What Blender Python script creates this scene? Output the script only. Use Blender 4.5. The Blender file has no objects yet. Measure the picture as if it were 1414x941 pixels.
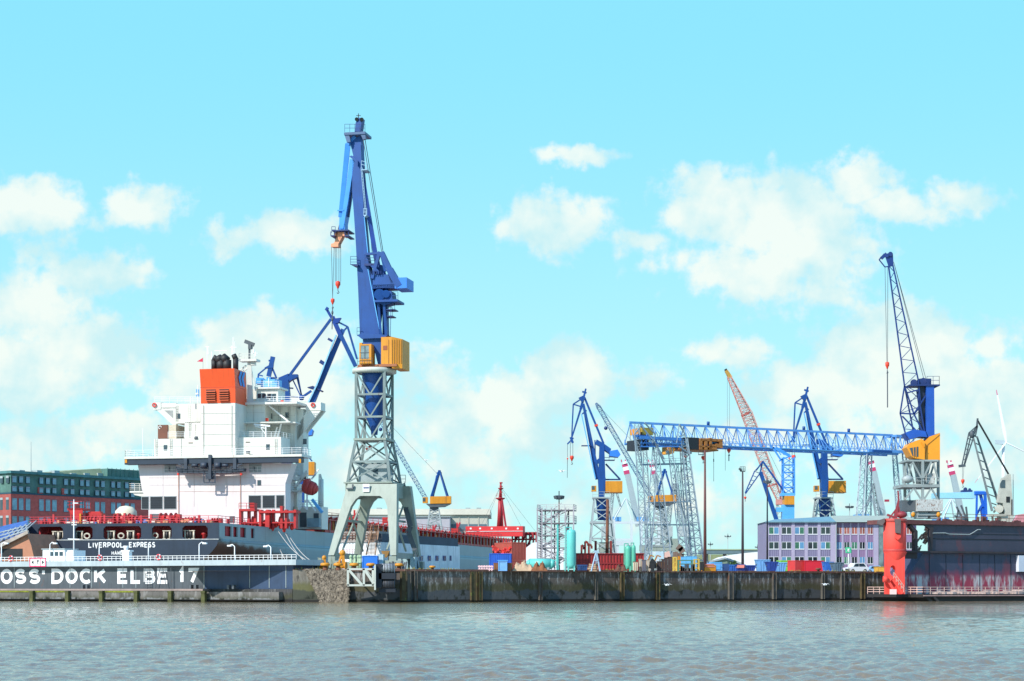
import bpy, math, random
import numpy as np
from mathutils import Vector, Matrix
rnd = random.Random(7)
SC = bpy.context.scene
COL = SC.collection
# ------------------------------------------------------------------ camera
F_PX, CX, HY, CH = 2600.0, 707.0, 810.0, 2.1      # focal length in photo pixels, axis column, horizon row, eye height (m)
cd = bpy.data.cameras.new('camera'); cam = bpy.data.objects.new('camera', cd); COL.objects.link(cam)
cam.location = (0, 0, CH); cam.rotation_euler = (math.pi/2, 0, 0)
cd.sensor_width = 36; cd.lens = F_PX/1414*36; cd.shift_y = (HY-470.5)/1414
cd.clip_start = 0.5; cd.clip_end = 20000
SC.camera = cam
# ------------------------------------------------------------------ sky, sun, exposure
SUN = Vector((-0.58, -0.56, 0.66)).normalized()
SC.view_settings.view_transform = 'Standard'; SC.view_settings.look = 'None'
SC.view_settings.gamma = 1; SC.view_settings.use_curve_mapping = False
SC.view_settings.exposure = 0.4
SKY_STRENGTH = 0.107
sl = bpy.data.lights.new('sun', 'SUN'); sl.energy = 4.1; sl.angle = math.radians(0.5); sl.color = (1, .95, .86)
so = bpy.data.objects.new('sun', sl); COL.objects.link(so); so.rotation_euler = (-SUN).to_track_quat('-Z', 'Y').to_euler()

def nd(nt, t, **k):
    n = nt.nodes.new(t)
    for a, v in k.items():
        if a.startswith('i_'):
            n.inputs[int(a[2:])].default_value = v
        else: setattr(n, a, v)
    return n
world = bpy.data.worlds.new('World'); SC.world = world; world.use_nodes = True
wt = world.node_tree; wt.nodes.clear()
def wl(a, b): wt.links.new(a, b)
def wmath(op, a, b=None, c=None, clamp=False):
    n = nd(wt, 'ShaderNodeMath', operation=op, use_clamp=clamp)
    for i, v in enumerate((a, b, c)):
        if v is None: continue
        if isinstance(v, (int, float)): n.inputs[i].default_value = v
        else: wl(v, n.inputs[i])
    return n.outputs[0]
sky = nd(wt, 'ShaderNodeTexSky', sky_type='NISHITA', sun_disc=False)
sky.sun_elevation = math.asin(SUN.z); sky.sun_rotation = math.atan2(SUN.x, SUN.y)
sky.air_density = 1.0; sky.dust_density = 0.6; sky.ozone_density = 1.0
tc = nd(wt, 'ShaderNodeTexCoord')
sep = nd(wt, 'ShaderNodeSeparateXYZ'); wl(tc.outputs['Generated'], sep.inputs[0])
yy = wmath('MAXIMUM', wmath('ABSOLUTE', sep.outputs[1]), 0.05)
cu = wmath('DIVIDE', sep.outputs[0], yy); cw = wmath('DIVIDE', sep.outputs[2], yy)
# blobs of cumulus: (column, row, half width, half height, strength) in degrees-like units derived from the photo
CLOUDS = [(1250,620,200,50,.6),(340,640,150,45,.45),(30,600,110,45,.5),(740,600,130,45,.6),(30,400,60,40,.45),(1130,400,100,30,.5),(1390,640,70,50,.6),(35,285,95,40,1),(195,287,70,38,.95),(140,382,75,36,.9),(60,345,60,40,.55),(45,430,100,60,.8),(120,485,110,60,.95),(20,520,130,70,.95),
 (405,322,85,34,1),(318,332,45,26,.75),(375,485,110,62,1.5),(300,520,110,60,1.2),(430,540,90,60,.8),(250,600,80,36,.5),(60,620,110,40,.75),(170,600,80,40,.7),
 (797,216,70,15,.75),(770,310,92,44,1),(880,335,60,22,.5),(1000,290,95,62,1.05),(1090,305,120,75,1.05),(1060,375,120,55,.85),(1140,350,90,60,.8),(960,365,80,26,.5),
 (1180,250,60,36,.9),(1240,285,80,30,.85),(1320,277,70,28,.8),(785,520,72,52,1.5),(700,560,105,50,1.2),(620,590,90,55,.9),(590,520,70,40,.65),(890,525,60,24,.6),(640,640,120,36,.6),
 (1015,488,60,30,.75),(1235,480,115,68,1.6),(1290,540,140,62,1.3),(1130,540,115,50,1.1),(1375,560,90,70,1.3),(1370,475,50,30,.6),(1040,600,160,36,.55),(1330,640,150,45,.7),(780,620,130,32,.5),(480,650,100,40,.55),(120,700,240,50,.5),(900,700,400,50,.45)]
P2 = nd(wt, 'ShaderNodeCombineXYZ'); wl(cu, P2.inputs[0]); wl(cw, P2.inputs[1])
wn = nd(wt, 'ShaderNodeTexNoise', noise_dimensions='2D'); wn.inputs['Scale'].default_value = 38; wn.inputs['Detail'].default_value = 7; wn.inputs['Roughness'].default_value = .56
wl(P2.outputs[0], wn.inputs['Vector'])
# push positions around with coarse noise so that no blob stays an ellipse
wv = nd(wt, 'ShaderNodeVectorMath', operation='MULTIPLY_ADD'); wl(wn.outputs['Color'], wv.inputs[0]); wv.inputs[1].default_value = (.022, .018, 0); wl(P2.outputs[0], wv.inputs[2])
wv2 = nd(wt, 'ShaderNodeVectorMath', operation='SUBTRACT'); wl(wv.outputs[0], wv2.inputs[0]); wv2.inputs[1].default_value = (.011, .009, 0)
dens = None; under = None
for (a, b, rx, ry, s) in CLOUDS:
    c = Vector(((a-CX)/F_PX, (HY-b)/F_PX, 0))
    v = nd(wt, 'ShaderNodeVectorMath', operation='SUBTRACT'); wl(wv2.outputs[0], v.inputs[0]); v.inputs[1].default_value = c
    m = nd(wt, 'ShaderNodeVectorMath', operation='MULTIPLY'); wl(v.outputs[0], m.inputs[0]); m.inputs[1].default_value = (F_PX/rx, F_PX/ry, 0)
    l = nd(wt, 'ShaderNodeVectorMath', operation='LENGTH'); wl(m.outputs[0], l.inputs[0])
    d = wmath('MULTIPLY', wmath('SUBTRACT', 1.15, l.outputs['Value']), s)
    dens = d if dens is None else wmath('SMOOTH_MAX', dens, d, .12)
n2 = nd(wt, 'ShaderNodeTexNoise', noise_dimensions='2D'); n2.inputs['Scale'].default_value = 75; n2.inputs['Detail'].default_value = 6; n2.inputs['Roughness'].default_value = .55
wl(P2.outputs[0], n2.inputs['Vector'])
dd = wmath('ADD', dens, wmath('MULTIPLY', wmath('SUBTRACT', n2.outputs['Fac'], .5), 1.25))
mr = nd(wt, 'ShaderNodeMapRange', interpolation_type='SMOOTHSTEP'); wl(dd, mr.inputs[0]); mr.inputs[1].default_value = -.02; mr.inputs[2].default_value = .56
# general scattered clouds elsewhere in the sky
cov = wmath('MULTIPLY', mr.outputs[0], .90)
front = wmath('GREATER_THAN', sep.outputs[2], -0.02)
cov = wmath('MULTIPLY', cov, front)
n3 = nd(wt, 'ShaderNodeTexNoise', noise_dimensions='2D'); n3.inputs['Scale'].default_value = 26; n3.inputs['Detail'].default_value = 6
wl(P2.outputs[0], n3.inputs['Vector'])
cr = nd(wt, 'ShaderNodeMapRange'); wl(wmath('ADD', n3.outputs['Fac'], wmath('MULTIPLY', dd, .22)), cr.inputs[0]); cr.inputs[1].default_value = .46; cr.inputs[2].default_value = .76
cc = nd(wt, 'ShaderNodeMix', data_type='RGBA'); wl(cr.outputs[0], cc.inputs[0]); cc.inputs[6].default_value = (4.4, 6.3, 6.5, 1); cc.inputs[7].default_value = (6.7, 7.1, 6.6, 1)
# tint of this clear cyan day
tint = nd(wt, 'ShaderNodeMix', data_type='RGBA', blend_type='MULTIPLY'); tint.inputs[0].default_value = 1
wl(sky.outputs[0], tint.inputs[6]); tint.inputs[7].default_value = (.95, 1.08, 1.45, 1)
# low sky: pale cyan air thickening towards the horizon, giving way to the clear sky texture higher up
gr = nd(wt, 'ShaderNodeMapRange', interpolation_type='SMOOTHSTEP'); wl(sep.outputs[2], gr.inputs[0]); gr.inputs[1].default_value = 0.0; gr.inputs[2].default_value = .30
gc = nd(wt, 'ShaderNodeMix', data_type='RGBA'); wl(gr.outputs[0], gc.inputs[0]); gc.inputs[6].default_value = (3.9, 7.0, 6.9, 1); gc.inputs[7].default_value = (2.0, 6.0, 7.6, 1)
gh = nd(wt, 'ShaderNodeMapRange', interpolation_type='SMOOTHSTEP'); wl(sep.outputs[2], gh.inputs[0]); gh.inputs[1].default_value = .70; gh.inputs[2].default_value = .98; gh.inputs[3].default_value = .88; gh.inputs[4].default_value = .0
g2 = nd(wt, 'ShaderNodeMapRange', interpolation_type='SMOOTHSTEP'); wl(sep.outputs[2], g2.inputs[0]); g2.inputs[1].default_value = .29; g2.inputs[2].default_value = .55
gd_ = nd(wt, 'ShaderNodeMix', data_type='RGBA'); wl(g2.outputs[0], gd_.inputs[0]); wl(gc.outputs[2], gd_.inputs[6]); gd_.inputs[7].default_value = (1.15, 3.9, 8.2, 1)
gm = nd(wt, 'ShaderNodeMix', data_type='RGBA'); wl(gh.outputs[0], gm.inputs[0]); wl(tint.outputs[2], gm.inputs[6]); wl(gd_.outputs[2], gm.inputs[7])
mx = nd(wt, 'ShaderNodeMix', data_type='RGBA'); wl(cov, mx.inputs[0]); wl(gm.outputs[2], mx.inputs[6]); wl(cc.outputs[2], mx.inputs[7])
bg = nd(wt, 'ShaderNodeBackground'); bg.inputs[1].default_value = SKY_STRENGTH; wl(mx.outputs[2], bg.inputs[0])
wo = nd(wt, 'ShaderNodeOutputWorld'); wl(bg.outputs[0], wo.inputs[0])
world.cycles.sampling_method = 'MANUAL'; world.cycles.sample_map_resolution = 512

# ------------------------------------------------------------------ geometry helpers
def W(px, py, Y):
    return Vector(((px-CX)/F_PX*Y, Y, CH+(HY-py)/F_PX*Y))
class Fr:
    """a frame standing at column px, distance Y, turned by yaw degrees: a = to the right, b = away, z = up"""
    def __init__(s, px, Y, yaw=0):
        s.O = Vector(((px-CX)/F_PX*Y, Y, 0)); t = math.radians(yaw)
        s.R = Vector((math.cos(t), -math.sin(t), 0)); s.F = Vector((math.sin(t), math.cos(t), 0))
    def p(s, a, b, z): return s.O+s.R*a+s.F*b+Vector((0, 0, z))
    def a(s, px, b):
        k = (px-CX)/F_PX
        return (k*(s.O.y+b*s.F.y)-s.O.x-b*s.F.x)/(s.R.x-k*s.R.y)
    def at(s, px, py, b=0):
        q = s.p(s.a(px, b), b, 0); q.z = CH+(HY-py)/F_PX*q.y; return q
    def b(s, px, a):
        k = (px-CX)/F_PX
        return (k*(s.O.y+a*s.R.y)-s.O.x-a*s.R.x)/(s.F.x-k*s.F.y)
    def side(s, px, py, a):
        q = s.p(a, s.b(px, a), 0); q.z = CH+(HY-py)/F_PX*q.y; return q
class MB:
    def __init__(s): s.v = []; s.f = []; s.sm = []
    def hexa(s, c, smooth=False):     # 8 corners: bottom loop 4, top loop 4
        n = len(s.v); s.v += [tuple(q) for q in c]
        for f in ((3,2,1,0),(4,5,6,7),(0,1,5,4),(1,2,6,5),(2,3,7,6),(3,0,4,7)): s.f.append(tuple(n+i for i in f)); s.sm.append(False)
        return s
    def box(s, x0, x1, y0, y1, z0, z1):
        return s.hexa([(x0,y0,z0),(x1,y0,z0),(x1,y1,z0),(x0,y1,z0),(x0,y0,z1),(x1,y0,z1),(x1,y1,z1),(x0,y1,z1)])
    def fbox(s, fr, a0, a1, b0, b1, z0, z1):
        return s.hexa([fr.p(a0,b0,z0),fr.p(a1,b0,z0),fr.p(a1,b1,z0),fr.p(a0,b1,z0),fr.p(a0,b0,z1),fr.p(a1,b0,z1),fr.p(a1,b1,z1),fr.p(a0,b1,z1)])
    def pbox(s, fr, p0, p1, y0, y1, b0, b1):   # front face covers photo columns p0..p1, rows y0 (top)..y1
        A = fr.at(p0, y1, b0); B = fr.at(p1, y0, b0); a0 = fr.a(p0, b0); a1 = fr.a(p1, b0)
        return s.fbox(fr, a0, a1, b0, b1, (A.z+fr.at(p1,y1,b0).z)/2, (B.z+fr.at(p0,y0,b0).z)/2)
    def prism(s, pts, ext):
        n = len(s.v); k = len(pts); s.v += [tuple(q) for q in pts]+[tuple(Vector(q)+ext) for q in pts]
        s.f.append(tuple(range(n, n+k))); s.f.append(tuple(range(n+2*k-1, n+k-1, -1))); s.sm += [False]*(k+2)
        for i in range(k):
            j = (i+1) % k; s.f.append((n+i, n+k+i, n+k+j, n+j))
        return s
    def pprism(s, fr, pl, b0, b1):
        return s.prism([fr.at(x, y, b0) for x, y in pl], fr.F*(b1-b0))
    def bar(s, p, q, w, h=None, w2=None, h2=None):
        p = Vector(p); q = Vector(q); h = w if h is None else h; w2 = w if w2 is None else w2; h2 = (h if w2 == w else h*w2/w) if h2 is None else h2
        d = (q-p)
        if d.length < 1e-6: return s
        d.normalize(); up = Vector((0,0,1)) if abs(d.z) < .97 else Vector((0,1,0))
        x = d.cross(up).normalized(); u = x.cross(d).normalized()
        c = []
        for (o, ww, hh) in ((p, w, h), (q, w2, h2)):
            c += [o-x*ww/2-u*hh/2, o+x*ww/2-u*hh/2, o+x*ww/2+u*hh/2, o-x*ww/2+u*hh/2]
        return s.hexa(c)
    def tube(s, p, q, r, r2=None, n=10, cap=True):
        p = Vector(p); q = Vector(q); r2 = r if r2 is None else r2; d = (q-p)
        if d.length < 1e-6: return s
        d.normalize(); up = Vector((0,0,1)) if abs(d.z) < .97 else Vector((1,0,0))
        x = d.cross(up).normalized(); u = x.cross(d); k = len(s.v)
        for (o, rr) in ((p, r), (q, r2)):
            for i in range(n):
                t = 2*math.pi*i/n; s.v.append(tuple(o+x*math.cos(t)*rr+u*math.sin(t)*rr))
        for i in range(n):
            j = (i+1) % n; s.f.append((k+i, k+j, k+n+j, k+n+i)); s.sm.append(n > 6)
        if cap: s.f += [tuple(range(k+n-1, k-1, -1)), tuple(range(k+n, k+2*n))]; s.sm += [False, False]
        return s
    def poly(s, pts, r, n=5):
        for p, q in zip(pts, pts[1:]): s.tube(p, q, r, n=n)
        return s
    def rev(s, fr_or_o, prof, n=20):   # surface of revolution about z through point o: profile [(r,z)]
        o = Vector(fr_or_o); k = len(s.v); m = len(prof)
        for r, z in prof:
            for i in range(n):
                t = 2*math.pi*i/n; s.v.append((o.x+r*math.cos(t), o.y+r*math.sin(t), o.z+z))
        for j in range(m-1):
            for i in range(n):
                a = k+j*n+i; b = k+j*n+(i+1) % n; s.f.append((a, b, b+n, a+n)); s.sm.append(True)
        s.f += [tuple(range(k+n-1, k-1, -1)), tuple(range(k+(m-1)*n, k+m*n))]; s.sm += [False, False]
        return s
    def ball(s, o, rx, ry, rz, n=10, m=7, jit=0):
        o = Vector(o); k = len(s.v)
        for j in range(1, m):
            t = math.pi*j/m
            for i in range(n):
                p = 2*math.pi*i/n; q = 1+rnd.uniform(-jit, jit)
                s.v.append((o.x+rx*q*math.sin(t)*math.cos(p), o.y+ry*q*math.sin(t)*math.sin(p), o.z+rz*q*math.cos(t)))
        s.v += [(o.x, o.y, o.z+rz), (o.x, o.y, o.z-rz)]; T = k+(m-1)*n
        for j in range(m-2):
            for i in range(n):
                a = k+j*n+i; b = k+j*n+(i+1) % n; s.f.append((a, a+n, b+n, b)); s.sm.append(jit == 0)
        for i in range(n):
            j = (i+1) % n; s.f.append((T, k+i, k+j)); s.f.append((T+1, k+(m-2)*n+j, k+(m-2)*n+i)); s.sm += [jit == 0]*2
        return s
    def lattice(s, A, B, wa, wb, n, r, ha=None, hb=None, up=Vector((0,1,0)), rd=None, style='x', open_=False):
        """four-chord lattice from A to B; w across in the picture plane, h along 'up' (depth)"""
        A = Vector(A); B = Vector(B); d = (B-A).normalized(); u = (up-d*up.dot(d)).normalized(); x = d.cross(u).normalized()
        ha = wa if ha is None else ha; hb = wb if hb is None else hb; rd = r*.6 if rd is None else rd
        def c(t, i):
            w = wa+(wb-wa)*t; h = ha+(hb-ha)*t; sx, su = ((-1,-1),(1,-1),(1,1),(-1,1))[i]
            return A+(B-A)*t+x*w/2*sx+u*h/2*su
        for i in range(4): s.bar(c(0,i), c(1,i), r)
        for k in range(n):
            t0, t1 = k/n, (k+1)/n
            for i in range(4):
                j = (i+1) % 4
                if style == 'x': s.bar(c(t0,i), c(t1,j), rd); s.bar(c(t0,j), c(t1,i), rd) if i in (0,2) else None
                else: s.bar(c(t0,i), c(t1,j), rd) if k % 2 == 0 else s.bar(c(t0,j), c(t1,i), rd)
                s.bar(c(t1,i), c(t1,j), rd)
        return s
    def rail(s, pts, h=1.05, step=2.0, r=.035, rows=2, down=0):
        pts = [Vector(p) for p in pts]
        for p, q in zip(pts, pts[1:]):
            for k in range(1, rows+1):
                z = Vector((0,0,h*k/rows)); s.bar(p+z, q+z, r*1.6)
            n = max(1, int((q-p).length/step))
            for i in range(n+1):
                o = p.lerp(q, i/n); s.bar(o-Vector((0,0,down)), o+Vector((0,0,h)), r*1.6)
        return s
    def build(s, name, m, parent=None, label=None, kind=None):
        me = bpy.data.meshes.new(name); off = parent['_w'] if parent is not None and '_w' in parent else (0,0,0)
        v = [(a-off[0], b-off[1], c-off[2]) for a, b, c in s.v]
        me.from_pydata(v, [], s.f); me.polygons.foreach_set('use_smooth', s.sm[:len(s.f)]+[False]*(len(s.f)-len(s.sm)))
        me.materials.append(m); me.update()
        o = bpy.data.objects.new(name, me); COL.objects.link(o)
        if parent is not None:
            o.parent = parent; o['_w'] = off
            tmp_props.append(o)
        if label: o['label'] = label
        if kind: o['kind'] = kind
        return o
tmp_props = []
def each(mb, name, m, parent, pick=None, nv=8, nf=6):
    n = len(mb.v)//nv; groups = {}
    for i in range(n): groups.setdefault(pick(i) if pick else i, []).append(i)
    for g in groups.values():
        q = MB()
        for i in g:
            k = len(q.v)-i*nv; q.v += mb.v[i*nv:(i+1)*nv]
            for fc in mb.f[i*nf:(i+1)*nf]: q.f.append(tuple(x+k for x in fc)); q.sm.append(False)
        q.build(name, m, parent)
def thing(name, label, cat, at, group=None):
    o = bpy.data.objects.new(name, None); COL.objects.link(o); o.location = at; o['_w'] = tuple(at); tmp_props.append(o)
    o.empty_display_size = 1; o['label'] = label; o['category'] = cat
    if group: o['group'] = group
    return o
def solo(mb, name, mt, label, cat, group=None, at=None):
    """a thing that is one mesh, with its origin at its base"""
    if at is None:
        A = np.array(mb.v); at = (float(A[:,0].mean()), float(A[:,1].mean()), float(A[:,2].min()))
    mb.v = [(a-at[0], b-at[1], c-at[2]) for a, b, c in mb.v]
    o = mb.build(name, mt); o.location = at; o['label'] = label; o['category'] = cat
    if group: o['group'] = group
    return o
def dup(root, shift, label, scale=1.0):
    r = root.copy(); COL.objects.link(r); r.location = Vector(root.location)+Vector(shift); r.scale = (scale,)*3; r['label'] = label
    def rec(src, dst):
        for ch in src.children:
            c = ch.copy(); COL.objects.link(c); c.parent = dst; tmp_props.append(c); rec(ch, c)
    rec(root, r); tmp_props.append(r)
    return r
def text_mesh(name, txt, fr, a0, a1, z0, h, b, mt, parent, depth=.04, bold=.02, font_align=True):
    cu_ = bpy.data.curves.new('t', 'FONT'); cu_.body = txt; cu_.offset = bold; cu_.extrude = 0.0
    to = bpy.data.objects.new('t', cu_); COL.objects.link(to); bpy.context.view_layer.update()
    me = bpy.data.meshes.new_from_object(to.evaluated_get(bpy.context.evaluated_depsgraph_get()))
    COL.objects.unlink(to); bpy.data.objects.remove(to)
    xs = [v.co.x for v in me.vertices]; ys = [v.co.y for v in me.vertices]
    x0, x1, y0, y1 = min(xs), max(xs), min(ys), max(ys)
    off = Vector(parent['_w'])
    for v in me.vertices:
        a = a0+(v.co.x-x0)/(x1-x0)*(a1-a0); z = z0+(v.co.y-y0)/(y1-y0)*h
        v.co = fr.p(a, b, z)-off
    me.materials.clear(); me.materials.append(mt); me.name = name
    o = bpy.data.objects.new(name, me); COL.objects.link(o); o.parent = parent
    return o
# block lettering drawn with strokes of even width
def _arc(cx, cy, rx, ry, a0, a1, n=10): return [(cx+rx*math.cos(math.radians(a0+(a1-a0)*i/n)), cy+ry*math.sin(math.radians(a0+(a1-a0)*i/n))) for i in range(n+1)]
GLY = {'O': [_arc(.5,.5,.5,.5,0,360,20)], 'S': [_arc(.5,.74,.42,.26,25,270,9)+_arc(.5,.26,.46,.26,90,-155,9)[1:]], 'D': [[(.0,0),(.0,1),(.4,1)]+_arc(.4,.5,.6,.5,90,-90,10)[1:]+[(0,0)]], 'C': [_arc(.55,.5,.55,.5,48,312,14)],
 'K': [[(0,0),(0,1)],[(.95,1),(.08,.45)],[(.35,.62),(1,0)]], 'E': [[(1,1),(0,1),(0,0),(1,0)],[(0,.52),(.85,.52)]], 'L': [[(0,1),(0,0),(.95,0)]], 'B': [[(0,0),(0,1),(.6,1)]+_arc(.6,.76,.3,.24,90,-90,6)[1:]+[(0,.52)],[(.6,.52)]+_arc(.6,.26,.4,.26,90,-90,6)[1:]+[(0,0)]],
 'V': [[(0,1),(.5,0),(1,1)]], 'I': [[(.5,0),(.5,1)]], 'R': [[(0,0),(0,1),(.6,1)]+_arc(.6,.75,.35,.25,90,-90,6)[1:]+[(0,.5)],[(.5,.5),(1,0)]], 'P': [[(0,0),(0,1),(.6,1)]+_arc(.6,.73,.38,.27,90,-90,6)[1:]+[(0,.46)]], 'X': [[(0,0),(1,1)],[(0,1),(1,0)]],
 'H': [[(0,0),(0,1)],[(1,0),(1,1)],[(0,.5),(1,.5)]], 'A': [[(0,0),(.5,1),(1,0)],[(.2,.34),(.8,.34)]], 'M': [[(0,0),(0,1),(.5,.25),(1,1),(1,0)]], 'U': [[(0,1),(0,.35)]+_arc(.5,.35,.5,.35,180,360,8)[1:]+[(1,1)]], 'G': [_arc(.5,.5,.5,.5,50,340,14)+[(1,.5),(.6,.5)]],
 '1': [[(.15,.78),(.6,1),(.6,0)]], '7': [[(0,1),(1,1),(.4,0)]], "'": [[(.5,1),(.5,.68)]]}
def block_text(name, words, fr, z0, h, b, th, m, parent):
    mb = None
    def ribbon(pts, bb):
        L = []; R = []; closed = pts[0] == pts[-1] or (abs(pts[0][0]-pts[-1][0])+abs(pts[0][1]-pts[-1][1]) < 1e-4)
        n = len(pts)
        for i, p in enumerate(pts):
            pa = pts[i-1] if i else (pts[-2] if closed else None); pb = pts[i+1] if i < n-1 else (pts[1] if closed else None)
            d0 = (p[0]-pa[0], p[1]-pa[1]) if pa else (pb[0]-p[0], pb[1]-p[1]); d1 = (pb[0]-p[0], pb[1]-p[1]) if pb else d0
            l0 = math.hypot(*d0) or 1; l1 = math.hypot(*d1) or 1; n0 = (-d0[1]/l0, d0[0]/l0); n1 = (-d1[1]/l1, d1[0]/l1)
            mx_, my_ = n0[0]+n1[0], n0[1]+n1[1]; q = mx_*mx_+my_*my_; s_ = 2/q if q > .3 else 2/.3
            mx_ *= s_*th/2; my_ *= s_*th/2; L.append((p[0]+mx_, p[1]+my_)); R.append((p[0]-mx_, p[1]-my_))
        k = len(mb.v); mb.v += [tuple(fr.p(x, bb, z)) for x, z in L]+[tuple(fr.p(x, bb, z)) for x, z in R]
        for i in range(n-1): mb.f.append((k+i, k+i+1, k+n+i+1, k+n+i)); mb.sm.append(False)
    for w_, x0, x1 in words:
        mb = MB()
        a0, a1 = fr.a(x0, b), fr.a(x1, b); N = len(w_); wt_ = [.35 if c in "I'" else (.6 if c == '1' else 1) for c in w_]; gap = .17; tot = sum(wt_)+gap*(N-1); u = (a1-a0)/tot; x = a0
        for c, wc in zip(w_, wt_):
            for si, st in enumerate(GLY[c]): ribbon([(x+th/2+(px_)*(u*wc-th), z0+th/2+py_*(h-th)) for px_, py_ in st], b-.004*si)
            x += u*(wc+gap)
        mb.build(name, m, parent)
# ------------------------------------------------------------------ materials
_m = {}
def mat(name, c, rough=.5, var=.14, scale=.5, rust=0, rustc=(.16,.05,.02), streak=0, streakc=None, metal=0, spec=.5):
    if name in _m: return _m[name]
    m = bpy.data.materials.new(name); m.use_nodes = True; nt = m.node_tree; b = nt.nodes['Principled BSDF']; L = nt.links.new
    b.inputs['Roughness'].default_value = rough; b.inputs['Metallic'].default_value = metal; b.inputs['Specular IOR Level'].default_value = spec
    t = nd(nt, 'ShaderNodeTexCoord')
    n = nd(nt, 'ShaderNodeTexNoise'); n.inputs['Scale'].default_value = scale; n.inputs['Detail'].default_value = 6; n.inputs['Roughness'].default_value = .65; L(t.outputs['Object'], n.inputs['Vector'])
    mr = nd(nt, 'ShaderNodeMapRange'); L(n.outputs[0], mr.inputs[0]); mr.inputs[1].default_value = .3; mr.inputs[2].default_value = .7
    mx = nd(nt, 'ShaderNodeMix', data_type='RGBA'); L(mr.outputs[0], mx.inputs[0])
    mx.inputs[6].default_value = tuple(x*(1-var) for x in c)+(1,); mx.inputs[7].default_value = tuple(min(1, x*(1+var)) for x in c)+(1,)
    out = mx.outputs[2]
    if streak:
        mp = nd(nt, 'ShaderNodeMapping'); mp.inputs['Scale'].default_value = (1.6, 1.6, .12); L(t.outputs['Object'], mp.inputs[0])
        n2 = nd(nt, 'ShaderNodeTexNoise'); n2.inputs['Scale'].default_value = 1.5; n2.inputs['Detail'].default_value = 5; L(mp.outputs[0], n2.inputs['Vector'])
        r2 = nd(nt, 'ShaderNodeMapRange'); L(n2.outputs[0], r2.inputs[0]); r2.inputs[1].default_value = .5; r2.inputs[2].default_value = .72; r2.inputs[4].default_value = streak
        m2 = nd(nt, 'ShaderNodeMix', data_type='RGBA'); L(r2.outputs[0], m2.inputs[0]); L(out, m2.inputs[6])
        sc = streakc or tuple(x*.45 for x in c); m2.inputs[7].default_value = tuple(sc)+(1,); out = m2.outputs[2]
    if rust:
        n3 = nd(nt, 'ShaderNodeTexNoise'); n3.inputs['Scale'].default_value = scale*2.2; n3.inputs['Detail'].default_value = 8; n3.inputs['Roughness'].default_value = .7
        mp3 = nd(nt, 'ShaderNodeMapping'); mp3.inputs['Location'].default_value = (17, 5, 3); mp3.inputs['Scale'].default_value = (1,1,.5); L(t.outputs['Object'], mp3.inputs[0]); L(mp3.outputs[0], n3.inputs['Vector'])
        r3 = nd(nt, 'ShaderNodeMapRange'); L(n3.outputs[0], r3.inputs[0]); r3.inputs[1].default_value = .68-rust*.3; r3.inputs[2].default_value = .76-rust*.3
        m3 = nd(nt, 'ShaderNodeMix', data_type='RGBA'); L(r3.outputs[0], m3.inputs[0]); L(out, m3.inputs[6]); m3.inputs[7].default_value = tuple(rustc)+(1,); out = m3.outputs[2]
    L(out, b.inputs['Base Color'])
    _m[name] = m; return m
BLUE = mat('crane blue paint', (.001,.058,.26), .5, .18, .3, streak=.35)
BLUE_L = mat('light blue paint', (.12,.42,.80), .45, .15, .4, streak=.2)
BLUE_D = mat('dark navy paint', (.01,.03,.14), .5, .2)
GIRD = mat('girder sky blue paint', (.11,.30,.66), .45, .2, .5, rust=.12)
YEL = mat('crane amber paint', (.66,.26,.012), .5, .12, .4, streak=.4, rust=.1)
YEL_D = mat('amber dark rib', (.35,.14,.02), .6)
ORANGE = mat('funnel orange paint', (.80,.085,.012), .42, .07, .3, streak=.25)
RED = mat('deck red paint', (.46,.018,.02), .5, .2, .5, rust=.15, rustc=(.2,.05,.03))
RED_B = mat('bright red paint', (.75,.045,.03), .45, .12, .4, streak=.25, rust=.08)
RED_H = mat('hook red', (.75,.05,.02), .5)
OXIDE = mat('oxide red steel', (.22,.03,.025), .7, .3, .8, rust=.4)
WHITE = mat('ship white paint', (.69,.68,.62), .4, .07, .3, streak=.45, streakc=(.55,.50,.44), rust=.05, rustc=(.45,.25,.14))
WHITE_P = mat('clean white paint', (.82,.82,.82), .45, .04)
GREY_G = mat('portal grey green paint', (.29,.335,.285), .5, .1, .4, streak=.35, rust=.1)
GREY = mat('grey steel paint', (.30,.35,.36), .5, .15, .6, rust=.15)
GREY_L = mat('pale grey steel', (.34,.385,.39), .5, .12, .5)
GREY_D = mat('dark grey steel', (.08,.095,.11), .6, .25)
BLACK = mat('black paint', (.012,.012,.014), .55, .3)
RUSTY = mat('rusty steel', (.17,.065,.035), .8, .4, 1.2, rust=.5, rustc=(.07,.03,.02))
ROPE = mat('wire rope', (.08,.09,.11), .6)
CONC = mat('yard concrete', (.28,.27,.25), .9, .2, .3)
CYAN = mat('turquoise tank paint', (.13,.55,.50), .4, .08, .4, streak=.2)
GREEN_T = mat('green tank paint', (.10,.45,.32), .45, .12)
CBLUE = mat('container blue', (.015,.10,.50), .5, .2, .6, rust=.12)
CBLUE_L = mat('skip light blue', (.16,.36,.66), .5, .15, .8, rust=.15)
CRED = mat('container red', (.55,.012,.03), .5, .1, .4)
CGREEN = mat('container lime green', (.25,.58,.08), .5, .1)
BROWN = mat('brown container paint', (.16,.055,.03), .6, .2)
TAN = mat('sand tarpaulin', (.48,.34,.22), .85, .25, 1.5)
GLASS = mat('window glass', (.035,.06,.08), .08, .3, .7, spec=.9)
GLASS_B = mat('sky lit window glass', (.16,.28,.36), .12, .25, .5, spec=.9)
RUBBER = mat('tyre rubber', (.02,.02,.022), .85)
CHROME = mat('pale metal', (.6,.6,.6), .35, metal=.6)
WOODP = mat('crates brown wood', (.16,.085,.045), .85, .35, 1.5)
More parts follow.
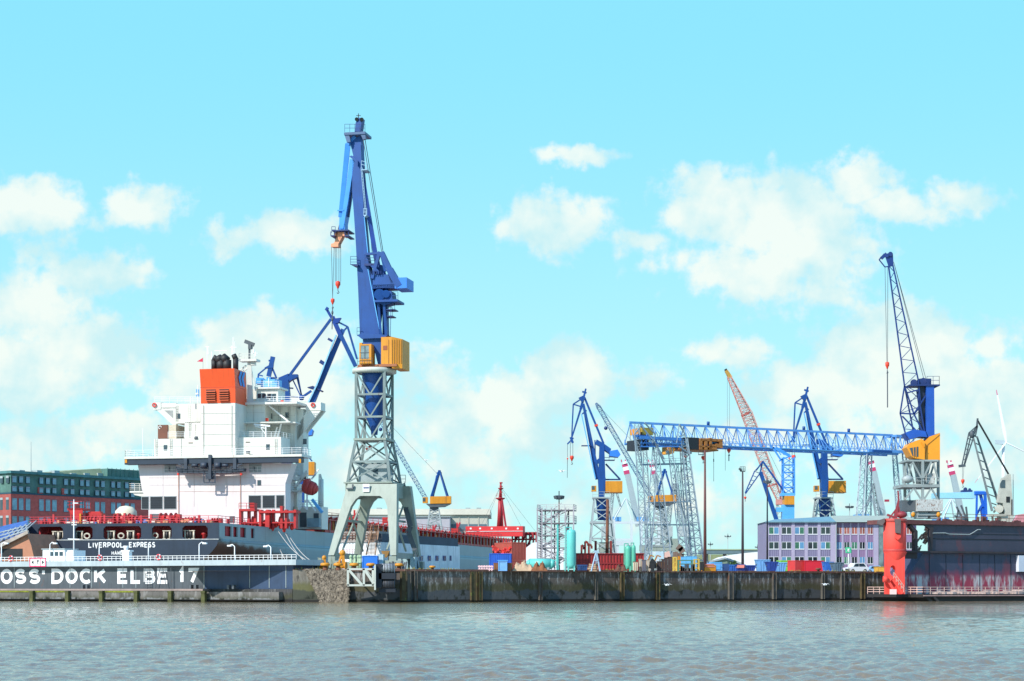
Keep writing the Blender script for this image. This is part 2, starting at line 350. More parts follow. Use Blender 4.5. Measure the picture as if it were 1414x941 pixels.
# ------------------------------------------------------------------ water
def make_water():
    U = np.linspace(-.62, .62, 1400)
    Yr = 1/np.linspace(1/30., 1/330., 1250)
    Yr = np.concatenate([Yr, [420, 700, 1500, 6000]])
    UU, YY = np.meshgrid(U, Yr); X = UU*YY; Z = np.zeros_like(X)
    g = np.random.RandomState(3)
    for i in range(70):
        lam = 0.24*(1.043**i); th = g.normal(-1.35, .42); k = 2*math.pi/lam
        amp = .0205*lam*g.uniform(.5, 1.2)*math.exp(-math.log(lam/.6)**2/1.3)
        ph = g.uniform(0, 6.28)
        arg = k*(X*math.cos(th)+YY*math.sin(th))+ph+.8*np.sin(X*.05*i/20+YY*.037)
        fade = np.clip(1-(YY/(135*math.sqrt(lam)))**2, 0, 1)
        Z += amp*fade*(np.sin(arg)+.25*np.sin(2*arg+1.3))
    gust = .75+.35*np.sin(X*.11+.7*np.sin(YY*.06))*np.sin(YY*.045+.3)
    Z *= gust
    Z[-4:] = 0
    n, m = X.shape
    V = np.stack([X, YY, Z], -1).reshape(-1, 3)
    idx = np.arange(n*m).reshape(n, m)
    Fq = np.stack([idx[:-1,:-1], idx[:-1,1:], idx[1:,1:], idx[1:,:-1]], -1).reshape(-1, 4)
    me = bpy.data.meshes.new('water'); me.vertices.add(len(V)); me.vertices.foreach_set('co', V.ravel())
    me.loops.add(Fq.size); me.loops.foreach_set('vertex_index', Fq.ravel().astype(np.int32))
    me.polygons.add(len(Fq)); me.polygons.foreach_set('loop_start', np.arange(0, Fq.size, 4, dtype=np.int32)); me.polygons.foreach_set('loop_total', np.full(len(Fq), 4, dtype=np.int32))
    me.polygons.foreach_set('use_smooth', np.ones(len(Fq), dtype=bool)); me.update(calc_edges=True)
    mt = bpy.data.materials.new('river water'); mt.use_nodes = True; nt = mt.node_tree; b = nt.nodes['Principled BSDF']; L = nt.links.new
    g_ = nd(nt, 'ShaderNodeNewGeometry')
    n1 = nd(nt, 'ShaderNodeTexNoise'); n1.inputs['Scale'].default_value = .12; n1.inputs['Detail'].default_value = 5; L(g_.outputs['Position'], n1.inputs['Vector'])
    mx = nd(nt, 'ShaderNodeMix', data_type='RGBA'); L(n1.outputs[0], mx.inputs[0]); mx.inputs[6].default_value = (.19,.155,.08,1); mx.inputs[7].default_value = (.26,.20,.09,1)
    # sparse pale flecks: foam, plus sun sparkle put into the colour
    mp = nd(nt, 'ShaderNodeMapping'); mp.inputs['Scale'].default_value = (1.1,.45,1); L(g_.outputs['Position'], mp.inputs[0])
    n2 = nd(nt, 'ShaderNodeTexNoise'); n2.inputs['Scale'].default_value = 4.5; n2.inputs['Detail'].default_value = 7; n2.inputs['Roughness'].default_value = .7; L(mp.outputs[0], n2.inputs['Vector'])
    r2 = nd(nt, 'ShaderNodeMapRange'); L(n2.outputs[0], r2.inputs[0]); r2.inputs[1].default_value = .725; r2.inputs[2].default_value = .76; r2.inputs[4].default_value = .8
    m2 = nd(nt, 'ShaderNodeMix', data_type='RGBA'); L(r2.outputs[0], m2.inputs[0]); L(mx.outputs[2], m2.inputs[6]); m2.inputs[7].default_value = (.75,.77,.75,1)
    L(m2.outputs[2], b.inputs['Base Color'])
    b.inputs['Roughness'].default_value = .03; b.inputs['IOR'].default_value = 3.1
    mp3 = nd(nt, 'ShaderNodeMapping'); mp3.inputs['Scale'].default_value = (1,.62,1); L(g_.outputs['Position'], mp3.inputs[0])
    n3 = nd(nt, 'ShaderNodeTexNoise'); n3.inputs['Scale'].default_value = 2.8; n3.inputs['Detail'].default_value = 8; n3.inputs['Roughness'].default_value = .6; L(mp3.outputs[0], n3.inputs['Vector'])
    bp = nd(nt, 'ShaderNodeBump'); bp.inputs['Strength'].default_value = .7; bp.inputs['Distance'].default_value = .14; L(n3.outputs[0], bp.inputs['Height']); L(bp.outputs[0], b.inputs['Normal'])
    me.materials.append(mt)
    o = bpy.data.objects.new('water', me); COL.objects.link(o); o['kind'] = 'structure'
make_water()
# ------------------------------------------------------------------ shared frames and the yard ground
QZ = 4.2
SHIP = Fr(707+(-79.86)/310*F_PX, 310, 12)       # origin: port corner of the transom
GATE = Fr(405, 252, math.degrees(math.atan2(27, 53))*-1 if False else 0)
gA = Vector((-82.3, 279, 0)); gB = Vector((-29.27, 252, 0)); gd = (gB-gA).normalized()
GATE = Fr(0, 1, 0); GATE.O = gA; GATE.R = gd; GATE.F = Vector((-gd.y, gd.x, 0))
gL = (gB-gA).length
qC = Vector((-29.27, 252, 0)); qD = Vector(((560-CX)/F_PX*250, 250, 0)); qE = Vector(((1235-CX)/F_PX*292, 292, 0)); qG = Vector((330, 420, 0))
def ground():
    mb = MB(); t = .0
    # quay strip between the water's edge and the dock basin, then the yard all the way to the horizon
    sb = [SHIP.p(-4, 3, 0), SHIP.p(-4, 330, 0), SHIP.p(37, 330, 0), SHIP.p(37, -6, 0)]
    def face(pts, z=QZ):
        n = len(mb.v); mb.v += [(p[0], p[1], z) for p in pts]; mb.f.append(tuple(range(n, n+len(pts)))); mb.sm.append(False)
    far = 9000
    face([(-29.3,252.6,0), (qD.x,250.6,0), (qE.x,292.6,0), (qG.x,420.6,0), (2500,1300,0), (6000,far,0), (sb[2].x+60,far,0), sb[2], sb[3], (sb[3].x+1.0,253.5,0)])
    face([sb[1], sb[2], (sb[2].x+60,far,0), (-700,far,0)])
    face([sb[0], sb[1], (-700,far,0), (-6000,far,0), (-1500,500,0), (-100,290,0), (sb[0].x-2,284,0)])
    o = mb.build('yard_ground', CONC); o['kind'] = 'structure'
ground()
# ------------------------------------------------------------------ quay wall
def wallmat(name, upper, stainc, algae, low, z1=2.9, z2=1.7, streak=.5):
    m = bpy.data.materials.new(name); m.use_nodes = True; nt = m.node_tree; b = nt.nodes['Principled BSDF']; L = nt.links.new
    b.inputs['Roughness'].default_value = .85
    g = nd(nt, 'ShaderNodeNewGeometry'); s = nd(nt, 'ShaderNodeSeparateXYZ'); L(g.outputs['Position'], s.inputs[0])
    def noise(sc, scv, det=6, r=.65):
        mp = nd(nt, 'ShaderNodeMapping'); mp.inputs['Scale'].default_value = scv; L(g.outputs['Position'], mp.inputs[0])
        n = nd(nt, 'ShaderNodeTexNoise'); n.inputs['Scale'].default_value = sc; n.inputs['Detail'].default_value = det; n.inputs['Roughness'].default_value = r; L(mp.outputs[0], n.inputs['Vector']); return n.outputs[0]
    def rng(v, a, c, lo=0, hi=1):
        r = nd(nt, 'ShaderNodeMapRange', interpolation_type='SMOOTHSTEP'); L(v, r.inputs[0]); r.inputs[1].default_value = a; r.inputs[2].default_value = c; r.inputs[3].default_value = lo; r.inputs[4].default_value = hi; return r.outputs[0]
    def mix(f, A, B):
        n = nd(nt, 'ShaderNodeMix', data_type='RGBA'); L(f, n.inputs[0])
        for i, q in ((6, A), (7, B)):
            if isinstance(q, tuple): n.inputs[i].default_value = q+(1,)
            else: L(q, n.inputs[i])
        return n.outputs[2]
    def mth(op, a, c):
        n = nd(nt, 'ShaderNodeMath', operation=op)
        for i, v in enumerate((a, c)):
            if isinstance(v, (int, float)): n.inputs[i].default_value = v
            else: L(v, n.inputs[i])
        return n.outputs[0]
    zz = mth('ADD', s.outputs[2], mth('MULTIPLY', mth('SUBTRACT', noise(.5, (1,1,.4)), .5), 1.6))
    base = mix(rng(noise(.25, (1,1,.5)), .35, .65), upper, tuple(x*1.9 for x in upper))
    st = mth('MULTIPLY', rng(noise(1.3, (1.2,1.2,.22), 8, .78), .50, .62), rng(noise(.16, (1,1,.3)), .34, .48))
    base = mix(mth('MULTIPLY', st, streak), base, stainc)
    base = mix(rng(noise(1.1, (.9,.9,.35), 8, .75), .60, .66, 0, .7), base, (.015,.015,.015))
    base = mix(rng(zz, z1, z1-.8, 0, .8), base, algae)
    base = mix(rng(zz, z2, z2-.3), base, mix(rng(noise(.9, (1,1,.6)), .5, .62), low, (.012,.016,.010)))
    base = mix(rng(s.outputs[2], .42, .25), base, (.008,.007,.006))
    L(base, b.inputs['Base Color'])
    bp = nd(nt, 'ShaderNodeBump'); bp.inputs['Strength'].default_value = .5; bp.inputs['Distance'].default_value = .15; L(noise(1.5, (1,1,1)), bp.inputs['Height']); L(bp.outputs[0], b.inputs['Normal'])
    return m
QUAYM = wallmat('stained quay concrete', (.060,.049,.042), (.48,.48,.48), (.055,.052,.018), (.062,.068,.075), streak=.8)
def quay():
    t = thing('quay_wall', 'long dark stained concrete quay wall with green tide band between stone bank and floating dock', 'quay wall', (qD.x, qD.y, 0))
    mb = MB()
    for P, Q in ((qC, qD), (qD, qE), (qE, qG)):
        d = (Q-P).normalized(); n = Vector((-d.y, d.x, 0)); mb.hexa([P-Vector((0,0,3)), Q-Vector((0,0,3)), Q+n*1.2-Vector((0,0,3)), P+n*1.2-Vector((0,0,3)), P+Vector((0,0,QZ-.05)), Q+Vector((0,0,QZ-.05)), Q+n*1.2+Vector((0,0,QZ-.05)), P+n*1.2+Vector((0,0,QZ-.05))])
    mb.build('wall', QUAYM, t)
    cp = MB()
    for P, Q in ((qC, qD), (qD, qE), (qE, qG)):
        d = (Q-P).normalized(); n = Vector((-d.y, d.x, 0)); cp.bar(P-n*.05+Vector((0,0,QZ+.06)), Q-n*.05+Vector((0,0,QZ+.06)), .4, .28)
    cp.build('coping', mat('rusty coping', (.13,.06,.045), .85, .4, 1.3, rust=.4, rustc=(.28,.22,.15)), t)
    d = (qE-qD).normalized(); n = Vector((-d.y, d.x, 0))
    fr = Fr(0,1,0); fr.O = qD; fr.R = d; fr.F = n
    for px, w, mtl in ((563,.5,GREY_L),(573,.35,GREY_L),(557,.7,RUSTY),(653,.8,RUSTY),(662,.45,RUSTY),(745,.35,GREY_D),(822,.3,GREY_D),(858,.45,RUSTY),(907,.5,RUSTY),(1008,.7,GREY),(1068,.5,GREY),(1135,.35,GREY_D),(1162,.5,GREY_D),(1190,.6,RUSTY)):
        a = fr.a(px, 0); m2 = MB(); m2.fbox(fr, a-w/2, a+w/2, -.3, .2, .2, QZ-.1); m2.fbox(fr, a-w/2-.06, a-w/2, -.42, .2, .2, QZ-.1); m2.fbox(fr, a+w/2, a+w/2+.06, -.42, .2, .2, QZ-.1)
        m2.build('pile', mat('weathered pile', (.085,.08,.07), .9, .4, .8, rust=.35, rustc=(.12,.05,.03)) if mtl is not RUSTY else mat('algae rust pile', (.075,.055,.025), .9, .4, 1, rust=.4, rustc=(.12,.14,.03)), t)
    # ragged rails, ropes and weeds along the edge
    for i in range(60):
        a = rnd.uniform(0, (qE-qD).length); m2 = None
    return fr
QF = quay()
# stone bank at the head of the basin
mb = MB()
fr = Fr(0,1,0); fr.O = qC; fr.R = (qD-qC).normalized(); fr.F = Vector((-fr.R.y, fr.R.x, 0))
for i in range(3800):
    z = rnd.uniform(-.1, 4.35); lo = fr.a(420, -1)+(4.35-z)*.55
    a = rnd.uniform(lo, fr.a(481, -1)); out = .25+(4.4-z)*.22
    r = rnd.uniform(.08, .21); p = fr.p(a, -out, z); mb.ball(p, r*1.3, r*.8, r*.85, 6, 4, .3)
o = mb.build('stone_bank', mat('pale rubble stone', (.21,.175,.135), .9, .7, 2.2, rust=.6, rustc=(.05,.04,.03))); o['kind'] = 'stuff'; o['label'] = 'grey brown rubble stones of the bank between dock gate and steel fender frame'  # rust mask here draws dark gaps: shade between stones put into their colour
mb = MB(); mb.prism([fr.p(fr.a(405,0), -.02, -1), fr.p(fr.a(481,0), -.02, -1), fr.p(fr.a(481,0), -.02, 4.3), fr.p(fr.a(405,0), -.02, 4.3)], -fr.F*.3)
mb.prism([fr.p(fr.a(404,-1.4), -.3, -1), fr.p(fr.a(445,-1.4), -.3, -1), fr.p(fr.a(445,-1.4), -1.3, -1)], Vector((0,0,1.4)))
solo(mb, 'bank_apron', wallmat('mossy apron', (.10,.09,.075), (.3,.3,.26), (.10,.10,.03), (.05,.055,.04)), 'mossy concrete apron wall behind the rubble stones at the end of the dock gate', 'wall')
# ------------------------------------------------------------------ dock gate with lettering
def gate():
    t = thing('dock_gate', 'long blue grey dock gate with big white lettering, railing on top and timber fenders', 'dock gate', gB)
    G = GATE; z0, z1 = 1.9, 4.95
    aL = -30; aS = G.a(282, 0); aE = G.a(405, 0)
    GT = mat('gate grey paint', (.072,.088,.103), .6, .18, .35, streak=.45, rust=.12)
    MB().fbox(G, aL, aS, 0, 6, -2, z1).build('wall', GT, t)
    MB().fbox(G, aS+.01, aE, .02, 6, -2, z1-.02).build('side_panel', mat('gate blue paint', (.025,.055,.12), .55, .25, .35, streak=.5, rust=.15, rustc=(.1,.06,.06)), t)
    MB().fbox(G, aS+1.2, aE+.01, -.25, .5, -2, 1.75).build('base_wall', wallmat('dark gate base', (.03,.03,.033), (.2,.2,.2), (.04,.04,.015), (.03,.032,.03), 1.6, .7), t)
    m = MB()
    for a in (G.a(20,0), G.a(97,0), G.a(127,0), G.a(170,0), G.a(188,0), aS, G.a(345,0), G.a(372,0), G.a(395,0)): m.fbox(G, a-.05, a+.05, -.05, 0, z0, z1)
    each(m, 'weld_rib', GREY, t)
    block_text('lettering', (('V',-22,-3),('OSS',1,56),("'",58,62),('DOCK',71,147),('ELBE',162,233),('17',246,274)), G, 2.45, 2.2, -.03, .52, WHITE_P, t)
    m = MB().fbox(G, aL, aE+1, -.9, 7, z1, z1+.75); m.build('walkway', mat('walkway grey', (.40,.47,.50), .6, .12, .5, rust=.12, streak=.3), t)
    m = MB(); m.rail([G.p(aL, -.8, z1+.75), G.p(aE+1, -.8, z1+.75)], .62, .75, .04, 2); m.build('railing', WHITE_P, t)
    m = MB(); m.fbox(G, aL, G.a(282,0)+1, -1.6, 0, .25, 1.5); m.fbox(G, G.a(282,0)+1, G.a(392,0), -1.2, 0, .2, 1.35); m.build('fender_beam', wallmat('fender concrete', (.085,.08,.075), (.34,.34,.34), (.05,.055,.03), (.20,.21,.22), 1.1, .6), t)
    m = MB(); m.fbox(G, aL, aS+1, -1.7, 0, 1.503, 1.75)
    m.build('ledge', mat('ledge pinkish concrete', (.30,.23,.21), .85, .25, .8, rust=.2, rustc=(.14,.16,.03)), t)
    k = 0
    for px in (-4, 46, 95, 142, 190, 237, 283):
        m = MB(); a = G.a(px, -1.6); m.fbox(G, a-.3, a+.3, -2.1, -1.61, -.6, 1.45); m.fbox(G, a-.35, a+.35, -2.15, -1.6, 1.2, 1.5); m.build('fender_post', mat('algae timber', (.07,.075,.025), .9, .5, 1.2), t)
    m = MB()
    for a, c in ((0,40),(49,93),(145,188)):
        m.fbox(G, G.a(a,-1.6), G.a(c,-1.6), -1.66, -1.6, 1.25, 1.5)
    m.build('moss', mat('yellow moss', (.17,.19,.02), .95, .5, 2), t)
    # ladder and stair frame on the face
    m = MB()
    for px in (200, 207): m.tube(G.p(G.a(px,-.4), -.4, 1.8), G.p(G.a(px,-.4), -.4, z1+.2), .05, n=6)
    for i in range(10): m.tube(G.p(G.a(200,-.4), -.4, 2+i*.32), G.p(G.a(207,-.4), -.4, 2+i*.32), .03, n=5)
    m.bar(G.p(G.a(214,-.5), -.5, 1.8), G.p(G.a(222,-.5), -.5, z1), .08); m.bar(G.p(G.a(230,-.5), -.5, 1.8), G.p(G.a(224,-.5), -.5, z1), .08); m.bar(G.p(G.a(236,-.5), -.5, 1.8), G.p(G.a(236,-.5), -.5, z1), .1)
    m.build('ladder', GREY_D, t)
    m = MB()
    for px in (117,123,266,273,318,325): m.fbox(G, G.a(px,-.6)-.15, G.a(px,-.6)+.15, -1.2, -.6, 1.752, 2.3)
    each(m, 'bollard', GREY_D, t, lambda i: i//2)
    return G
G = gate(); GZ = 5.7
def lamp(px, ytop, label, arm=0, b=1.0, base=GZ, head='goose', group='lamps on the dock gate', r=.09, F=None, mtl=WHITE_P):
    F = F or G; o = F.at(px, 800, b); o.z = base; top = F.at(px, ytop, b)
    t = thing('street_lamp', label, 'lamp', o, group)
    m = MB(); m.tube(o, top, r, r*.7, 8)
    m.build('pole', mtl, t)
    if arm:
        e = top+F.R*arm*.9+Vector((0,0,.15)); m = MB(); m.tube(top, top+F.R*arm*.4+Vector((0,0,.3)), .06, n=6).tube(top+F.R*arm*.4+Vector((0,0,.3)), e, .06, n=6); m.build('arm', mtl, t)
        MB().fbox(Fr(0,1,0) if False else type('q',(),{'p':lambda s,a,bb,z,e=e: e+F.R*a+F.F*bb+Vector((0,0,z))})(), -.25, .4, -.15, .15, -.12, .08).build('lamp_head', WHITE_P, t)
    return t
lamp(2, 752, 'short white lamp post at the far left edge above the dock gate', 1)
lamp(69, 752, 'white lamp post behind the small white control hut', 1)
lamp(137, 756, 'slim white lamp post beneath the first letters of the ship name', 0)
lamp(205, 751, 'slim white lamp post in front of the last letters of the ship name', 0)
lamp(275, 752, 'white lamp post with curved arm near the right edge of the dark stern', 1)
lamp(324, 755, 'white lamp post with curved arm pointing left before the rusty hull curve', -1)
lamp(374, 756, 'white lamp post with curved arm nearest the right end of the dock gate', -1)
def mast():
    o = G.at(102, 800, 1.4); o.z = GZ; t = thing('signal_mast', 'tall slender white signal mast with two crossbars beside the control hut', 'mast', o)
    m = MB(); m.tube(o, G.at(102, 690, 1.4), .12, .06, 8); m.build('pole', WHITE_P, t)
    m = MB(); m.bar(G.at(94, 744.5, 1.4), G.at(110, 745, 1.4), .12); m.bar(G.at(99, 725, 1.4), G.at(106, 725, 1.4), .1); m.bar(G.at(101, 695, 1.4), G.at(108, 695, 1.4), .12); m.build('crossbar', WHITE_P, t)
mast()
def hut():
    o = G.p(G.a(59,1.5), 1.5, GZ); t = thing('control_hut', 'small white control hut with three dark windows standing on the dock gate', 'hut', o)
    a0, a1, a2 = G.a(59,1.5), G.a(89,1.5), G.a(101,1.5); zt = G.at(70,759,1.5).z
    MB().fbox(G, a0, a1, 1.5, 4.3, GZ, zt).build('wall', WHITE_P, t)
    MB().fbox(G, a1+.01, a2, 1.8, 4.2, GZ, zt-.15).build('side_room', WHITE_P, t)
    MB().fbox(G, a0-.15, a1+.15, 1.35, 4.45, zt, zt+.13).build('roof', GREY_L, t)
    for px in (68.5, 75.5, 82):
        m = MB(); a = G.a(px+2.5,1.5); m.fbox(G, a-.32, a+.32, 1.47, 1.5, zt-.95, zt-.35); w = m.build('window', GLASS, t)
hut()
def signboard():
    o = G.p(G.a(52,-1), -1.05, 4.9); t = thing('navigation_sign', 'white navigation sign board with red border and black arrows hung on the gate railing', 'sign', o)
    a0, a1 = G.a(41,-1), G.a(63.5,-1); z0, z1 = G.at(50,783,-1).z, G.at(50,770.5,-1).z
    MB().fbox(G, a0, a1, -1.0, -.9, z0, z1).build('board', WHITE_P, t)
    m = MB(); r = .13
    for (x0,x1,y0,y1) in ((a0,a1,z0,z0+r),(a0,a1,z1-r,z1),(a0,a0+r,z0+r,z1-r),(a1-r,a1,z0+r,z1-r)): m.fbox(G, x0, x1, -1.04, -1.003, y0, y1)
    w = a1-a0
    for f in (.33,.67): m.fbox(G, a0+w*f-.04, a0+w*f+.04, -1.03, -1.003, z0+r, z1-r)
    m.build('border', mat('sign red', (.65,.01,.12), .5), t)
    m = MB(); zc = (z0+z1)/2
    for s, f in ((-1,.18),(1,.82)):
        c = a0+w*f; m.prism([G.p(c+s*.22,-1.003,zc), G.p(c-s*.18,-1.003,zc+.3), G.p(c-s*.18,-1.003,zc-.3)], -G.F*.02)
    c = a0+w*.5; m.fbox(G, c-.2, c+.2, -1.03, -1.003, zc+.12, zc+.3); m.fbox(G, c-.05, c+.08, -1.03, -1.003, zc-.3, zc+.12)
    m.build('symbol', BLACK, t)
signboard()
def ring(fr, a, b, z, R=.36, r=.09, name='lifebuoy', label='', group='lifebuoys on the gate railing'):
    o = fr.p(a, b, z); m = MB(); n = 18; k = len(m.v)
    pts = [o+fr.R*math.cos(2*math.pi*i/n)*R+Vector((0,0,math.sin(2*math.pi*i/n)*R)) for i in range(n+1)]
    t = thing(name, label, 'lifebuoy', o-Vector((0,0,R)), group)
    for q, (i0, i1) in enumerate(((0,4),(5,9),(9,13),(14,18))):
        pass
    m = MB(); m.poly(pts, r, 6); m.build('ring', mat('lifebuoy red', (.7,.06,.08), .6), t)
    m = MB()
    for i in (2, 7, 11, 16): m.tube(pts[i], pts[i+1] if i+1 < len(pts) else pts[0], r*1.12, n=6)
    m.build('band', WHITE_P, t)
for px, l in ((15,'red and white lifebuoy nearest the left end of the gate railing'), (138,'red and white lifebuoy on the gate railing below the ship port name'), (219,'red and white lifebuoy on the gate railing between two slim lamp posts')):
    ring(G, G.a(px,-.95), -.95, GZ+.45, label=l)
m = MB(); o = G.at(173,780,1.2); a = G.a(169,1.2); a2 = G.a(178,1.2)
m.fbox(G, a, a2, 1.2, 1.9, GZ, G.at(170,762,1.2).z); m.fbox(G, a-.2, a2+.2, 1.1, 2, G.at(170,762,1.2).z, G.at(170,760,1.2).z); m.tube(G.at(174,761,1.5), G.at(174,754,1.5), .25, .4, 8)
solo(m, 'searchlight_post', WHITE_P, 'stubby pale cabinet with dark searchlight on top in front of the ship name', 'post')
# brown pitched shed and blue covers at the far left behind the gate
def leftshed():
    f = Fr(-30, 300, 14); o = f.p(0,0,QZ); t = thing('dock_shed', 'low terracotta shed with dark openings and pale sloping roof left of the dark stern', 'shed', o)
    T = mat('terracotta wall', (.50,.22,.13), .8, .15); 
    m = MB(); m.pprism(f, [(-30,775),(48,775),(43,753),(37,737),(-2,757),(-30,762)], 0, 9); m.build('wall', T, t)
    m = MB(); m.bar(f.at(-30,762,-.5), f.at(0,755,-.5), .5); m.bar(f.at(-5,757,-.4), f.at(39,735,-.4), .5); m.prism([f.at(-5,756,-.6), f.at(39,735,-.6), f.at(39,733,9), f.at(-5,752,9)], Vector((0,0,.2))); m.build('roof', mat('pale roof boards', (.45,.38,.32), .8, .3), t)
    MB().pbox(f, 2, 31, 758, 772, -.05, .0).build('opening', BLACK, t)
    m = MB(); m.prism([f.at(-10,733,12), f.at(38,722,12), f.at(38,737,3), f.at(-10,750,3)], Vector((0,0,.4)))
    m2 = solo(m, 'tarpaulin_cover', mat('blue tarpaulin', (.05,.12,.36), .6, .4, .6), 'wrinkled blue tarpaulin stretched over the roof at the far left', 'tarpaulin')
    m = MB()
    for i in range(7): m.bar(f.at(-6+i*7,751-i*3.2,1.5), f.at(8+i*7,733-i*2.2,8), .16)
    for y in (0,1,2): m.bar(f.at(-10,748-y*5,1+y*3), f.at(38,732-y*3,1+y*3), .16)
    solo(m, 'pipe_rack', GREY_L, 'pale pipe rack lying over the blue tarpaulin left of the stern', 'pipes')
leftshed()
# ------------------------------------------------------------------ red brick office block with green copper roof
def brick():
    f = Fr(15, 430, 37.7); o = f.p(0,0,QZ); t = thing('brick_building', 'red brick office block with green copper mansard roof behind the ship stern', 'building', o)
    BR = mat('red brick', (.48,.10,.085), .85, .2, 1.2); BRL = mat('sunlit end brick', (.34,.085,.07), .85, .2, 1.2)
    GC = mat('verdigris copper', (.085,.18,.15), .7, .3, .5, streak=.5, streakc=(.03,.13,.14)); WHT = mat('stone frame', (.30,.33,.36), .7)
    z = lambda y: CH+(HY-y)/F_PX*430
    zr, zb, zm = z(650), z(680), z(670)
    Lg = f.b(230, 0) if False else 62
    def fb(mb, s0, s1, n0, n1, za, zz): return mb.hexa([g(s0,n0,za),g(s1,n0,za),g(s1,n1,za),g(s0,n1,za),g(s0,n0,zz),g(s1,n0,zz),g(s1,n1,zz),g(s0,n1,zz)])
    # long face runs away along F; depth to the left (-R)
    g = lambda s, n, zz: f.p(-n, s, zz)
    fb(MB(), 0, Lg, .0, 16, QZ, zb).build('wall', BR, t)
    fb(MB(), .3, Lg, .35, 15.6, zb, zr-.6).build('roof', GC, t)
    fb(MB(), -.2, Lg+.2, -.25, 16.2, zr-.6, zr).build('cornice', mat('copper cornice', (.07,.20,.20), .7, .3), t)
    m = MB()
    for s in (8.3,15.2): fb(m, s-.55, s+.55, -.05, .5, zb-.2, z(671))
    m.build('pilaster', BR, t)
    fb(MB(), -.1, Lg+.1, -.12, 16.1, zb-.35, zb).build('band', mat('dark gutter', (.02,.07,.10), .7), t)
    def s_of(px): return f.b(px, 0)
    protoW = {}
    def win(px, w, y0, y1, nn=-.03):
        s = s_of(px); k = z(650)-z(650)
        # heights converge with distance by themselves: use metric heights
        m = MB(); fb(m, s-w/2-.06, s+w/2+.06, nn-.02, .12, z(y1)-.1, z(y0)+.06); fm = m.build('window', mat('dark window frame', (.035,.06,.11), .6), t)
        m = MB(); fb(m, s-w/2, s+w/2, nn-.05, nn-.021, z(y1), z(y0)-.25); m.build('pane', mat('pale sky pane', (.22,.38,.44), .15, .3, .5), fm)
        m = MB(); fb(m, s-w/2, s+w/2, nn-.06, nn-.021, z(y0)-.22, z(y0)+.02); m.build('lintel', WHT, fm)
    cols = [20,29,38.5,57,66,75,91,100,113,121,134,142,156,164,175,183]
    for i, px in enumerate(cols):
        w = 1.5
        win(px, 1.0, 657.5, 666)
        win(px, 1.05, 671.5, 678.5)
        win(px, 1.25, 688, 704)
        win(px, 1.25, 713, 730)
    # sunlit short end
    for a in (-1.2,-3.4,-5.6,-7.8):
        for y0, y1 in ((657,667),(687,704),(712,730)):
            m = MB(); m.fbox(f, a-.5, a+.5, -.06, .02, z(y1), z(y0)); w = m.build('window', GLASS, t)
            m = MB(); m.fbox(f, a-.5, a+.5, -.1, -.062, z(y0)-.5, z(y0)); m.build('lintel', GREY_L, w)
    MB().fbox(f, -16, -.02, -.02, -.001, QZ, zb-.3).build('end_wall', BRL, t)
    # higher end pavilion and roof hump
    m = MB(); s0 = s_of(150); fb(m, s0, Lg-1, .5, 12, zr, zr+1.9); m.build('roof_pavilion', GC, t)
    m = MB()
    for i in range(24):
        s = s0+(Lg-1-s0)*i/24; fb(m, s, s+.12, .42, .5, zr+.1, zr+2.1)
    m.build('roof_seam', mat('copper seam', (.05,.17,.15), .7), t)
    m = MB(); s1 = s_of(100); m.hexa([g(s1-7,3,zr),g(s0,2,zr),g(s0,9,zr),g(s1-7,9,zr),g(s1+2,4,zr+1.2),g(s0,3,zr+2.0),g(s0,8,zr+2.0),g(s1+2,8,zr+1.2)]); m.build('roof_hump', mat('khaki roof', (.30,.34,.20), .8, .2), t)
    m = MB()
    for i, s in enumerate((4, 9, 14, 19, 23, 27)): fb(m, s, s+1.5, 2, 4, zr, zr+.4+(i%3)*.2)
    m.build('roof_vent', GREY_L, t)
    m = MB(); p = g(s_of(58), 4, zr); m.tube(p, p+Vector((0,0,7.3)), .09, .04, 6); m.build('aerial', GREY, t)
brick()
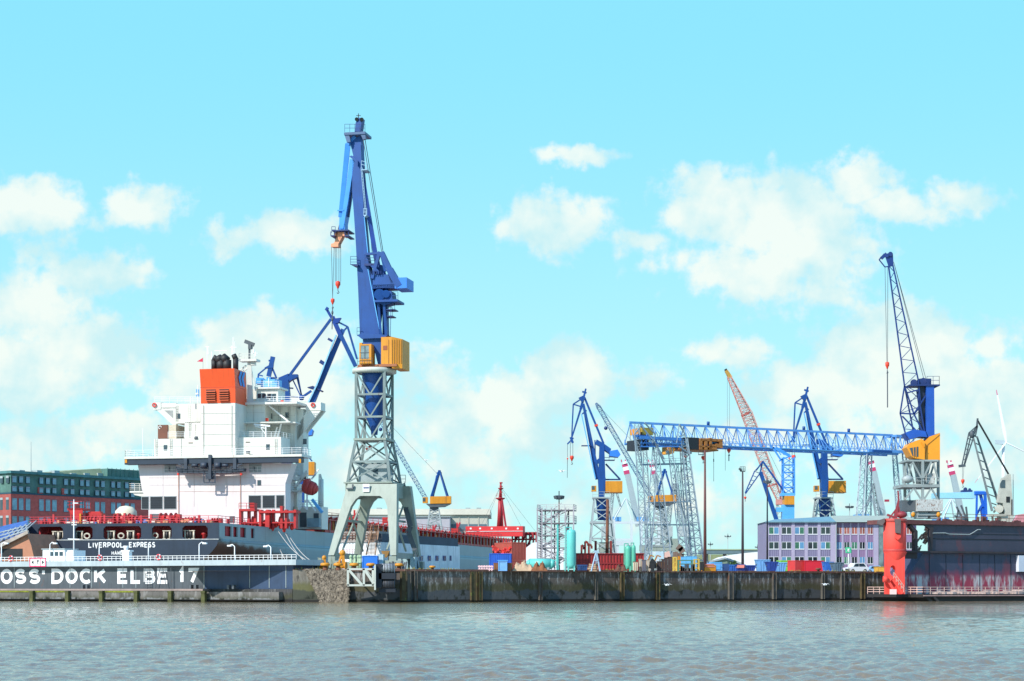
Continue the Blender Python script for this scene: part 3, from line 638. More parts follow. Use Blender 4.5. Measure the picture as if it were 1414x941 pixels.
# ------------------------------------------------------------------ container ship in the dock
def ship():
    S = SHIP; o = S.p(16.75, 0, 0)
    t = thing('container_ship', 'container ship with dark stern, white superstructure and orange funnel lying in the dock', 'container ship', o)
    BW = 33.5; DZ = 12.35; KZ = 9.75
    NAVY = mat('stern navy paint', (.020,.033,.060), .45, .18, .35, streak=.3)
    # hull side paint: pale blue grey, rust brown on the under-curve of the quarter
    hm = bpy.data.materials.new('hull side paint'); hm.use_nodes = True; nt = hm.node_tree; b = nt.nodes['Principled BSDF']; L = nt.links.new; b.inputs['Roughness'].default_value = .5
    tcn = nd(nt, 'ShaderNodeNewGeometry'); 
    dt = nd(nt, 'ShaderNodeVectorMath', operation='DOT_PRODUCT'); L(tcn.outputs['Position'], dt.inputs[0]); dt.inputs[1].default_value = S.F
    v0 = S.O.dot(S.F)
    sp = nd(nt, 'ShaderNodeSeparateXYZ'); L(tcn.outputs['Position'], sp.inputs[0])
    n = nd(nt, 'ShaderNodeTexNoise'); n.inputs['Scale'].default_value = .25; n.inputs['Detail'].default_value = 8; n.inputs['Roughness'].default_value = .7; L(tcn.outputs['Position'], n.inputs['Vector'])
    def mth(op, a, c, cl=False):
        k = nd(nt, 'ShaderNodeMath', operation=op, use_clamp=cl)
        for i, v in enumerate((a, c)):
            if isinstance(v, (int, float)): k.inputs[i].default_value = v
            else: L(v, k.inputs[i])
        return k.outputs[0]
    vv = mth('SUBTRACT', dt.outputs['Value'], v0)
    lim = mth('ADD', mth('MULTIPLY', vv, -.065), 10.2)      # rust below this height near the stern
    fz = mth('MULTIPLY', mth('SUBTRACT', mth('ADD', lim, mth('MULTIPLY', mth('SUBTRACT', n.outputs[0], .5), 3.2)), sp.outputs[2]), 1.6, True)
    fv = mth('MULTIPLY', mth('SUBTRACT', 44, vv), .12, True)
    rf = mth('MULTIPLY', fz, fv)
    cb = nd(nt, 'ShaderNodeMix', data_type='RGBA'); L(n.outputs[0], cb.inputs[0]); cb.inputs[6].default_value = (.20,.29,.31,1); cb.inputs[7].default_value = (.33,.43,.45,1)
    mx = nd(nt, 'ShaderNodeMix', data_type='RGBA'); L(rf, mx.inputs[0]); L(cb.outputs[2], mx.inputs[6]); mx.inputs[7].default_value = (.10,.050,.033,1)
    # boot top: dull red patches low down
    n2 = nd(nt, 'ShaderNodeTexNoise'); n2.inputs['Scale'].default_value = .12; n2.inputs['Detail'].default_value = 6; L(tcn.outputs['Position'], n2.inputs['Vector'])
    bt = mth('MULTIPLY', mth('SUBTRACT', mth('ADD', 5.9, mth('MULTIPLY', mth('SUBTRACT', n2.outputs[0], .5), 5)), sp.outputs[2]), .9, True)
    m3 = nd(nt, 'ShaderNodeMix', data_type='RGBA'); L(mth('MULTIPLY', bt, .6), m3.inputs[0]); L(mx.outputs[2], m3.inputs[6]); m3.inputs[7].default_value = (.28,.16,.16,1)
    # plate seams
    wv = mth('FRACT', mth('MULTIPLY', vv, 1/11.0), 0); seam = mth('LESS_THAN', wv, .012); s2 = mth('LESS_THAN', mth('ABSOLUTE', mth('SUBTRACT', sp.outputs[2], 9.3), 0), .07)
    m4 = nd(nt, 'ShaderNodeMix', data_type='RGBA'); L(mth('MULTIPLY', mth('MAXIMUM', seam, s2), .55), m4.inputs[0]); L(m3.outputs[2], m4.inputs[6]); m4.inputs[7].default_value = (.05,.05,.055,1)
    L(m4.outputs[2], b.inputs['Base Color'])
    # hull loft: half breadth by height and station
    zs = [-3, 0, 2, 3.5, 5, 6.4, 7.6, 8.7, KZ]
    h0 = [0, 0, 2, 6, 11, 13.9, 15.4, 16.3, 16.7]
    def half(v, i):
        full = 16.75 if zs[i] > 1 else 16.0
        f = min(1, max(0, v/45))**.75; hb = h0[i]+(full-h0[i])*f
        if v > 215:
            q = (v-215)/75; hb *= max(0.02, 1-q**2.0*(1.0 if zs[i] < 6 else .98))
        return max(hb, .05)
    st = [0,2,4,7,10,14,18,23,28,34,40,50,70,100,140,180,215,230,245,258,268,276,283,289]
    m = MB(); rows = []
    for v in st:
        k = len(m.v)
        for i in range(len(zs)): m.v.append(tuple(S.p(16.75+half(v,i), v, zs[i])))
        for i in reversed(range(len(zs))): m.v.append(tuple(S.p(16.75-half(v,i), v, zs[i])))
        rows.append(k)
    N = 2*len(zs)
    for a, c in zip(rows, rows[1:]):
        for i in range(N-1):
            m.f.append((a+i, a+i+1, c+i+1, c+i)); m.sm.append(i != len(zs)-1)
    m.build('hull', hm, t)
    # upper strake with the mooring openings on the starboard quarter
    m = MB(); wn_ = [(311,320),(322.5,328.5),(332,340),(347,351.5)]
    def topx(v):
        return half(v, len(zs)-1)
    cuts = [0]
    for a, c in wn_: cuts += [S.b(a, BW), S.b(c, BW)]
    pts = sorted(set([v for v in st if v > cuts[-1]]))
    segs = [(cuts[i], cuts[i+1]) for i in range(0, len(cuts)-1, 2)]+list(zip([cuts[-1]]+pts, pts))
    for a, c in segs:
        for s in (1, -1):
            q = [S.p(16.75+s*topx(a), a, KZ), S.p(16.75+s*topx(c), c, KZ), S.p(16.75+s*topx(c), c, DZ), S.p(16.75+s*topx(a), a, DZ)]
            m.prism(q, -S.R*s*.25)
    for i in range(1, len(cuts), 2):
        for s in (1, -1):
            m.fbox(S, 16.75+s*16.7-(.25 if s > 0 else 0), 16.75+s*16.7+(0 if s > 0 else .25), cuts[i], cuts[i+1], DZ-.45, DZ); m.fbox(S, 16.75+s*16.7-(.25 if s > 0 else 0), 16.75+s*16.7+(0 if s > 0 else .25), cuts[i], cuts[i+1], KZ, KZ+.5)
    m.build('bulwark', hm, t)
    # transom
    m = MB(); q = []
    for i in range(len(zs)): q.append(S.p(16.75+h0[i], -.02, zs[i]))
    for i in reversed(range(len(zs))): q.append(S.p(16.75-h0[i], -.02, zs[i]))
    k = len(m.v); m.v += [tuple(x) for x in q]
    nz = len(zs)
    for i in range(nz-1): m.f.append((k+i, k+i+1, k+2*nz-2-i, k+2*nz-1-i)); m.sm.append(False)
    zo0, zo1 = KZ+.05, DZ-.55
    ops = [(53,87),(104,128),(143,195),(210,237),(252,287)]
    cutu = [.05]+[S.a(x, 0) for pr in ops for x in pr]+[33.45]
    for i in range(0, len(cutu), 2): m.fbox(S, cutu[i], cutu[i+1], -.03, .25, KZ, DZ)
    for i in range(1, len(cutu)-1, 2):
        m.fbox(S, cutu[i], cutu[i+1], -.03, .25, zo1+.1, DZ)
        for uu, sg in ((cutu[i], 1), (cutu[i+1], -1)):   # rounded opening corners
            for zc, sz in ((zo1+.1, -1), (KZ, 1)):
                m.prism([S.p(uu,-.03,zc), S.p(uu+sg*.4,-.03,zc), S.p(uu,-.03,zc+sz*.4)], S.F*.25)
    m.build('transom', NAVY, t)
    m = MB(); m.fbox(S, .1, 33.4, -.09, -.035, KZ-.12, KZ+.02); m.build('knuckle_rail', mat('pale scuffed edge', (.42,.44,.45), .6, .3, 2), t)
    MB().fbox(S, .3, 33.2, 3.6, 4, KZ-.2, DZ-.02).fbox(S, .3, 33.2, .3, 3.6, KZ-.3, KZ-.01).fbox(S,.3,33.2,0.3,4,DZ-.2,DZ-.02).fbox(S,33.0,33.05,.3,18,KZ,DZ-.1).build('mooring_room', mat('mooring room red', (.42,.022,.03), .55, .2), t)
    m = MB(); zt = DZ-.02
    pr = [S.p(.25,.3,zt), S.p(33.25,.3,zt), S.p(33.25,215,zt), S.p(30,245,zt), S.p(24,270,zt), S.p(16.75,288,zt), S.p(9,270,zt), S.p(3.5,245,zt), S.p(.25,215,zt)]
    m.prism(pr, Vector((0,0,.06))); m.build('deck', mat('deck brown red', (.20,.035,.03), .7, .2), t)
    # gear in the openings: rollers, fairleads, bollards
    CR = mat('bare cream metal', (.62,.55,.45), .5, .2); 
    for px, kind in ((78,'r'),(84,'r'),(110,'r'),(121,'o'),(154,'r'),(168,'o'),(181,'r'),(190,'p'),(215,'o'),(231,'r'),(260,'r'),(264,'r'),(280,'p'),(58,'p')):
        a = S.a(px, .9); m = MB()
        if kind == 'r':
            for d in (-.55, .45): m.tube(S.p(a+d,.9,KZ), S.p(a+d,.9,KZ+1.35), .16, n=8)
            m.fbox(S, a-.75, a+.65, .7, 1.1, KZ+1.3, KZ+1.45).fbox(S, a-.75, a+.65, .7, 1.1, KZ-.02, KZ+.15); m.build('fairlead_roller', CR, t); MB().tube(S.p(a-.05,.9,KZ), S.p(a-.05,.9,KZ+1.3), .28, n=8).build('roller_core', BLACK, t)
        elif kind == 'o':
            pts = [S.p(a+.5*math.cos(x*math.pi/5), .7, KZ+.6+.42*math.sin(x*math.pi/5)) for x in range(11)]; m.poly(pts, .13, 6); m.build('fairlead_ring', CR, t)
        else:
            m.rev(S.p(a,1.6,KZ), [(.35,0),(.3,.6),(.55,.8),(.5,1.1),(.2,1.2)], 10); m.bar(S.p(a-.5,2,KZ), S.p(a+.6,2.2,KZ+1.6), .2); m.build('bollard', RED, t)
    block_text('ship_name', (('LIVERPOOL',122,171),('EXPRESS',178,214.5)), S, S.at(160,756.6,-.05).z, .9, -.05, .17, WHITE_P, t)
    block_text('port_name', (('HAMBURG',154,181.5),), S, S.at(160,766.6,-.05).z, .62, -.05, .12, WHITE_P, t)
    # mooring lines down from the side
    m = MB()
    for a, c, ya, yc in ((383,438,732,781),(385,410,755,783),(392,432,732,783),(397,447,737,784)):
        p = S.side(a, ya, BW+.05); q = W(c, yc, 256)
        pts = [p.lerp(q, i/10)-Vector((0,0,1.0*math.sin(math.pi*i/10))) for i in range(11)]; m.poly(pts, .06, 5)
    m.build('mooring_line', mat('pale rope', (.5,.48,.44), .9), t)
    # ---- aft deck: railing, winches, red gear
    m = MB(); m.rail([S.p(.3,14,DZ), S.p(.3,.2,DZ), S.p(33.2,.2,DZ), S.p(33.2,16,DZ)], 1.15, 1.6, .045, 3); m.build('stern_railing', mat('rail red', (.62,.05,.07), .5), t)
    def winch(u, v, s=1.0, m_=RED):
        m = MB(); m.tube(S.p(u-1.1*s,v,DZ+.9*s), S.p(u+1.1*s,v,DZ+.9*s), .5*s, n=12)
        for d in (-1.15,-.4,.4,1.15): m.tube(S.p(u+d*s-.05,v,DZ+.9*s), S.p(u+d*s+.05,v,DZ+.9*s), .85*s, n=14)
        m.fbox(S, u-1.5*s, u+1.5*s, v-.5, v+.5, DZ, DZ+.35*s); m.fbox(S, u+1.2*s, u+1.9*s, v-.5, v+.5, DZ, DZ+1.5*s); m.build('winch', m_, t)
    for u, v, s in ((10.5,3,.8),(14.2,6,1.1),(17.8,3,.8),(21.5,8,1.15),(26.5,5,.65),(31,5,.55)): winch(u, v, s)
    m = MB()
    for u in (2.6,4.2,12.4,13.2,15.5,16.7,19.6,21.3,24.6,28.8,29.6): m.fbox(S, u-.16, u+.16, 1.0, 1.35, DZ, DZ+rnd.uniform(.9,1.9))
    for i in range(50): u = rnd.uniform(1, 32.5); w = rnd.uniform(.15,.6); m.fbox(S, u, u+w, rnd.uniform(1.5,6), 7, DZ, DZ+rnd.uniform(.25,1.0))
    each(m, 'deck_gear', mat('deck gear red', (.50,.03,.04), .55, .3), t, lambda i: i if i < 11 else 11+i//4)
    for c, mm in (((.7,.32,.18),1),((.75,.7,.62),2),((.10,.22,.5),3)):
        m = MB()
        for i in range(16): u = rnd.uniform(4, 32); w = rnd.uniform(.2,.9); v = rnd.uniform(.8,1.4); m.fbox(S, u, u+w, v, v+.5, DZ, DZ+rnd.uniform(.25,.7))
        m.build('deck_crate', mat('deck crate %d' % mm, c, .7), t)
    m = MB()      # red work platform at the port quarter
    a0, a1 = S.a(93,4), S.a(114,4); zt = S.at(100,702,4).z; zr = S.at(100,694.5,4).z
    m.fbox(S, a0, a1, 4, 7, zt-.35, zt)
    for a in (a0+.6, a0+1.6, a1-.4): m.bar(S.p(a,4.3,DZ), S.p(a-.2,4.3,zt), .25)
    m.prism([S.p(a0,4,zt), S.p(a0+1.6,4,DZ+.6), S.p(a1,4,DZ+.6), S.p(a1,4,zt)], S.F*.1)
    m.rail([S.p(a0,7,zt), S.p(a0,4,zt), S.p(a1,4,zt), S.p(a1,7,zt)], 1.1, 1, .04, 2)
    m.build('winch_platform', RED, t)
    m = MB(); q0, q1 = S.a(118,5), S.a(140,5); m.fbox(S, q0, q1, 5, 6.5, DZ+.8, DZ+1.9); m.fbox(S, q0+.3, q1-.3, 5.2, 6.2, DZ+1.9, DZ+2.2); m.build('gear_housing', RED, t)
    m = MB(); m.fbox(S, S.a(111,3.6)-.12, S.a(111,3.6)+.12, 3.5, 3.8, DZ, DZ+1.8); m.build('yellow_post', YEL, t)
    MB().rev(S.at(174,721,8)+Vector((0,0,0)), [(1.6,0),(1.9,.7),(1.8,1.8),(1.1,2.5),(.2,2.7)], 14).build('gear_cover', mat('cream cover', (.75,.68,.5), .8), t)
    # ---- superstructure
    V0 = 36; zL = S.at(300,640,V0).z
    def blk(px0, px1, y0, y1, v0, v1, name='house_block', mt=WHITE, zb=None, zt=None):
        a0, a1 = S.a(px0, v0), S.a(px1, v0); A = zb if zb is not None else S.at((px0+px1)/2, y1, v0).z; B_ = zt if zt is not None else S.at((px0+px1)/2, y0, v0).z
        return MB().fbox(S, a0, a1, v0, v1, A, B_).build(name, mt, t)
    # main lower block with flared left edge
    m = MB(); m.pprism(S, [(205,724),(205,700),(196,676),(190,640),(403,640),(394,668),(394,724)], V0, 39); m.fbox(S, S.a(205,V0)+.3, S.a(374,V0), 39, 50, DZ, S.at(300,640,V0).z-.01); m.build('lower_house', mat('pinkish white paint', (.74,.665,.665), .45, .05, .3, streak=.25, streakc=(.55,.47,.44), rust=.05, rustc=(.45,.25,.2)), t)
    z630 = S.at(300,630,V0).z
    MB().fbox(S, S.a(172,V0-2), S.a(415,V0-2), V0-2, V0-.02, S.at(300,640,V0-2).z, S.at(300,632.5,V0-2).z).build('crane_beam', mat('beam dark slate', (.02,.035,.06), .5, .2), t)
    for px in (172.3, 412.5): MB().pbox(S, px, px+3, 634, 639.5, V0-2.1, V0-2.003).build('beam_end', YEL, t)
    MB().fbox(S, S.a(172,V0-2), S.a(417,V0-2), V0-2.2, 39.5, S.at(300,632.4,V0-2).z, S.at(300,629,V0-2).z).build('gallery_deck', WHITE, t)
    zg = S.at(300,629,V0-2).z
    m = MB(); m.rail([S.p(S.a(173,V0-2),50,zg), S.p(S.a(173,V0-2),V0-2,zg), S.p(S.a(416,V0-2),V0-2,zg), S.p(S.a(416,V0-2),39.3,zg)], 1.15, 1.7, .035, 3); m.build('gallery_railing', WHITE_P, t)
    # second block
    z2 = S.at(300,605,38).z; blk(213, 388, 605, 631, 38, 43, zb=zg, zt=z2)
    z3 = z2; zb_ = S.at(300,557,42).z
    # bridge tower blocks
    a1 = S.a(405, 44)
    blk(255, 278, 558, 605, 41, 54, zb=z2, zt=S.at(260,583,41).z)
    blk(243, 278, 558, 584, 44, 54, zb=S.at(260,583,41).z, zt=S.at(300,557,44).z)
    blk(325, 366, 556, 605, 42.5, 54, zb=z2, zt=S.at(300,557,44).z)
    blk(366, 408, 556, 605, 46, 49, zb=zg, zt=S.at(300,557,44).z)
    blk(408, 419, 560, 657, 47, 50, zt=S.at(415,565,47).z)
    # bridge wings
    zw0, zw1 = S.at(430,567,47).z, S.at(430,555,47).z
    m = MB(); m.fbox(S, S.a(212,47), S.a(442,47), 47, 49.4, zw0+.9, zw1-.5)
    m.pbox(S, 422, 443, 556, 567, 46.9, 49.6); m.pprism(S, [(443,567),(424,567),(404,600),(404,610),(409,610)], 47, 47.6); m.pprism(S, [(449,568),(438,568),(418,600),(418,606)], 49, 49.5)
    m.pprism(S, [(215,565),(212,557),(243,557),(243,590),(236,585)], 47, 48); m.pbox(S, 212, 222, 556, 566, 46.9, 50)
    m.build('bridge_wing', WHITE, t)
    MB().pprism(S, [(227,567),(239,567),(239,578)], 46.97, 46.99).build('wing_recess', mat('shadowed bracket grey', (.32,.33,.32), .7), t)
    for px in (430.5, 211.5):
        m = MB(); q = S.at(px+1.5, 559.5, 46.7); m.poly([q+S.R*.35*math.cos(i*math.pi/4)+Vector((0,0,.35*math.sin(i*math.pi/4))) for i in range(9)], .11, 6); m.build('lifebuoy', RED_B, t)
    zt_ = zw1-.5
    m = MB()
    for pts_ in ([S.at(213,556.5,47), S.at(277,556.5,47)], [S.at(366,556,44), S.at(424,556,44)], [S.at(325,605,39), S.at(387,605,39), S.p(S.a(387,39),46,z2)], [S.at(232,605,39), S.at(277,605,39)], [S.at(395,627,44), S.at(424,627,44)], [S.at(396,606,47), S.at(408,606,47)]):
        m = MB(); m.rail(pts_, 1.1, 1.5, .038, 3); m.build('deck_railing', WHITE_P, t)
    for (p0,p1,y,v) in ((325,408,583.5,43.2),(243,277,583,42)):
        blk(p0, p1, y, y+1.6, v-1, v+2, 'side_gallery')
    MB().fbox(S, S.a(333,41), S.a(408,44), 41, 46, S.at(360,585,42).z, S.at(360,583.5,42).z).build('side_gallery', WHITE, t)
    blk(321, 410, 555.5, 558.5, 41.5, 49.5, 'bridge_deck')
    # wheelhouse on top
    blk(354, 384, 537, 556, 46, 50, 'wheelhouse'); blk(352, 386, 534.5, 537, 45.5, 50.5, 'wheelhouse_roof')
    m = MB()
    for px in (355.5, 362, 369, 376): m.pbox(S, px, px+5, 544, 550, 45.95, 45.99)
    m.build('wheelhouse_window', GLASS, t)
    m = MB(); m.rail([S.at(353,535,45.6), S.at(385,535,45.6)], 1.1, 1.3, .035, 3); m.bar(S.at(371,534,47), S.at(371,520,47), .16); m.bar(S.at(366,528,47), S.at(376,528,47), .1); m.build('roof_railing', WHITE_P, t)
    blk(360, 382, 524, 535, 47, 50, 'flag_locker', BLUE_L)
    blk(325, 356, 538, 556, 47, 53, 'mast_house')
    # main mast and aerials
    m = MB(); m.bar(S.at(345.5,557,45), S.at(344.5,497,45), 1.1, .9, .7, .6); m.bar(S.at(346,505,45), S.at(331,517,45), .3); m.bar(S.at(345,500,45), S.at(353,540,45), .2); m.pbox(S, 329.5, 354, 496, 499, 44, 46.2); m.bar(S.at(350,500,45), S.at(350,505,45), .9); m.bar(S.at(330,513,45), S.at(340,505,45), .25)
    m.rail([S.at(330,496,44.2), S.at(353,496,44.2)], 1, 1, .035, 2); m.build('radar_mast', WHITE, t)
    m = MB(); m.bar(S.at(344.5,497,45), S.at(344.5,478,45), .35, .35); m.bar(S.at(338,471.5,45), S.at(351,476.5,45), .35, .7); m.pbox(S, 342.5, 347, 476, 482, 44.6, 45.4); m.build('radar_scanner', GREY_D, t)
    m = MB()
    for px, y0, y1, w in ((322,497,466,.16),(324,490,472,.1),(320.5,492,478,.25),(286,508,478,.08),(287.3,490,479,.22),(292.5,510,486,.22),(304,495,484,.16),(351,496,484,.1),(353,492,486,.25),(273,557,532,.1),(263,557,548,.15),(272,545,543,.5),(197,632,592,.1),(350,482,488,.3)): MB().bar(S.at(px,y0,43), S.at(px,y1,43), w).build('aerial', WHITE_P, t)
    for p0, p1, y in ((318,327,480),(319,325,486),(296,313,484.5),(284,289,479),(347,356,488)): m.bar(S.at(p0,y,43), S.at(p1,y,43), .1)
    m.build('crossarm', WHITE_P, t)
    MB().bar(S.at(273,548,46), S.at(273,538,46), .5).build('signal_lamp', BLUE_L, t)
    # flag
    m = MB(); m.prism([S.at(272,499.5,43), S.at(280,494.5,43), S.at(280,500,43)], S.F*.05); fo = m.build('pennant', mat('flag red', (.6,.03,.08), .8), t)
    MB().bar(S.at(280.3,494,43), S.at(280.3,512,43), .06).build('halyard', GREY, t)
    # funnel: white trunk, orange top, louvres, emblem, pipes
    FV = 36.4; u0, u1 = S.a(277.5, FV), S.a(325, FV); fl = 4.9
    zf0, zf1, zf2 = zg, S.at(300,557,FV).z, S.at(300,510,FV).z
    MB().fbox(S, u0+.05, u1-.05, FV+.05, FV+fl+1.2, zf0, zf1).build('funnel_trunk', WHITE, t)
    m = MB(); c = [S.p(u0-.02,FV,zf1), S.p(u1,FV,zf1), S.p(u1,FV+fl+1,zf1), S.p(u0-.02,FV+fl+1,zf1)]; zm = S.at(300,535,FV).z
    c2 = [S.p(u0-.02,FV-.1,zm), S.p(u1+.02,FV-.1,zm), S.p(u1+.02,FV+fl+1,zm), S.p(u0-.02,FV+fl+1,zm)]; c3 = [S.p(u0-.05,FV-.6,zf2), S.p(u1,FV-.6,zf2), S.p(u1-.2,FV+fl+1.2,zf2), S.p(u0-.05,FV+fl+1.2,zf2)]
    m.hexa(c+c2); m.hexa([q+Vector((0,0,.004)) for q in c2]+c3); fu = m.build('funnel', ORANGE, t)
    m = MB(); m.fbox(S, u0-.07, u1+.04, FV-.14, FV+fl, zm-.05, zm+.05); m.build('funnel_band', mat('funnel seam', (.6,.06,.01), .5), fu)
    for px in (284.5, 302.8):
        a0, a1 = S.a(px, FV-.1), S.a(px+13.5, FV-.1); m = MB()
        for k in range(5):
            z = S.at(300, 539.5+k*3.1, FV-.1).z; m.hexa([S.p(a0,FV-.45,z-.28),S.p(a1,FV-.45,z-.28),S.p(a1,FV-.09,z-.05),S.p(a0,FV-.09,z-.05),S.p(a0,FV-.45,z-.22),S.p(a1,FV-.45,z-.22),S.p(a1,FV-.09,z+.02),S.p(a0,FV-.09,z+.02)])
        lv = m.build('louvre', mat('louvre slat', (.5,.10,.04), .6), fu)
        MB().fbox(S, a0, a1, FV-.115, FV-.102, S.at(300,553,FV).z, S.at(300,538,FV).z).build('louvre_opening', BLACK, lv)
    # emblem on starboard funnel face: blue angular mark
    m = MB(); us = u1+.045; zc = S.at(331,523.5,FV+3).z
    def sidept(v, z): return S.p(us, FV+v, zc+z)
    for dv in (0, 1.5):
        m.prism([sidept(1.5+dv,.1), sidept(2.5+dv,1.35), sidept(3.5+dv,1.35), sidept(2.5+dv,.1), sidept(3.3+dv,-1.3), sidept(2.3+dv,-1.3)], S.R*.05)
    m.build('emblem', mat('emblem blue', (.02,.22,.62), .5), fu)
    m = MB()
    for px, r, yt, ln in ((295.5,.5,492,-.5),(305,.8,493,.6),(313.5,.8,492.5,.9),(325.5,.5,490,.4)):
        p0 = S.at(px, 511, FV+2.5); p1 = S.at(px, yt+5, FV+2.5); p2 = S.at(px, yt, FV+2.5)-S.R*ln; m.tube(p0, p1, r, n=12); m.tube(p1-Vector((0,0,.15)), p2, r*1.02, r*.95, 12)
    m.build('exhaust_pipe', mat('soot black', (.018,.018,.02), .6, .3, .8), t)
    # louvred vents in the lower house
    for x0, x1 in ((196,205),(208,224),(227,243),(344,360),(363,379),(382,392)):
        a0, a1 = S.a(x0, V0), S.a(x1, V0); zA, zB = S.at(300,702,V0).z, S.at(300,685.5,V0).z
        w = MB().fbox(S, a0-.12, a1+.12, V0-.06, V0-.003, zA-.12, zB+.12).build('vent', GREY, t)
        m = MB(); m.fbox(S, a0, a1, V0-.09, V0-.063, zA, zB); m.build('vent_opening', mat('vent black', (.012,.02,.03), .6), w)
        m = MB()
        for k in range(5): z = zA+(zB-zA)*(k+.5)/5; m.fbox(S, a0, a1, V0-.13, V0-.092, z-.03, z+.05)
        m.build('vent_slat', mat('vent slat', (.016,.024,.033), .5), w)
    # windows, doors, recesses
    for px, y, v in ((358,667,V0),(228.5,618.5,38),(370,617.5,38),(246.5,575,44),(373.5,575,44.7+1.3),(396.5,573.5,46),(420,660,47),(421,610,47)):
        a = S.a(px, v); z = S.at(px, y, v).z; w = MB().fbox(S, a-.36, a+.36, v-.05, v-.003, z-.5, z+.5).build('window', GREY_D, t)
        MB().fbox(S, a-.26, a+.26, v-.07, v-.053, z-.38, z+.38).build('pane', GLASS, w)
    for x0, x1 in ((227,243),(344,361)):
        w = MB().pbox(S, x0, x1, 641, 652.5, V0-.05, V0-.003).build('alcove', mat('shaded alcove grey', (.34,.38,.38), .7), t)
        MB().pbox(S, x0+5, x0+8, 644, 650, V0-.08, V0-.053).build('door', GREY_D, w); m = MB(); m.rail([S.at(x0,652.5,V0-.2), S.at(x1,652.5,V0-.2)], 1, .7, .03, 2); m.build('railing', WHITE_P, w)
    m = MB()
    for x in (246.5, 332): m.bar(S.at(x,650,V0-.1), S.at(x,716,V0-.1), .12)
    m.bar(S.at(248,679,V0-.02), S.at(394,679,V0-.02), .05); m.bar(S.at(205,692,V0-.02), S.at(246,692,V0-.02), .04)
    m.build('drain_pipe', mat('rust pink pipe', (.52,.34,.28), .6, .2), t)
    MB().pbox(S, 207, 226, 710, 722, V0-.06, V0-.003).build('door', GREY_D, t)
    MB().pbox(S, 317, 324, 713, 722, V0-.06, V0-.003).build('door', GREY_D, t)
    m = MB()
    for x, y in ((300,622),(263,621),(342,620)): m.pbox(S, x-3, x+3, y-9.6, y-8.8, 37.9, 37.99)
    m.build('rust_mark', RUSTY, t)
    m = MB(); m.tube(S.at(283,624.5,37.4), S.at(289,625,37.4), .35, n=10); m.tube(S.at(340,625,37.4), S.at(345,625,37.4), .25, n=8); m.tube(S.at(269,605,38), S.at(273,605,38), .3, n=8); m.build('loudspeaker', GREY_D, t)
    # stern service crane gondola hanging from the beam
    DS = mat('gondola slate', (.035,.05,.075), .55, .3, rust=.05)
    m = MB(); v = V0-2.2
    m.pprism(S, [(243,645),(246,653.5),(315,653.5),(336,651),(337,647),(300,650),(275,650)], v, v+1.3)
    for x in (256,290,324): m.pbox(S, x-2.2, x+2.2, 633, 648, v-.2, v+.3)
    for x, r in ((281,.55),(300,.55),(268,.3),(310,.3)): m.tube(S.at(x-3,643,v-.3), S.at(x+5,643,v-.3), r, n=10)
    m.bar(S.at(246,641,v), S.at(262,646,v), .2); m.bar(S.at(334,641,v), S.at(318,646,v), .2)
    m.rail([S.at(243,653,v-.1), S.at(336,653,v-.1)], 1.1, 1.0, .04, 3)
    m.pbox(S, 287.5, 291.5, 628, 662, v-.3, v+.1)
    m.build('gondola', DS, t)
    m = MB(); 
    for x in (281.5, 289, 297): m.bar(S.at(x,652,v), S.at(x,666.5,v), .18)
    m.bar(S.at(281.5,666.5,v), S.at(297,666.5,v), .18); m.bar(S.at(282,655,v), S.at(290,665,v), .1); m.bar(S.at(296,655,v), S.at(289,665,v), .1); m.pbox(S, 284, 295, 653, 662, v+.1, v+.5); m.build('gondola_cage', DS, t)
    m = MB()
    for x in (245.5,332.5): m.pbox(S, x-1, x+1, 653.5, 656.5, v, v+.5)
    m.build('hook', RED_B, t)
    # balcony at left with red raft
    m = MB(); m.pbox(S, 179, 206, 678, 680.5, 37, 41); m.rail([S.at(179,678,40.9), S.at(179,678,37), S.at(206.5,678,37)], 1.3, .8, .05, 4); m.pprism(S, [(182,680),(206,680),(206,688),(186,684)], 37.2, 39); m.build('balcony', WHITE, t)
    m = MB(); q = S.at(201,668.5,38.5); m.ball(q, .8, .8, 1.0); m.pbox(S, 196.5, 206, 668, 674, 38, 39.5); m.build('life_raft', mat('raft salmon', (.75,.15,.12), .5), t)
    # brown refrigerated container on the house deck
    m = MB(); m.pbox(S, 218, 231.5, 587, 606, 42, 48); m.build('store_container', BROWN, t)
    m = MB(); m.pbox(S, 231.6, 243, 587, 606, 42.2, 47); m.build('store_locker', mat('cream locker', (.6,.52,.4), .6, .2), t)
    m = MB(); q = S.at(221,590.5,41.95); m.poly([q+S.R*.28*math.cos(i*math.pi/4)+Vector((0,0,.28*math.sin(i*math.pi/4))) for i in range(7)], .07, 5); m.build('container_mark', WHITE_P, t)
    m = MB()      # vertical ladders, cable trays and pipes on the house faces
    for x, y0, y1, v in ((236,606,631,37.9),(244,560,583,43.9),(262,560,604,40.9),(334,560,583,42.4),(381,606,627,37.9),(399,560,604,45.9),(216,606,629,37.9),(386,560,604,45.9)):
        for d in (-.18,.18): q = S.at(x,y0,v); r_ = S.at(x,y1,v); m.bar(q+S.R*d, r_+S.R*d, .05)
        n_ = int((q.z-r_.z)/.4)
        for i in range(n_): z = r_.z+.4*i; m.bar(Vector((r_.x,r_.y,z))-S.R*.18, Vector((r_.x,r_.y,z))+S.R*.18, .045)
    m.build('house_ladder', mat('ladder weathered', (.40,.38,.34), .6, .2), t); m = MB()
    for x, y0, y1, v in ((281,560,628,36.38),(320,560,628,36.38),(270,586,604,40.95),(250,606,630,37.95),(350,560,582,42.45)): m.bar(S.at(x,y0,v), S.at(x,y1,v), .09)
    for y in (571,586,600,615): m.bar(S.at(278,y,36.42), S.at(324.5,y,36.42), .04)
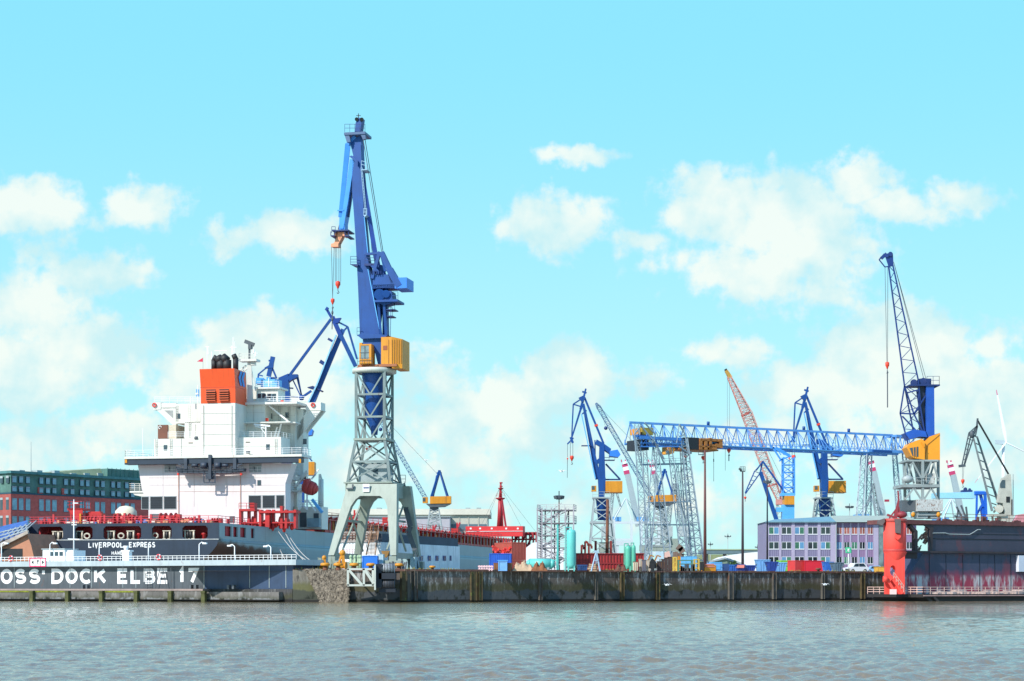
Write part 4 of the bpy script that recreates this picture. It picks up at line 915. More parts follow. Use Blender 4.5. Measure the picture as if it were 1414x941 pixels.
    for x0, x1, y, v in ((214,387,617,37.97),(326,365,570,42.47),(367,407,574,45.97),(206,393,660,V0-.02),(206,393,670,V0-.02)): m.bar(S.at(x0,y,v), S.at(x1,y,v), .04)
    for x in (225,268,312,352): m.bar(S.at(x,642,V0-.02), S.at(x,700,V0-.02), .04)
    m.build('plate_seam', mat('seam grey cream', (.50,.47,.42), .6, .2), t)
    # crane jib stowed and awning frame right of funnel
    m = MB(); m.bar(S.at(351,586.5,41.2), S.at(373,588.5,41.2), .3); m.bar(S.at(352,589,41.2), S.at(368,592,41.2), .15)
    for i in range(6): m.bar(S.at(352+i*3.4,587,41.2), S.at(354+i*3.2,590,41.2), .1)
    m.bar(S.at(367,590,41.2), S.at(367,606,41.2), .2); m.bar(S.at(367,600,41.2), S.at(360,591,41.2), .12)
    for a, bq in (((383,590),(379,604)),((366,556),(398,582)),((389,584),(383,605)),((396,606),(391,628))): m.bar(S.at(*a,43.5), S.at(*bq,43.5), .28); 
    m.build('awning_frame', WHITE_P, t)
    for px, y in ((368.5,580.5),(389.5,556)): MB().pbox(S, px-2, px+2, y-3, y+1.5, 43.6-1.3, 43.6-1.25).build('fire_sign', RED_H, t)
    # ---- starboard deckhouse, red lashing frames, davit and lifeboat
    m = MB(); m.pbox(S, 394, 444, 700, 731, 50, 54); m.pbox(S, 392, 410, 668, 700.2, 49, 52); m.build('deckhouse', WHITE, t)
    for x0,x1,y0,y1 in ((414,423,708,728),(433,440,709,727)): MB().pbox(S, x0, x1, y0, y1, 49.9, 49.99).build('door', GREY_D, t)
    m = MB(); m.pbox(S, 424, 441, 716, 728, 48.7, 49.5); m.build('machinery_box', mat('blue grey box', (.22,.32,.38), .6, .3), t)
    m = MB(); m.rail([S.at(394,700,50), S.at(446,700,50)], 1.2, 1.3, .04, 3); m.rail([S.at(381,678,46), S.at(414,678,46)], 1.2, 1.3, .04, 3); m.rail([S.at(392,655,46), S.at(414,656,46)], 1.1, 1.3, .04, 2); m.build('deckhouse_railing', WHITE_P, t)
    m = MB(); m.pbox(S, 381, 416, 677, 679, 45.5, 50); m.pprism(S, [(388,661),(416,657),(416,663),(396,663)], 46, 50); m.pprism(S, [(416,657),(422,650),(424,650),(424,653),(409,672),(406,672)], 46, 46.8); m.build('boat_deck', WHITE, t)
    m = MB(); 
    for x in (413, 424): m.bar(S.at(x,676,46), S.at(x,704,46), .3); 
    for a, bq in (((413,704),(424,690)),((413,690),(424,704)),((413,676),(436,672)),((424,690),(436,706)),((432,660),(440,648)),((420,662),(420,668)),((430,662),(436,655))): m.bar(S.at(*a,46), S.at(*bq,46), .26)
    m.build('davit', WHITE_P, t)
    m = MB(); m.bar(S.at(431,690,46.5), S.at(445,708,46.5), .5); m.build('davit_arm', BLUE_L, t)
    LB = MB(); c0 = S.at(417,671,46.3); c1 = S.at(439,677,46.3)
    prof = [(0,.25),(.08,.75),(.22,1.15),(.5,1.3),(.78,1.15),(.93,.7),(1,.3)]
    d = c1-c0
    for (t0,r0),(t1,r1) in zip(prof, prof[1:]): LB.tube(c0+d*t0, c0+d*t1, r0*1.05, r1*1.05, 12)
    lb = LB.build('lifeboat', mat('lifeboat faded red', (.55,.06,.05), .5, .15), t)
    MB().tube(c0+d*.15+Vector((0,0,.6)), c0+d*.5+Vector((0,0,.9)), .8, .9, 10).build('lifeboat_canopy', mat('lifeboat faded red', (.55,.06,.05)), lb)
    m = MB(); m.tube(S.at(443,700,55), S.at(444,662,55), .55, .4, 10); m.bar(S.at(444,662,55), S.at(442,655,55), .3); m.bar(S.at(440,693,54), S.at(441,655,54), .25); m.build('stores_crane_post', WHITE, t)
    m = MB(); m.tube(S.at(407,705,49), S.at(411,705,49), .7, n=12); m.tube(S.at(401,706,49), S.at(405,706,49), .5, n=12); m.build('winch_drum', mat('cream drum', (.72,.6,.45), .6), t)
    m = MB(); fy = S.at(345,728,24).z
    for px in (331.5,343,352,359,369,377,388.5,394.5,407): m.pbox(S, px-1.6, px+1.6, 704, 730, 24+rnd.uniform(0,1), 25.5)
    m.pbox(S, 330, 352, 703, 706, 23.6, 26); m.pbox(S, 357, 409, 705.5, 708.5, 23.6, 26); m.pbox(S, 366, 372, 705, 731, 24, 25.4); m.pbox(S, 330, 409, 721, 723, 24.5, 25)
    m.build('lashing_frame', RED, t)
    m = MB(); m.rail([S.at(330,703,23.8), S.at(351,703,23.8)], 1.0, 1.2, .05, 2); m.pbox(S, 345, 351, 694.5, 703, 24, 25.5); m.pbox(S, 386.5, 390, 699, 706, 24, 25); m.build('frame_railing', RED, t)
    m = MB()
    for i in range(14): px = 333+i*5.4; m.ball(S.at(px,725+rnd.uniform(-3,3),25.8), .4, .4, rnd.uniform(.5,1.4), 7, 5)
    m.build('valve', RED_B, t)
    # ---- cargo deck forward: hatch covers and red lashing bridges
    def edge(v): return 16.75+topx(v)-.4
    m = MB(); v = 62
    while v < 214:
        m.fbox(S, 2, 31.5, v, v+12.5, DZ, DZ+1.7); v += 14.6
    m.fbox(S, 5, 28.5, 216, 236, DZ, DZ+1.7); m.build('hatch_cover', OXIDE, t)
    m = MB(); lb_n = 0; v = 57.5
    while v < 236:
        e = edge(v); zt = DZ+2.9
        m.fbox(S, 2, e, v, v+.8, zt-.3, zt)
        for a in (e-.15, e-1.6): m.fbox(S, a-.14, a+.14, v, v+.3, DZ, zt+.3)
        m.fbox(S, e-1.7, e, v, v+1.8, zt-.2, zt); v += 3.65
        lb_n += 1
    m.fbox(S, 31.3, 33.3, 57, 215, DZ+2.4, DZ+2.6); m.fbox(S, 33.0, 33.1, 57, 215, DZ, DZ+.55)
    m.fbox(S, 31.2, 31.35, 57, 215, DZ, DZ+2.3)
    m.rail([S.p(33.2,57,DZ+2.9), S.p(33.2,214,DZ+2.9)], 1.0, 4, .05, 2)
    m.build('lashing_bridge', RED, t)
    m = MB(); 
    for i in range(70):
        v = 58+i*2.6; e = edge(v); m.fbox(S, e-.9, e-.3, v, v+.7, DZ, DZ+rnd.uniform(.9,2.6))
    m.build('lashing_gear', mat('gear amber', (.55,.20,.05), .6, .4), t)
    m = MB()
    for i in range(46):
        v = 60+i*3.7; e = edge(v); m.bar(S.p(e+.02,v,DZ), S.p(e+.02,v+.2,DZ+2.7), .2)
    m.build('stanchion', mat('stanchion grey', (.42,.38,.36), .6, .3), t)
    m = MB()
    for v, h in ((80,5.2),(106,6.2),(144,4.2),(168,5.6)): m.bar(S.p(32,v,DZ), S.p(32,v,DZ+h), .35); m.bar(S.p(32,v,DZ+h*.7), S.p(32,v+3,DZ+h), .35); m.fbox(S, 30.6, 32.4, v-.6, v+.8, DZ+h*.55, DZ+h*.75)
    m.build('deck_post', RED, t)
    # breakwater / long red box near the bow, then foremast
    fb0, fb1 = 240, 243
    B0 = S.at(643,738,236); 
    m = MB(); m.pbox(S, 643, 722, 727, 741, 238, 241); m.build('breakwater', mat('bright deck red', (.62,.03,.035), .5, .12), t)
    m = MB()
    for px in (650,663,679,699,715): m.pbox(S, px-1.2, px+1.2, 729, 731.2, 237.9, 237.99)
    m.pbox(S, 644, 722, 733.6, 734.2, 237.85, 237.99); m.build('breakwater_mark', WHITE_P, t)
    m = MB(); m.pbox(S, 722, 741, 735, 739, 243, 247); m.pbox(S, 706, 741, 744, 746, 243, 245)
    for px in (707,711,716,721,726,731,736,740): m.pbox(S, px-.7, px+.7, 735, 756+rnd.uniform(-1,3), 242, 243)
    for px in (712,722,732): m.bar(S.at(px-5,757,243), S.at(px+4,738,243), .5)
    m.pprism(S, [(704,752),(738,752),(732,762),(704,765)], 241, 242); m.build('forecastle_frame', mat('forecastle red', (.36,.02,.03), .6, .3), t)
    m = MB(); b_ = 262; m.tube(S.at(690,728,b_), S.at(691,686,b_), .85, .6, 10); m.tube(S.at(691,686,b_), S.at(691.5,666,b_), .45, .25, 8); m.bar(S.at(698.5,728,b_-3), S.at(693,690,b_-1), .45); m.bar(S.at(694.5,728,b_+3), S.at(692.5,690,b_+1), .4); m.bar(S.at(686.5,728,b_), S.at(689,700,b_), .3)
    m.rev(S.at(691,689,b_), [(.3,-.6),(1.35,0),(1.45,.25),(.3,.3)], 12); m.rev(S.at(691.5,675,b_), [(.2,-.4),(.8,0),(.85,.2),(.2,.25)], 10); m.rail([S.at(685.5,686,b_-1), S.at(697,686,b_-1)], .8, .8, .04, 2)
    for y in (666,671,679): m.pbox(S, 689.8, 693.2, y, y+1.8, b_-.4, b_+.4)
    m.build('foremast', mat('mast red', (.38,.02,.03), .5, .2), t)
    m = MB()
    for x, y in ((655,745),(669,728),(720,728),(740,735)): m.tube(S.at(691,672,b_), S.at(x,y,b_), .03, n=4)
    m.build('stay_wire', ROPE, t)
ship()
# ------------------------------------------------------------------ helpers for cranes
def hook(mb_fr, px, y0, y1, b, r, parent, m=RED_H):
    q = mb_fr.at(px, y1, b); p = mb_fr.at(px, y0, b); h = (p-q).length
    mb = MB(); mb.rev(q, [(r*.15,0),(r*.45,h*.12),(r*.55,h*.28),(r*1.0,h*.5),(r,h*.9),(r*.5,h)], 10)
    o = mb.build('hook_block', m, parent)
    k = MB(); k.poly([q+Vector((0,0,0)), q-Vector((0,0,h*.25)), q+Vector((r*.5,0,-h*.5)), q+Vector((0,0,-h*.65)), q+Vector((-r*.4,0,-h*.5))], r*.16, 5); k.build('hook', ROPE, o)
    return o
def xbr(m, f, P, w, wd):   # braced panel between corner lists
    pass
# ------------------------------------------------------------------ the big blue slewing crane on the quay head
def big_crane():
    f = Fr(500, 262, 12); o = f.p(0, 6, QZ)
    t = thing('slewing_crane', 'tallest blue harbour crane on grey green portal legs at the quay head beside the ship', 'crane', o, 'blue slewing cranes of the yard')
    A = f.at; px2m = 262/F_PX
    # portal frames (front and rear), leaning together towards the top
    outl = [(453,767),(472.6,667),(541,667),(547,767),(539,767),(530,700),(526,690),(519,684),(491,684),(485,689),(479,699),(461,767)]
    def lean(b0, b1): # depth of frame as function of row
        return lambda y: b0+(b1-b0)*(767-y)/100.
    ref = f
    base_pts = [(f.a(x, 0), A(x, y, 0).z) for x, y in outl]
    aC = (f.a(453,0)+f.a(547,0))/2
    def frame(b0, b1, th, sh=0):
        m = MB(); zlo = base_pts[0][1]; zhi = base_pts[1][1]
        def dep(z): return b0+(b1-b0)*(z-zlo)/(zhi-zlo)
        P = [f.p(a+sh, dep(z), z) for a, z in base_pts]
        # split concave outline in three convex parts: left leg, top beam, right leg
        for idx in ((0,1,9,10,11),(1,2,7,8,9),(1,8,9)) if False else ((0,1,10,11),(1,9,10),(1,8,9),(1,2,7,8),(2,6,7),(2,5,6),(2,3,4,5)):
            m.prism([P[i] for i in idx], f.F*th)
        return m
    frame(0, 2.6, 1.1).build('portal_frame', GREY_G, t)
    frame(11.4, 8.6, 1.1, .3).build('portal_frame', GREY_G, t)
    zt = A(500,667,2).z
    m = MB(); a0, a1 = f.a(474,2.6), f.a(541,2.6)
    for a in (a0, a1-.9): m.fbox(f, a, a+.9, 3.6, 8.9, zt-2.0, zt-.02)
    m.fbox(f, a0, a1, 2.7, 9.4, zt, zt+.18); 
    aL0, aR1 = f.a(455,0), f.a(547,0)
    for a in (aL0, aR1-.8): m.bar(f.p(a+.4,.4,QZ+2.2), f.p(a+.4,11.8,QZ+2.2), .7, .8)
    for a in (aL0+1.6, aR1-1.6): m.bar(f.p(a,1.8,QZ+7.2), f.p(a,10.4,QZ+7.2), .3); m.bar(f.p(a-.0,1.0,QZ+3), f.p(a,9.6,QZ+9.5), .22); m.bar(f.p(a,11,QZ+3), f.p(a,3,QZ+9.5), .22)
    m.build('portal_beam', GREY_G, t)
    # bogies
    for a in (aL0+.3, aR1-.5):
        for b in (.4, 12):
            m = MB(); m.fbox(f, a-1.3, a+1.3, b-.5, b+.5, QZ+.5, QZ+1.5); m.pprism(f, [(0,0)]*3, 0, 0) if False else None
            m.fbox(f, a-.5, a+.5, b-.45, b+.45, QZ+1.5, QZ+2.1)
            bo = m.build('bogie', GREY_G, t); m = MB()
            for d in (-.9, -.3, .3, .9): m.tube(f.p(a+d,b-.35,QZ+.32), f.p(a+d,b+.35,QZ+.32), .3, n=10)
            m.build('wheel', GREY_D, bo)
    m = MB()
    for x in (547, 556, 566):  m.fbox(f, f.a(x,8), f.a(x+7,8), 8, 10.5, QZ+.3, QZ+2.1)
    m.build('drive_cabinet', mat('blue grey cabinet', (.30,.42,.45), .6, .15), t)
    # nameplate and bracket marks
    MB().pbox(f, 501, 510, 668.5, 679.5, 2.1, 2.2).build('nameplate', WHITE_P, t)
    m = MB(); m.pbox(f, 501.8, 509.2, 673, 674.6, 2.05, 2.097); m.build('nameplate_text', BLUE_D, t)
    m = MB(); m.pbox(f, 478, 487.5, 674, 675.6, 2.0, 2.3); m.pbox(f, 486, 487.5, 669, 674, 2.0, 2.3); m.build('bracket', GREY_D, t)
    # lattice tower
    C0 = (f.a(478.5,3), f.a(541,3)); hb = 3.0; bc = 6.0
    def corners(w, h, z, ac): return [f.p(ac+sx*w/2, bc+sy*h/2, z) for sx, sy in ((-1,-1),(1,-1),(1,1),(-1,1))]
    ac = (f.a(492,4)+f.a(531,4))/2
    z1, z2, z3 = zt+.18, A(500,607,4).z, A(500,514,4).z
    w0 = 6.2; w1 = f.a(531,4)-f.a(492,4)
    zs = [(z1,w0,5.6),(z1+(z2-z1)*.48,w0-(w0-w1)*.42,5.0),(z2,w1,4.2)]
    zn = 3
    for k in range(1, zn+1): zs.append((z2+(z3-z2)*k/zn, w1, 4.2))
    m = MB(); br = MB()
    for (za,wa,ha),(zb,wb,hb_) in zip(zs, zs[1:]):
        c0, c1 = corners(wa,ha,za,ac), corners(wb,hb_,zb,ac)
        for i in range(4):
            j = (i+1) % 4; m.bar(c0[i], c1[i], .38); br.bar(c1[i], c1[j], .28)
            if zb > z2+.5 : 
                mid = (c0[i]+c0[j])/2; br.bar(c1[i], mid, .2); br.bar(c1[j], mid, .2)
            else: br.bar(c0[i], c1[j], .2); br.bar(c0[j], c1[i], .2)
    TW = mat('tower slate green', (.20,.25,.245), .5, .2, .6, streak=.4, rust=.15); each(m, 'tower_leg', TW, t, lambda i: i % 4); br.build('tower_brace', TW, t)
    m = MB(); m.fbox(f, ac-w1/2-.3, ac+w1/2+.3, bc-2.4, bc+2.4, z2-.15, z2+.15); m.build('tower_platform', GREY_G, t)
    # machine house inside lower tower, lift ladder
    m = MB(); m.fbox(f, ac-1.9, ac+2.2, bc-1.3, bc+2.0, z1, z1+2.6); m.build('lower_cabin', GREY, t)
    MB().fbox(f, ac+.2, ac+.9, bc-1.36, bc-1.3, z1+.9, z1+1.9).build('cabin_window', GLASS, t)
    m = MB(); q = f.p(ac,bc,0); zc = lambda y: A(500,y,6).z
    m.rev(q, [(.45,zc(601)),(.55,zc(592)),(1.35,zc(574)),(1.4,zc(532)),(1.75,zc(523)),(1.75,zc(513))], 18); m.build('king_post', BLUE, t)
    m = MB(); m.rev(q, [(2.3,z3-.05),(3.15,z3),(3.15,z3+.55),(2.9,z3+.6)], 28); m.build('slew_ring', mat('pale ring paint', (.55,.56,.5), .5, .15, rust=.15), t)
    zr = z3+.62
    m = MB(); m.rev(q, [(2.5,zr),(2.5,zr+.25)], 24); m.fbox(f, ac-1.8, ac+3.9, bc-2.2, bc+2.2, zr+.05, zr+.4); m.build('turntable', mat('turntable rust orange', (.35,.12,.05), .6, .3, rust=.3), t)
    zd = zr+.4
    # machinery house (amber, ribbed)
    f2 = Fr(0,1,0); f2.O = q; f2.R = f.R; f2.F = f.F
    hz1 = A(545,468,6).z
    m = MB(); m.fbox(f2, 1.6, 3.2, -2.1, 2.3, zd, hz1); m.hexa([f2.p(3.2,-2.1,zd-.6), f2.p(4.55,-1.6,zd-.6), f2.p(4.55,2.3,zd-.6), f2.p(3.2,2.3,zd-.6), f2.p(3.2,-2.1,hz1), f2.p(4.55,-1.6,hz1-.3), f2.p(4.55,2.3,hz1-.3), f2.p(3.2,2.3,hz1)])
    mh = m.build('machine_house', YEL, t); m = MB()
    for a in (2.7,3.2,3.5,3.8,4.1,4.4): m.fbox(f2, a-.04, a+.04, -2.16+max(0,(a-3.2)*.37), -2.1+max(0,(a-3.2)*.37)+.05, zd+.1, hz1-.4)
    m.build('house_rib', YEL_D, mh)
    MB().fbox(f2, 1.9, 2.5, -2.14, -2.102, zd+2.0, zd+2.6).build('house_vent', mat('vent rust', (.3,.08,.03), .6), mh)
    # cab
    m = MB(); a0, a1 = f2.a(498,-2.4), f2.a(514,-2.4); cz = A(505,475,3.6).z
    m.fbox(f2, a0, a1, -2.9, -1.0, zd, zd+.7); m.fbox(f2, a0, a1, -2.9, -1.0, zd+2.6, zd+2.8); m.fbox(f2, a0, a0+.15, -2.9, -1, zd+.7, zd+2.6); m.fbox(f2, a1-.35, a1, -2.9, -1, zd+.7, zd+2.6); m.fbox(f2, a0+.15, a1-.35, -1.2, -1, zd+.7, zd+2.6); m.fbox(f2, a0-.5, a0-.1, -1.4, .2, zd, zd+3.2)
    cb = m.build('cab', YEL, t)
    m = MB(); m.fbox(f2, a0+.16, a1-.36, -2.86, -2.8, zd+.72, zd+2.58); m.build('windscreen', mat('cab glass', (.20,.26,.27), .12, .3, 1.5), cb)
    m = MB(); m.bar(f2.p((a0+a1)/2-.1,-2.89,zd+.7), f2.p((a0+a1)/2-.1,-2.89,zd+2.6), .07); m.bar(f2.p(a0,-2.89,zd+1.6), f2.p(a1-.3,-2.89,zd+1.6), .07); m.rail([f2.p(a0-.2,-3.2,zd-.1), f2.p(a1+.2,-3.2,zd-.1)], .9, .6, .03, 2); m.build('cab_frame', GREY_D, cb)
    # blue superstructure base
    B = lambda x, y, b=6: f.at(x, y, b)
    m = MB(); m.pprism(f, [(497,466),(501,503),(507,503),(510,476),(515,472),(519,478),(521,503),(534,503),(528,463)], 4.6, 5.2) if False else None
    for bb in (4.5, 7.0):
        m.pprism(f, [(501,480),(501,465),(532,463),(532,480)], bb, bb+.4); m.pprism(f, [(516,480),(532,480),(530,504),(522,504)], bb, bb+.4); m.pprism(f, [(501,480),(506,480),(504,490),(501,490)], bb, bb+.4)
    m.pbox(f, 501, 532, 463, 468, 4.9, 7); m.pprism(f, [(521,468),(532,463),(531,504),(524,504)], 4.9, 7)
    m.pprism(f, [(493,463),(501,460),(536,463),(530,467),(499,468)], 4.0, 7.8)
    m.build('a_frame_base', BLUE, t)
    # main jib: tapered box traced as a thick plate with two webs
    m = MB(); L_ = [(497,463),(494.5,400),(491.5,340),(489,300),(486,262),(486.5,228),(489,200)]; R_ = [(524,463),(517,410),(507,352),(503,305),(500.5,262),(499.5,228),(498,200)]
    for i in range(len(L_)-1):
        m.pprism(f, [L_[i], L_[i+1], R_[i+1], R_[i]], 5.0, 6.6)
    jb = m.build('main_jib', BLUE, t)
    m = MB()
    for (a,b_) in (((508,372),(524,455)),((503,300),(508,352))): m.bar(B(*a,4.9), B(*b_,4.9), .12)
    m.build('jib_edge', BLUE_L, jb)
    m = MB()
    for (a, b_) in (((526,463),(521,405),),((533,463),(529.5,408))): m.bar(B(*a,5), B(*b_,5), .35); m.bar(B(*a,7), B(*b_,7), .35)
    m.pprism(f, [(528,420),(534,420),(535,462),(528,464)], 5.6, 6.6); m.pprism(f, [(519,416),(527,420),(524,448),(521,445)], 5.5, 6.4)
    m.build('tower_column', BLUE, t)
    m = MB()
    for px, y in ((538,436),(541,427)): m.pbox(f, 533, px+4, y, y+1.3, 5, 7); m.rail([B(533,y,5), B(px+4,y,5), B(px+4,y,7)], 1.1, .8, .03, 2)
    m.tube(B(539,465,5), B(540,420,5), .04, n=5); m.build('service_platform', BLUE_D, t); m = MB(); m.pbox(f, 497-4, 497, 462.5, 463.8, 4.5, 7); m.rail([B(493,462.5,4.5), B(497,462.5,4.5)], 1, .5, .03, 2); m.build('jib_foot_platform', BLUE_D, t)
    # winch platform behind the jib
    m = MB(); m.pbox(f, 517, 549, 414, 417, 4.2, 7.8); m.pprism(f, [(519,417),(546,417),(530,422)], 4.8, 7); m.pprism(f, [(521,409),(529,402),(540,402),(542,414),(521,414)], 4.8, 7.2); m.tube(B(524,407,4.4), B(524,407,7.6), .8, n=12); m.tube(B(533,406,4.4), B(533,406,7.6), .55, n=12)
    m.rail([B(541,414,4.3), B(549.5,414,4.3), B(549.5,414,7.7)], 1.1, .8, .03, 2); m.build('winch_platform', BLUE, t)
    # A-frame apex with counterweight arm
    m = MB()
    for bb in (4.6, 7.2):
        m.bar(B(524.5,348,bb), B(514,385,bb), .45); m.bar(B(527,349,bb), B(538,372,bb), .7); m.bar(B(538,372,bb), B(552,396,bb), .9); m.bar(B(503,351,bb), B(526,350,bb), .3); m.bar(B(526,350,bb), B(532,375,bb), .35); m.bar(B(513,366,bb), B(524,378,bb), .4)
        m.pprism(f, [(514,380),(537,379),(548,392),(561,392),(561,398),(515,398)], bb, bb+.4); m.pprism(f, [(526,350),(529,349),(547,387),(540,392)], bb, bb+.35)
    m.pbox(f, 514, 545, 393, 398, 4.6, 7.5); m.pprism(f, [(518,379),(522,366),(527,366),(530,379)], 5.3, 6.7); m.build('counterweight_arm', BLUE, t)
    m = MB(); m.pbox(f, 545, 561.5, 383.5, 398.3, 4.2, 8.0); m.build('counterweight', mat('counterweight blue', (.03,.19,.66), .45, .12), t)
    m = MB(); 
    for i in range(5): m.bar(B(514+i*3,379,4.3), B(514+i*3,374,4.3), .1)
    m.rail([B(484,366,4.5), B(493,366,4.5)], 1.2, .5, .035, 3); m.pprism(f, [(483,365),(494,365),(494,368),(489,367)], 4.2, 7); m.pbox(f, 503, 517, 364, 367, 4.4, 6.8); m.rail([B(504,364,4.4), B(517,364,4.4)], 1.2, .7, .035, 3); m.build('jib_walkway', BLUE_D, t)
    # tie beam (thick dark strut), ladders along the jib, stay ropes
    m = MB(); m.bar(B(499,236,6), B(518.5,352,6), .62, .9); m.bar(B(518.5,352,6), B(523,372,6), .7, 1); m.build('tie_beam', mat('deep crane blue', (.008,.045,.26), .45, .2), t)
    m = MB(); m.tube(B(498.5,232,4.6), B(504.5,297,4.6), .05, n=5); m.tube(B(500.2,232,4.6), B(506.2,297,4.6), .05, n=5)
    for i in range(16): k = i/16; m.tube(B(498.5+6*k,232+65*k,4.6), B(500.2+6*k,232+65*k,4.6), .04, n=4)
    m.rail([B(499,232,4.6), B(506,234,4.6)], 1, .4, .04, 2); m.rail([B(502,298,4.6), B(506.5,298,4.6)], 1, .4, .04, 2); m.pprism(f, [(502,297),(506.5,297),(503.5,300)], 4.4, 6); m.pbox(f, 499, 506.5, 234, 235.2, 4.4, 6.5); m.build('jib_ladder', mat('ladder pale', (.3,.45,.6), .5), t)
    m = MB(); m.tube(B(501,190,5), B(527,348,5), .05, n=5); m.tube(B(504,192,7), B(529,348,7), .05, n=5); m.tube(B(503,230,6), B(514,350,6), .04, n=5); m.build('stay_rope', ROPE, t)
    # head: platform, mast, curved fly jib
    m = MB(); m.pbox(f, 475, 504, 182.5, 186, 4.3, 7.6); m.pprism(f, [(475.5,186),(482,186),(484,196),(479,197)], 4.4, 4.9); m.pprism(f, [(498,186),(504,186),(505,192),(501,193)], 4.4, 4.9); m.pprism(f, [(475.5,186),(482,186),(484,196),(479,197)], 7.0, 7.5); m.build('head_platform', mat('head grey blue', (.06,.11,.22), .5, .2), t)
    m = MB(); m.rail([B(476,182.5,4.3), B(504,182.5,4.3), B(504,182.5,7.6)], 1.1, .7, .03, 2); m.build('head_railing', BLUE_D, t)
    m = MB(); m.pprism(f, [(490,184),(491,170),(494,163),(500,163),(497,184)], 5.2, 6.6); m.build('head_mast', BLUE, t)
    m = MB(); m.tube(B(492.5,165,5), B(492.5,165,6.8), .28, n=10); m.tube(B(499.5,165.5,5), B(499.5,165.5,6.8), .3, n=10); m.bar(B(495,163,6), B(495,157,6), .1); m.bar(B(492,160,6), B(498,160,6), .08); m.build('sheave', BLACK, t)
    m = MB(); m.pprism(f, [(484,200),(489,191),(497,188),(499,200),(499,236),(494,228),(490,224)], 5.2, 6.6); m.pprism(f, [(482,216),(486,215),(494,222),(494,230),(489,222)], 4.6, 7.1); m.build('jib_head', BLUE, t)
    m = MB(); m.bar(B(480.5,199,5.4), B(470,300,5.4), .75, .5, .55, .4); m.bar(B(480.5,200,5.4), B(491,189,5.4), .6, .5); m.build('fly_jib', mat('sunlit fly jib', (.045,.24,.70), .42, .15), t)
    m = MB()
    m.pprism(f, [(483,220),(489.5,221),(480,282),(474,316),(469.5,316)], 5.0, 6.8); m.pprism(f, [(489.5,221),(486.5,262),(475.5,316),(472.5,316),(481,281)], 5.9, 6.4)
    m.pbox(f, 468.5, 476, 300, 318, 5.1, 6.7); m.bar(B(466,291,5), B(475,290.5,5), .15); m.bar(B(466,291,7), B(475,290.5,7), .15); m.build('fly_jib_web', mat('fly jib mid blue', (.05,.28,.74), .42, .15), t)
    m = MB(); m.bar(B(481,300,6), B(485,266,6), .35); m.bar(B(470,318,7), B(485,266,7), .6); m.build('fly_tie', BLUE_D, t)
    m = MB(); m.pbox(f, 458.5, 481, 317.5, 319.2, 4.6, 7.6); m.rail([B(458,322,4.6), B(463,322,4.6)], .9, .4, .04, 2)
    m.pbox(f, 456.5, 462, 325, 326.5, 4.6, 7.4); m.pbox(f, 476, 481.5, 325, 326.5, 4.6, 7.4)
    for x in (456.8, 461.6, 476.3, 481.2): m.bar(B(x,320,4.8), B(x,326,4.8), .1)
    m.build('fly_platform', BLUE_D, t)
    m = MB(); m.pprism(f, [(466,321),(474,321),(472,328),(467,337),(467,341),(457,341),(457,337),(461,336),(465,328)], 5.3, 6.5); m.pbox(f, 461, 464, 322, 326, 5, 6.8); m.pbox(f, 473, 475.5, 321, 326, 5, 6.8); m.build('hoist_head', mat('hoist salmon', (.75,.30,.16), .5, .2), t)
    m = MB()
    for x, y0, y1 in ((457.5,340,413),(461.5,340,413),(463,330,389),(465,330,389),(468,330,389),(470.5,322,389)): m.tube(B(x,y0,6), B(x if y1 < 400 else 459.3,y1,6), .035, n=5)
    m.build('hoist_rope', ROPE, t)
    hook(f, 466.6, 388.5, 399, 6, .36, t); hook(f, 459.3, 412.5, 421, 6, .28, t)
    m = MB(); m.tube(B(459.3,424,6), B(458.5,455,6), .07, n=5); m.ball(B(459,432,6), .16, .16, .3, 6, 5); m.ball(B(459,441,6), .16, .16, .3, 6, 5); m.build('hook_chain', ROPE, t)
    # zigzag stair down the right side
    m = MB(); pts = [(556,668),(563,695),(560,702),(567,727),(564,735),(573,760),(578,785)]
    for (a,b_) in zip(pts, pts[1:]): m.bar(B(*a,9.5), B(*b_,9.5), .1, .7); m.bar(B(a[0]+2,a[1]-3,9.5), B(b_[0]+2,b_[1]-3,9.5), .06)
    m.rail([B(546,667,9.2), B(560,667,9.2)], 1.1, .6, .04, 2); m.build('stair', GREY_D, t)
    MB().bar(B(508,618,5), B(510,621,5), .7).build('warning_lamp', RED_H, t)
big_crane()
